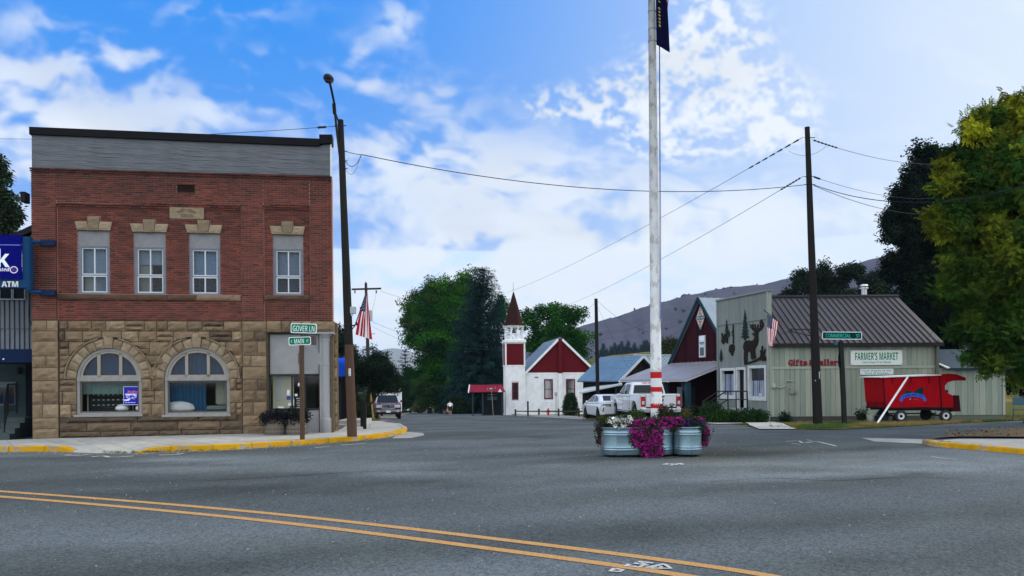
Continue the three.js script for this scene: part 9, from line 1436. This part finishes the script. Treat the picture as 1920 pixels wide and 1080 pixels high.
{
const wire = (label, pts, sag, r = 0.011, ins = []) => { const t = thing('overhead_wire', label, 'wire', pts[0], 0, 'overhead wires'), o = pts[0], ps = []; const n = 16; for (let i = 0; i <= n; i++) { const q = i / n; ps.push(pts[0].clone().lerp(pts[1], q).add(V(0, -sag * 4 * q * (1 - q), 0)).sub(o)); } new G(true).tube(ps, r * 0.72, 5, 48).build('cable', M([0.012, 0.018, 0.035], 0.5), t); for (const [q0, q1] of ins) { const c = new THREE.CatmullRomCurve3(ps), g = new G(true), m = 7; for (let i = 0; i < m; i++) { const a = c.getPoint(lerp(q0, q1, i / m)), b = c.getPoint(lerp(q0, q1, (i + 0.55) / m)); g.bar(a, b, 0.034, 8, 0.022); } g.build('insulator', MAT.iron, t); } return t; };
const a = (px, py, d) => at(px, py, d), dW = 0.12;
wire('thick sagging wire from the left corner pole across the sky to the right pole', [a(679, 290, dL), a(1509, 346.5, dR)], 0.56, 0.016);
wire('short looping service wire hanging from the left corner pole', [a(649, 284, dL), a(680, 290, dL)], 0.02, 0.012); wire('lower loop of wire at the left corner pole', [a(648, 303, dL), a(678, 290, dL)], 0.22, 0.012); wire('thin drooping wire loop at the left corner pole', [a(648, 317, dL), a(676, 292, dL)], 0.3, 0.007);
wire('wire running left from the top of the left corner pole above the brick building', [a(634, 236.5, dL), a(-160, 254, 34)], 0.25, 0.010, [[0.018, 0.03]]);
wire('steep wire from the top of the right pole down to the far left', [a(1506, 257, dR), a(890, 566, 105)], 0.9, 0.013, [[0.004, 0.05]]);
wire('steep wire from the middle of the right pole down to the far left', [a(1507, 330, dR), a(1000, 591, 100)], 0.8, 0.013, [[0.004, 0.025]]);
wire('jumper loop under the top insulators of the right pole', [a(1479, 283, dR + 1), a(1551, 273, dR - 0.3)], 0.25, 0.008);
wire('top wire from the right pole towards the tall dark tree', [a(1523, 262, dR), a(1790, 306, 40)], 0.35, 0.012, [[0.01, 0.13]]);
wire('middle wire from the right pole towards the tall dark tree', [a(1524, 331, dR), a(1760, 371, 40)], 0.3, 0.010, [[0.01, 0.04]]);
wire('thick wire from the right pole passing in front of the yellow green tree', [a(1524, 346, dR), a(2010, 318, 20)], 0.75, 0.018);
wire('lower wire dropping from the right pole into the dark tree', [a(1526, 348, dR), a(1740, 402, 36)], 0.25, 0.014);
wire('service wire from the right pole bracket along the brown roof', [a(1482, 621, dR), a(1662, 562, 36)], 0.35, 0.010);
wire('second service wire from the gallery corner to the right pole bracket', [a(1437, 594, 33), a(1482, 619, dR)], 0.35, 0.008);
wire('service wire from the plain pole down to the cabin ridge', [a(1118, 562, 47), a(1216, 622, 46)], 0.3, 0.010); wire('short service wire from the plain pole to the left', [a(1118, 566, 47), a(1062, 594, 80)], 0.3, 0.010); wire('steep wire from the plain pole to the blue cabin roof', [a(1119, 572, 47), a(1178, 690, 50)], 0.1, 0.008);
wire('thin wire from the crossarm of the distant pole to the right', [a(714, 546, 56), a(960, 572, 90)], 0.9, 0.012); wire('wire from below the crossarm of the distant pole to the right', [a(697, 603, 56), a(1000, 640, 90)], 1.5, 0.014); wire('lowest thin wire from the distant pole to the right', [a(697, 612, 56), a(990, 650, 90)], 1.8, 0.010); wire('drooping jumper below the crossarm of the distant pole', [a(705, 547, 56), a(694, 580, 56)], 0.5, 0.010);
wire('slack service wire from the tree to the right end of the grey gallery', [a(1778, 570, 30), a(1735, 640, 33)], 0.1, 0.008);
}
{ // folding chair and dark things in the shade right of the lean-to
const d = 31, p = V(at(1911, 716, d).x, gh(d) + 0.03, -d), t = thing('folding_chair', 'blue grey folding chair in the shade right of the lean-to', 'chair', p, -0.5), m = M([0.06, 0.12, 0.17], 0.5), g = (n, a, b) => new G().bar(V(...a), V(...b), 0.014, 6).build(n, m, t);
g('leg', [-0.22, 0, 0.22], [-0.2, 0.95, -0.2]); g('leg', [0.22, 0, 0.22], [0.2, 0.95, -0.2]); g('leg', [-0.22, 0, -0.25], [-0.22, 0.5, 0.2]); g('leg', [0.22, 0, -0.25], [0.22, 0.5, 0.2]); new G().rbox(0.46, 0.04, 0.42, 0, 0.46, 0.0, 0.015).build('seat', m, t); new G().rbox(0.44, 0.32, 0.03, 0, 0.80, -0.14, 0.012, -0.3).build('backrest', m, t);
}
// trees
const gx = (px, d) => at(px, 716, d).x, gH = (px, py, d) => at(px, py, d).y - gh(d);
const G1 = [[0.022, 0.110, 0.008], [0.014, 0.078, 0.006], [0.042, 0.150, 0.010], [0.007, 0.048, 0.005]];
{ // big tree in the middle distance, left of the spruce
const d = 112, x = gx(822, d), m = d / FOCAL, lob = (px, py, dz, rx, ry) => [gx(px, d) - x, gH(px, py, d), dz, rx * m, ry * m, (rx + ry) * 0.5 * m];
broadTree('broad_tree', 'large round green tree left of the dark spruce', { x, z: -d, h: 20, seed: 1001, ref: 30 * m, clusters: 30, cr: 0.34, per: 22, leaf: 0.62, leaves: 12, trunk: 0.5, fork: 4, palette: [...G1, [0.05, 0.088, 0.018]], lobes: [lob(806, 575, 1, 38, 42), lob(838, 556, -2, 36, 40), lob(812, 640, 3, 44, 48), lob(856, 610, 0, 42, 60), lob(826, 700, 2, 46, 44), lob(795, 610, 2, 30, 40), lob(872, 545, -3, 30, 34)] });
const d2 = 122, x2 = gx(930, d2), m2 = d2 / FOCAL; broadTree('broad_tree', 'green tree showing behind the top of the dark spruce', { x: x2, z: -d2, h: 22, seed: 1002, ref: 30 * m2, clusters: 26, cr: 0.34, per: 20, leaf: 0.62, trunk: 0.5, fork: 6, palette: G1, lobes: [[gx(890, d2) - x2, gH(896, 545, d2), 0, 26 * m2, 34 * m2, 3], [gx(938, d2) - x2, gH(938, 590, d2), 0, 14 * m2, 34 * m2, 3]] });
}
conifer('spruce_tree', 'tall dark blue green spruce behind the maroon canopy', { x: gx(906, 96), z: -96, h: gH(905, 496, 96), w: 4.9, seed: 1003, levels: 46, boughs: 17, step: 0.5, leaf: 0.98, leaves: 24, pow: 0.55, low: 0.8, color: [0.010, 0.034, 0.034] });
{ // bushes on the right side of the street
const bush = (name, label, px, d, pyTop, wpx, seed, pal, o = {}) => { const x = gx(px, d), m = d / FOCAL, h = gH(px, pyTop, d), w = wpx * m / 2; return broadTree(name, label, { x, z: -d, h, seed, ref: w, clusters: o.clusters ?? 34, cr: 0.36, per: o.per ?? 20, leaf: o.leaf ?? 0.42, trunk: o.trunk ?? 0.14, fork: h * 0.18, palette: pal, category: o.cat ?? 'shrub', lobes: o.lobes ?? [[-w * 0.35, h * 0.52, 0.4, w * 0.7, h * 0.44, w * 0.6], [w * 0.35, h * 0.46, 0, w * 0.7, h * 0.42, w * 0.6], [0, h * 0.68, 0, w * 0.55, h * 0.30, w * 0.5]] }); };
bush('street_bush', 'fresh green bush in front of the large round tree', 803, 108, 692, 62, 1010, [[0.035, 0.085, 0.018], [0.028, 0.07, 0.016], [0.045, 0.10, 0.02]]);
bush('street_bush', 'darker green bush beside the wheeled bin', 826, 101, 722, 48, 1011, [[0.02, 0.055, 0.016], [0.016, 0.045, 0.014]]);
bush('street_bush', 'dark shrub with pale blossoms right of the walking person', 860, 92, 744, 34, 1012, [[0.014, 0.034, 0.014], [0.02, 0.04, 0.016]]);
bush('tall_grass_clump', 'pale tall grass clump by the yellow sign', 785, 112, 752, 22, 1013, [[0.16, 0.17, 0.07], [0.12, 0.15, 0.06]], { leaf: 0.3, cat: 'grass clump' });
// dark trees closing the street on the left
bush('street_tree', 'dark leafy tree behind the corner pole', 683, 47, 655, 122, 1020, [[0.010, 0.024, 0.014], [0.014, 0.030, 0.016], [0.02, 0.036, 0.018]], { cat: 'tree', leaf: 0.26, per: 24, clusters: 46, trunk: 0.16, lobes: [[-0.5, 3.2, 0, 1.5, 1.0, 1.4], [0.9, 2.75, 0.2, 1.4, 1.0, 1.3], [-1.2, 2.5, 0.3, 1.2, 0.9, 1.1], [0.3, 3.5, -0.3, 1.1, 0.8, 1.0], [1.5, 2.3, 0.2, 0.9, 0.6, 0.8]] });
bush('street_tree', 'dark tree just right of the stone corner of the brick building', 638, 60, 606, 46, 1021, [[0.012, 0.028, 0.016], [0.016, 0.034, 0.018]], { cat: 'tree', leaf: 0.34 });
bush('street_bush', 'low green bush behind the posts on the pavement', 672, 52, 740, 44, 1022, [[0.03, 0.06, 0.02], [0.024, 0.05, 0.02]], { leaf: 0.24 });
bush('street_bush', 'dark bush closing the far end of the street beside the motorhome', 741, 100, 696, 44, 1024, [[0.014, 0.040, 0.016], [0.02, 0.05, 0.018]], { leaf: 0.5 });
bush('street_bush', 'dark bush at the far end of the street behind the yellow sign', 769, 118, 692, 40, 1025, [[0.012, 0.034, 0.016], [0.018, 0.044, 0.018]], { leaf: 0.5 });
// greyer trees further down the street, each its own
const far = [[664, 150, 640, 40, 0], [700, 150, 648, 46, 1], [727, 150, 652, 40, 0], [722, 125, 690, 50, 1], [745, 125, 692, 40, 1], [760, 130, 650, 46, 0], [776, 135, 690, 36, 1]];
far.forEach(([px, d, top, w, k], i) => { const lab = ['first greyish tree behind the hanging flag, nearest the corner pole', 'second greyish tree behind the distant pole', 'pale topped tree under the far blue ridge', 'lower tree above the white motorhome', 'narrow tree right of the motorhome', 'dark pine like tree at the end of the street', 'small dark tree at the very end of the street'][i]; if (i === 2 || i === 5 || i === 4) conifer('far_conifer', lab, { x: gx(px, d), z: -d, h: gH(px, top, d), w: w * d / FOCAL * 0.55, seed: 1030 + i, levels: 16, boughs: 8, step: 0.9, leaf: 1.1, leaves: 16, low: 0.6, pow: 0.7, color: i === 5 ? [0.010, 0.022, 0.020] : [0.022, 0.045, 0.032] }); else bush('far_tree', lab, px, d, top, w, 1030 + i, [[0.02, 0.042, 0.026], [0.026, 0.052, 0.03]], { cat: 'tree', leaf: 0.7, per: 16, clusters: 26, trunk: 0.2 }); });
// trees behind the church, shed and barns
const d = 98, x = gx(1040, d), m = d / FOCAL, lob = (px, py, rx, ry, dz = 0) => [gx(px, d) - x, gH(px, py, d), dz, rx * m, ry * m, (rx + ry) * 0.5 * m];
broadTree('walnut_tree', 'open crowned green tree behind the church roof', { x, z: -d, h: 15, seed: 1040, ref: 26 * m, clusters: 17, cr: 0.30, per: 16, leaf: 0.58, leaves: 11, trunk: 0.35, fork: 4.5, palette: G1, lobes: [lob(998, 606, 22, 26), lob(1026, 588, 22, 20), lob(1058, 594, 24, 24), lob(1085, 590, 16, 18), lob(1040, 630, 44, 28, 1), lob(1082, 634, 30, 30), lob(1010, 650, 34, 34), lob(1070, 668, 40, 30)] });
bush('olive_tree', 'olive brown tree behind the pale shed roof', 1262, 105, 621, 56, 1041, [[0.05, 0.058, 0.018], [0.04, 0.05, 0.016], [0.06, 0.065, 0.02]], { cat: 'tree', leaf: 0.5 });
bush('church_shrub', 'loose leafy shrub under the cabin porch beside the church', 1112, 53, 744, 26, 1042, [[0.03, 0.05, 0.022], [0.02, 0.036, 0.018]], { leaf: 0.2, per: 12, clusters: 20 });
const dB = 72, xB = gx(1570, dB), mB = dB / FOCAL, lb = (px, py, rx, ry, dz = 0) => [gx(px, dB) - xB, gH(px, py, dB), dz, rx * mB, ry * mB, (rx + ry) * 0.5 * mB];
broadTree('background_tree', 'broad dark tree line top behind the brown gallery roof', { x: xB, z: -dB, h: 12, seed: 1043, ref: 28 * mB, clusters: 24, cr: 0.3, per: 18, leaf: 0.42, trunk: 0.3, fork: 3.5, palette: [[0.020, 0.036, 0.020], [0.026, 0.045, 0.024], [0.015, 0.03, 0.018]], lobes: [lb(1506, 532, 24, 24), lb(1545, 516, 28, 24), lb(1590, 512, 32, 24), lb(1640, 530, 34, 26), lb(1480, 556, 18, 20), lb(1560, 560, 60, 30, -1), lb(1650, 570, 50, 40, -1)] });
const dC = 44, xC = gx(1745, dC), mC = dC / FOCAL, lc = (px, py, rx, ry, dz = 0) => [gx(px, dC) - xC, gH(px, py, dC), dz, rx * mC, ry * mC, (rx + ry) * 0.5 * mC];
broadTree('tall_tree', 'tall nearly black green tree between the gallery and the yellow green tree', { x: xC, z: -dC, h: 15, seed: 1044, ref: 34 * mC, clusters: 34, cr: 0.30, per: 22, leaf: 0.34, trunk: 0.35, fork: 5, palette: [[0.012, 0.024, 0.015], [0.016, 0.030, 0.017], [0.009, 0.018, 0.013]], lobes: [lc(1745, 330, 40, 52), lc(1712, 385, 46, 44), lc(1690, 430, 34, 34), lc(1750, 430, 54, 60), lc(1700, 500, 34, 40), lc(1745, 540, 60, 60), lc(1700, 600, 40, 50), lc(1800, 520, 60, 120), lc(1770, 640, 60, 50, -2)] });
broadTree('shade_tree', 'dark tree closing the gap right of the lean-to', { x: gx(1960, 42), z: -42, h: 12, seed: 1046, ref: 1.6, clusters: 26, cr: 0.32, per: 20, leaf: 0.34, trunk: 0.3, fork: 3, palette: [[0.012, 0.024, 0.015], [0.016, 0.030, 0.017]], lobes: [[-0.8, 4.5, 0, 2.2, 1.6, 1.8], [0.8, 6.5, 0, 2.6, 2, 2], [-1.2, 2.2, 0, 1.6, 1.2, 1.2], [0.6, 1.6, 0.5, 1.6, 1.2, 1.2], [-2.6, 6.2, 0, 1.8, 1.6, 1.6]] });
}
{ // yellow green maple on the right, near
const d = 26.5, x = gx(1945, d), m = d / FOCAL, lob = (px, py, rx, ry, dz = 0) => [gx(px, d) - x, gH(px, py, d), dz, rx * m, ry * m, (rx + ry) * 0.45 * m];
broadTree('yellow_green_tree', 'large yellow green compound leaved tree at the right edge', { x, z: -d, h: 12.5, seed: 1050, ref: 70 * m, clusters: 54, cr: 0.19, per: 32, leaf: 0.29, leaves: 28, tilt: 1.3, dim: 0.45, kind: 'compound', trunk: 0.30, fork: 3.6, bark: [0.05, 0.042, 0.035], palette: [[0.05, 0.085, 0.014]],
tint: (p, r) => { const k = sst(0.40, 0.66, fbm(p.x * 1.1, p.y * 1.1 + p.z, 3, 210)) * (0.18 + 0.62 * sst(4, 10.5, p.y)); return [lerp(0.028, 0.34, k), lerp(0.076, 0.34, k), lerp(0.012, 0.016, k)]; },  // sunlit yellow of the upper crown painted into the leaf colour
lobes: [lob(1912, 232, 64, 66), lob(1846, 268, 62, 62, 0.2), lob(1800, 334, 46, 52, 0.4), lob(1900, 350, 90, 80, 0.8), lob(1808, 424, 56, 62, 0.3), lob(1772, 404, 30, 40, 0), lob(1880, 480, 96, 80, 0.6), lob(1812, 530, 56, 66, 0.4), lob(1900, 600, 84, 66, 0.6), lob(1826, 610, 44, 44, 0.3), lob(1860, 664, 50, 34, 0.4), lob(1960, 420, 90, 160, 0), lob(1950, 690, 60, 60, 0.2), lob(1985, 250, 70, 90, 0)] });
}
{ // tree behind the bank on the left edge
const d = 40, x = gx(-10, d), m = d / FOCAL, lob = (px, py, rx, ry) => [gx(px, d) - x, gH(px, py, d), 0, rx * m, ry * m, rx * m]; broadTree('left_tree', 'light leaved tree showing above the bank roof at the left edge', { x, z: -d, h: 13, seed: 1060, ref: 26 * m, clusters: 20, cr: 0.3, per: 18, leaf: 0.34, trunk: 0.25, fork: 5, palette: [[0.035, 0.06, 0.03], [0.05, 0.075, 0.04], [0.025, 0.045, 0.025]], lobes: [lob(10, 388, 26, 36), lob(-14, 330, 22, 44), lob(-20, 420, 40, 30), lob(20, 412, 18, 20)] });
}
{ // small conifers on the hill foot: one built, the others copies
const r = rng(77), spots = [[1131, 642, 26], [1138, 652, 22], [1146, 648, 26], [1153, 641, 28], [1160, 645, 24], [1166, 638, 26], [1172, 648, 26], [1178, 637, 25], [1184, 650, 22], [1190, 641, 26], [1195, 650, 22], [1202, 645, 28], [1208, 637, 26], [1213, 636, 24], [1134, 662, 20], [1150, 664, 22], [1164, 660, 20], [1180, 664, 18], [1196, 664, 18], [1210, 655, 20], [1126, 655, 22], [1219, 640, 24]];
const D = 430, hs = 10, proto = conifer('hill_pine', 'small bluish pine in the stand at the foot of the brown hill', { x: 0, z: -D, y: 0, h: hs, w: 2.5, seed: 1070, levels: 15, boughs: 10, step: 0.6, leaf: 1.9, leaves: 16, low: 0.5, pow: 0.8, color: [0.010, 0.030, 0.036], group: 'pines at the foot of the brown hill' });
spots.forEach(([px, top, h], i) => { const o = i ? proto.clone() : proto; if (i) { o.name = numbered('hill_pine'); scene.add(o); } const dd = D + rr(-30, 30, r), k = h * dd / FOCAL / hs, p = at(px, top + h, dd); o.position.set(p.x, p.y, -dd); o.scale.set(k * 1.1, k, k * 1.1); o.rotation.y = r() * 6; });
}
renderer.render(scene, camera);
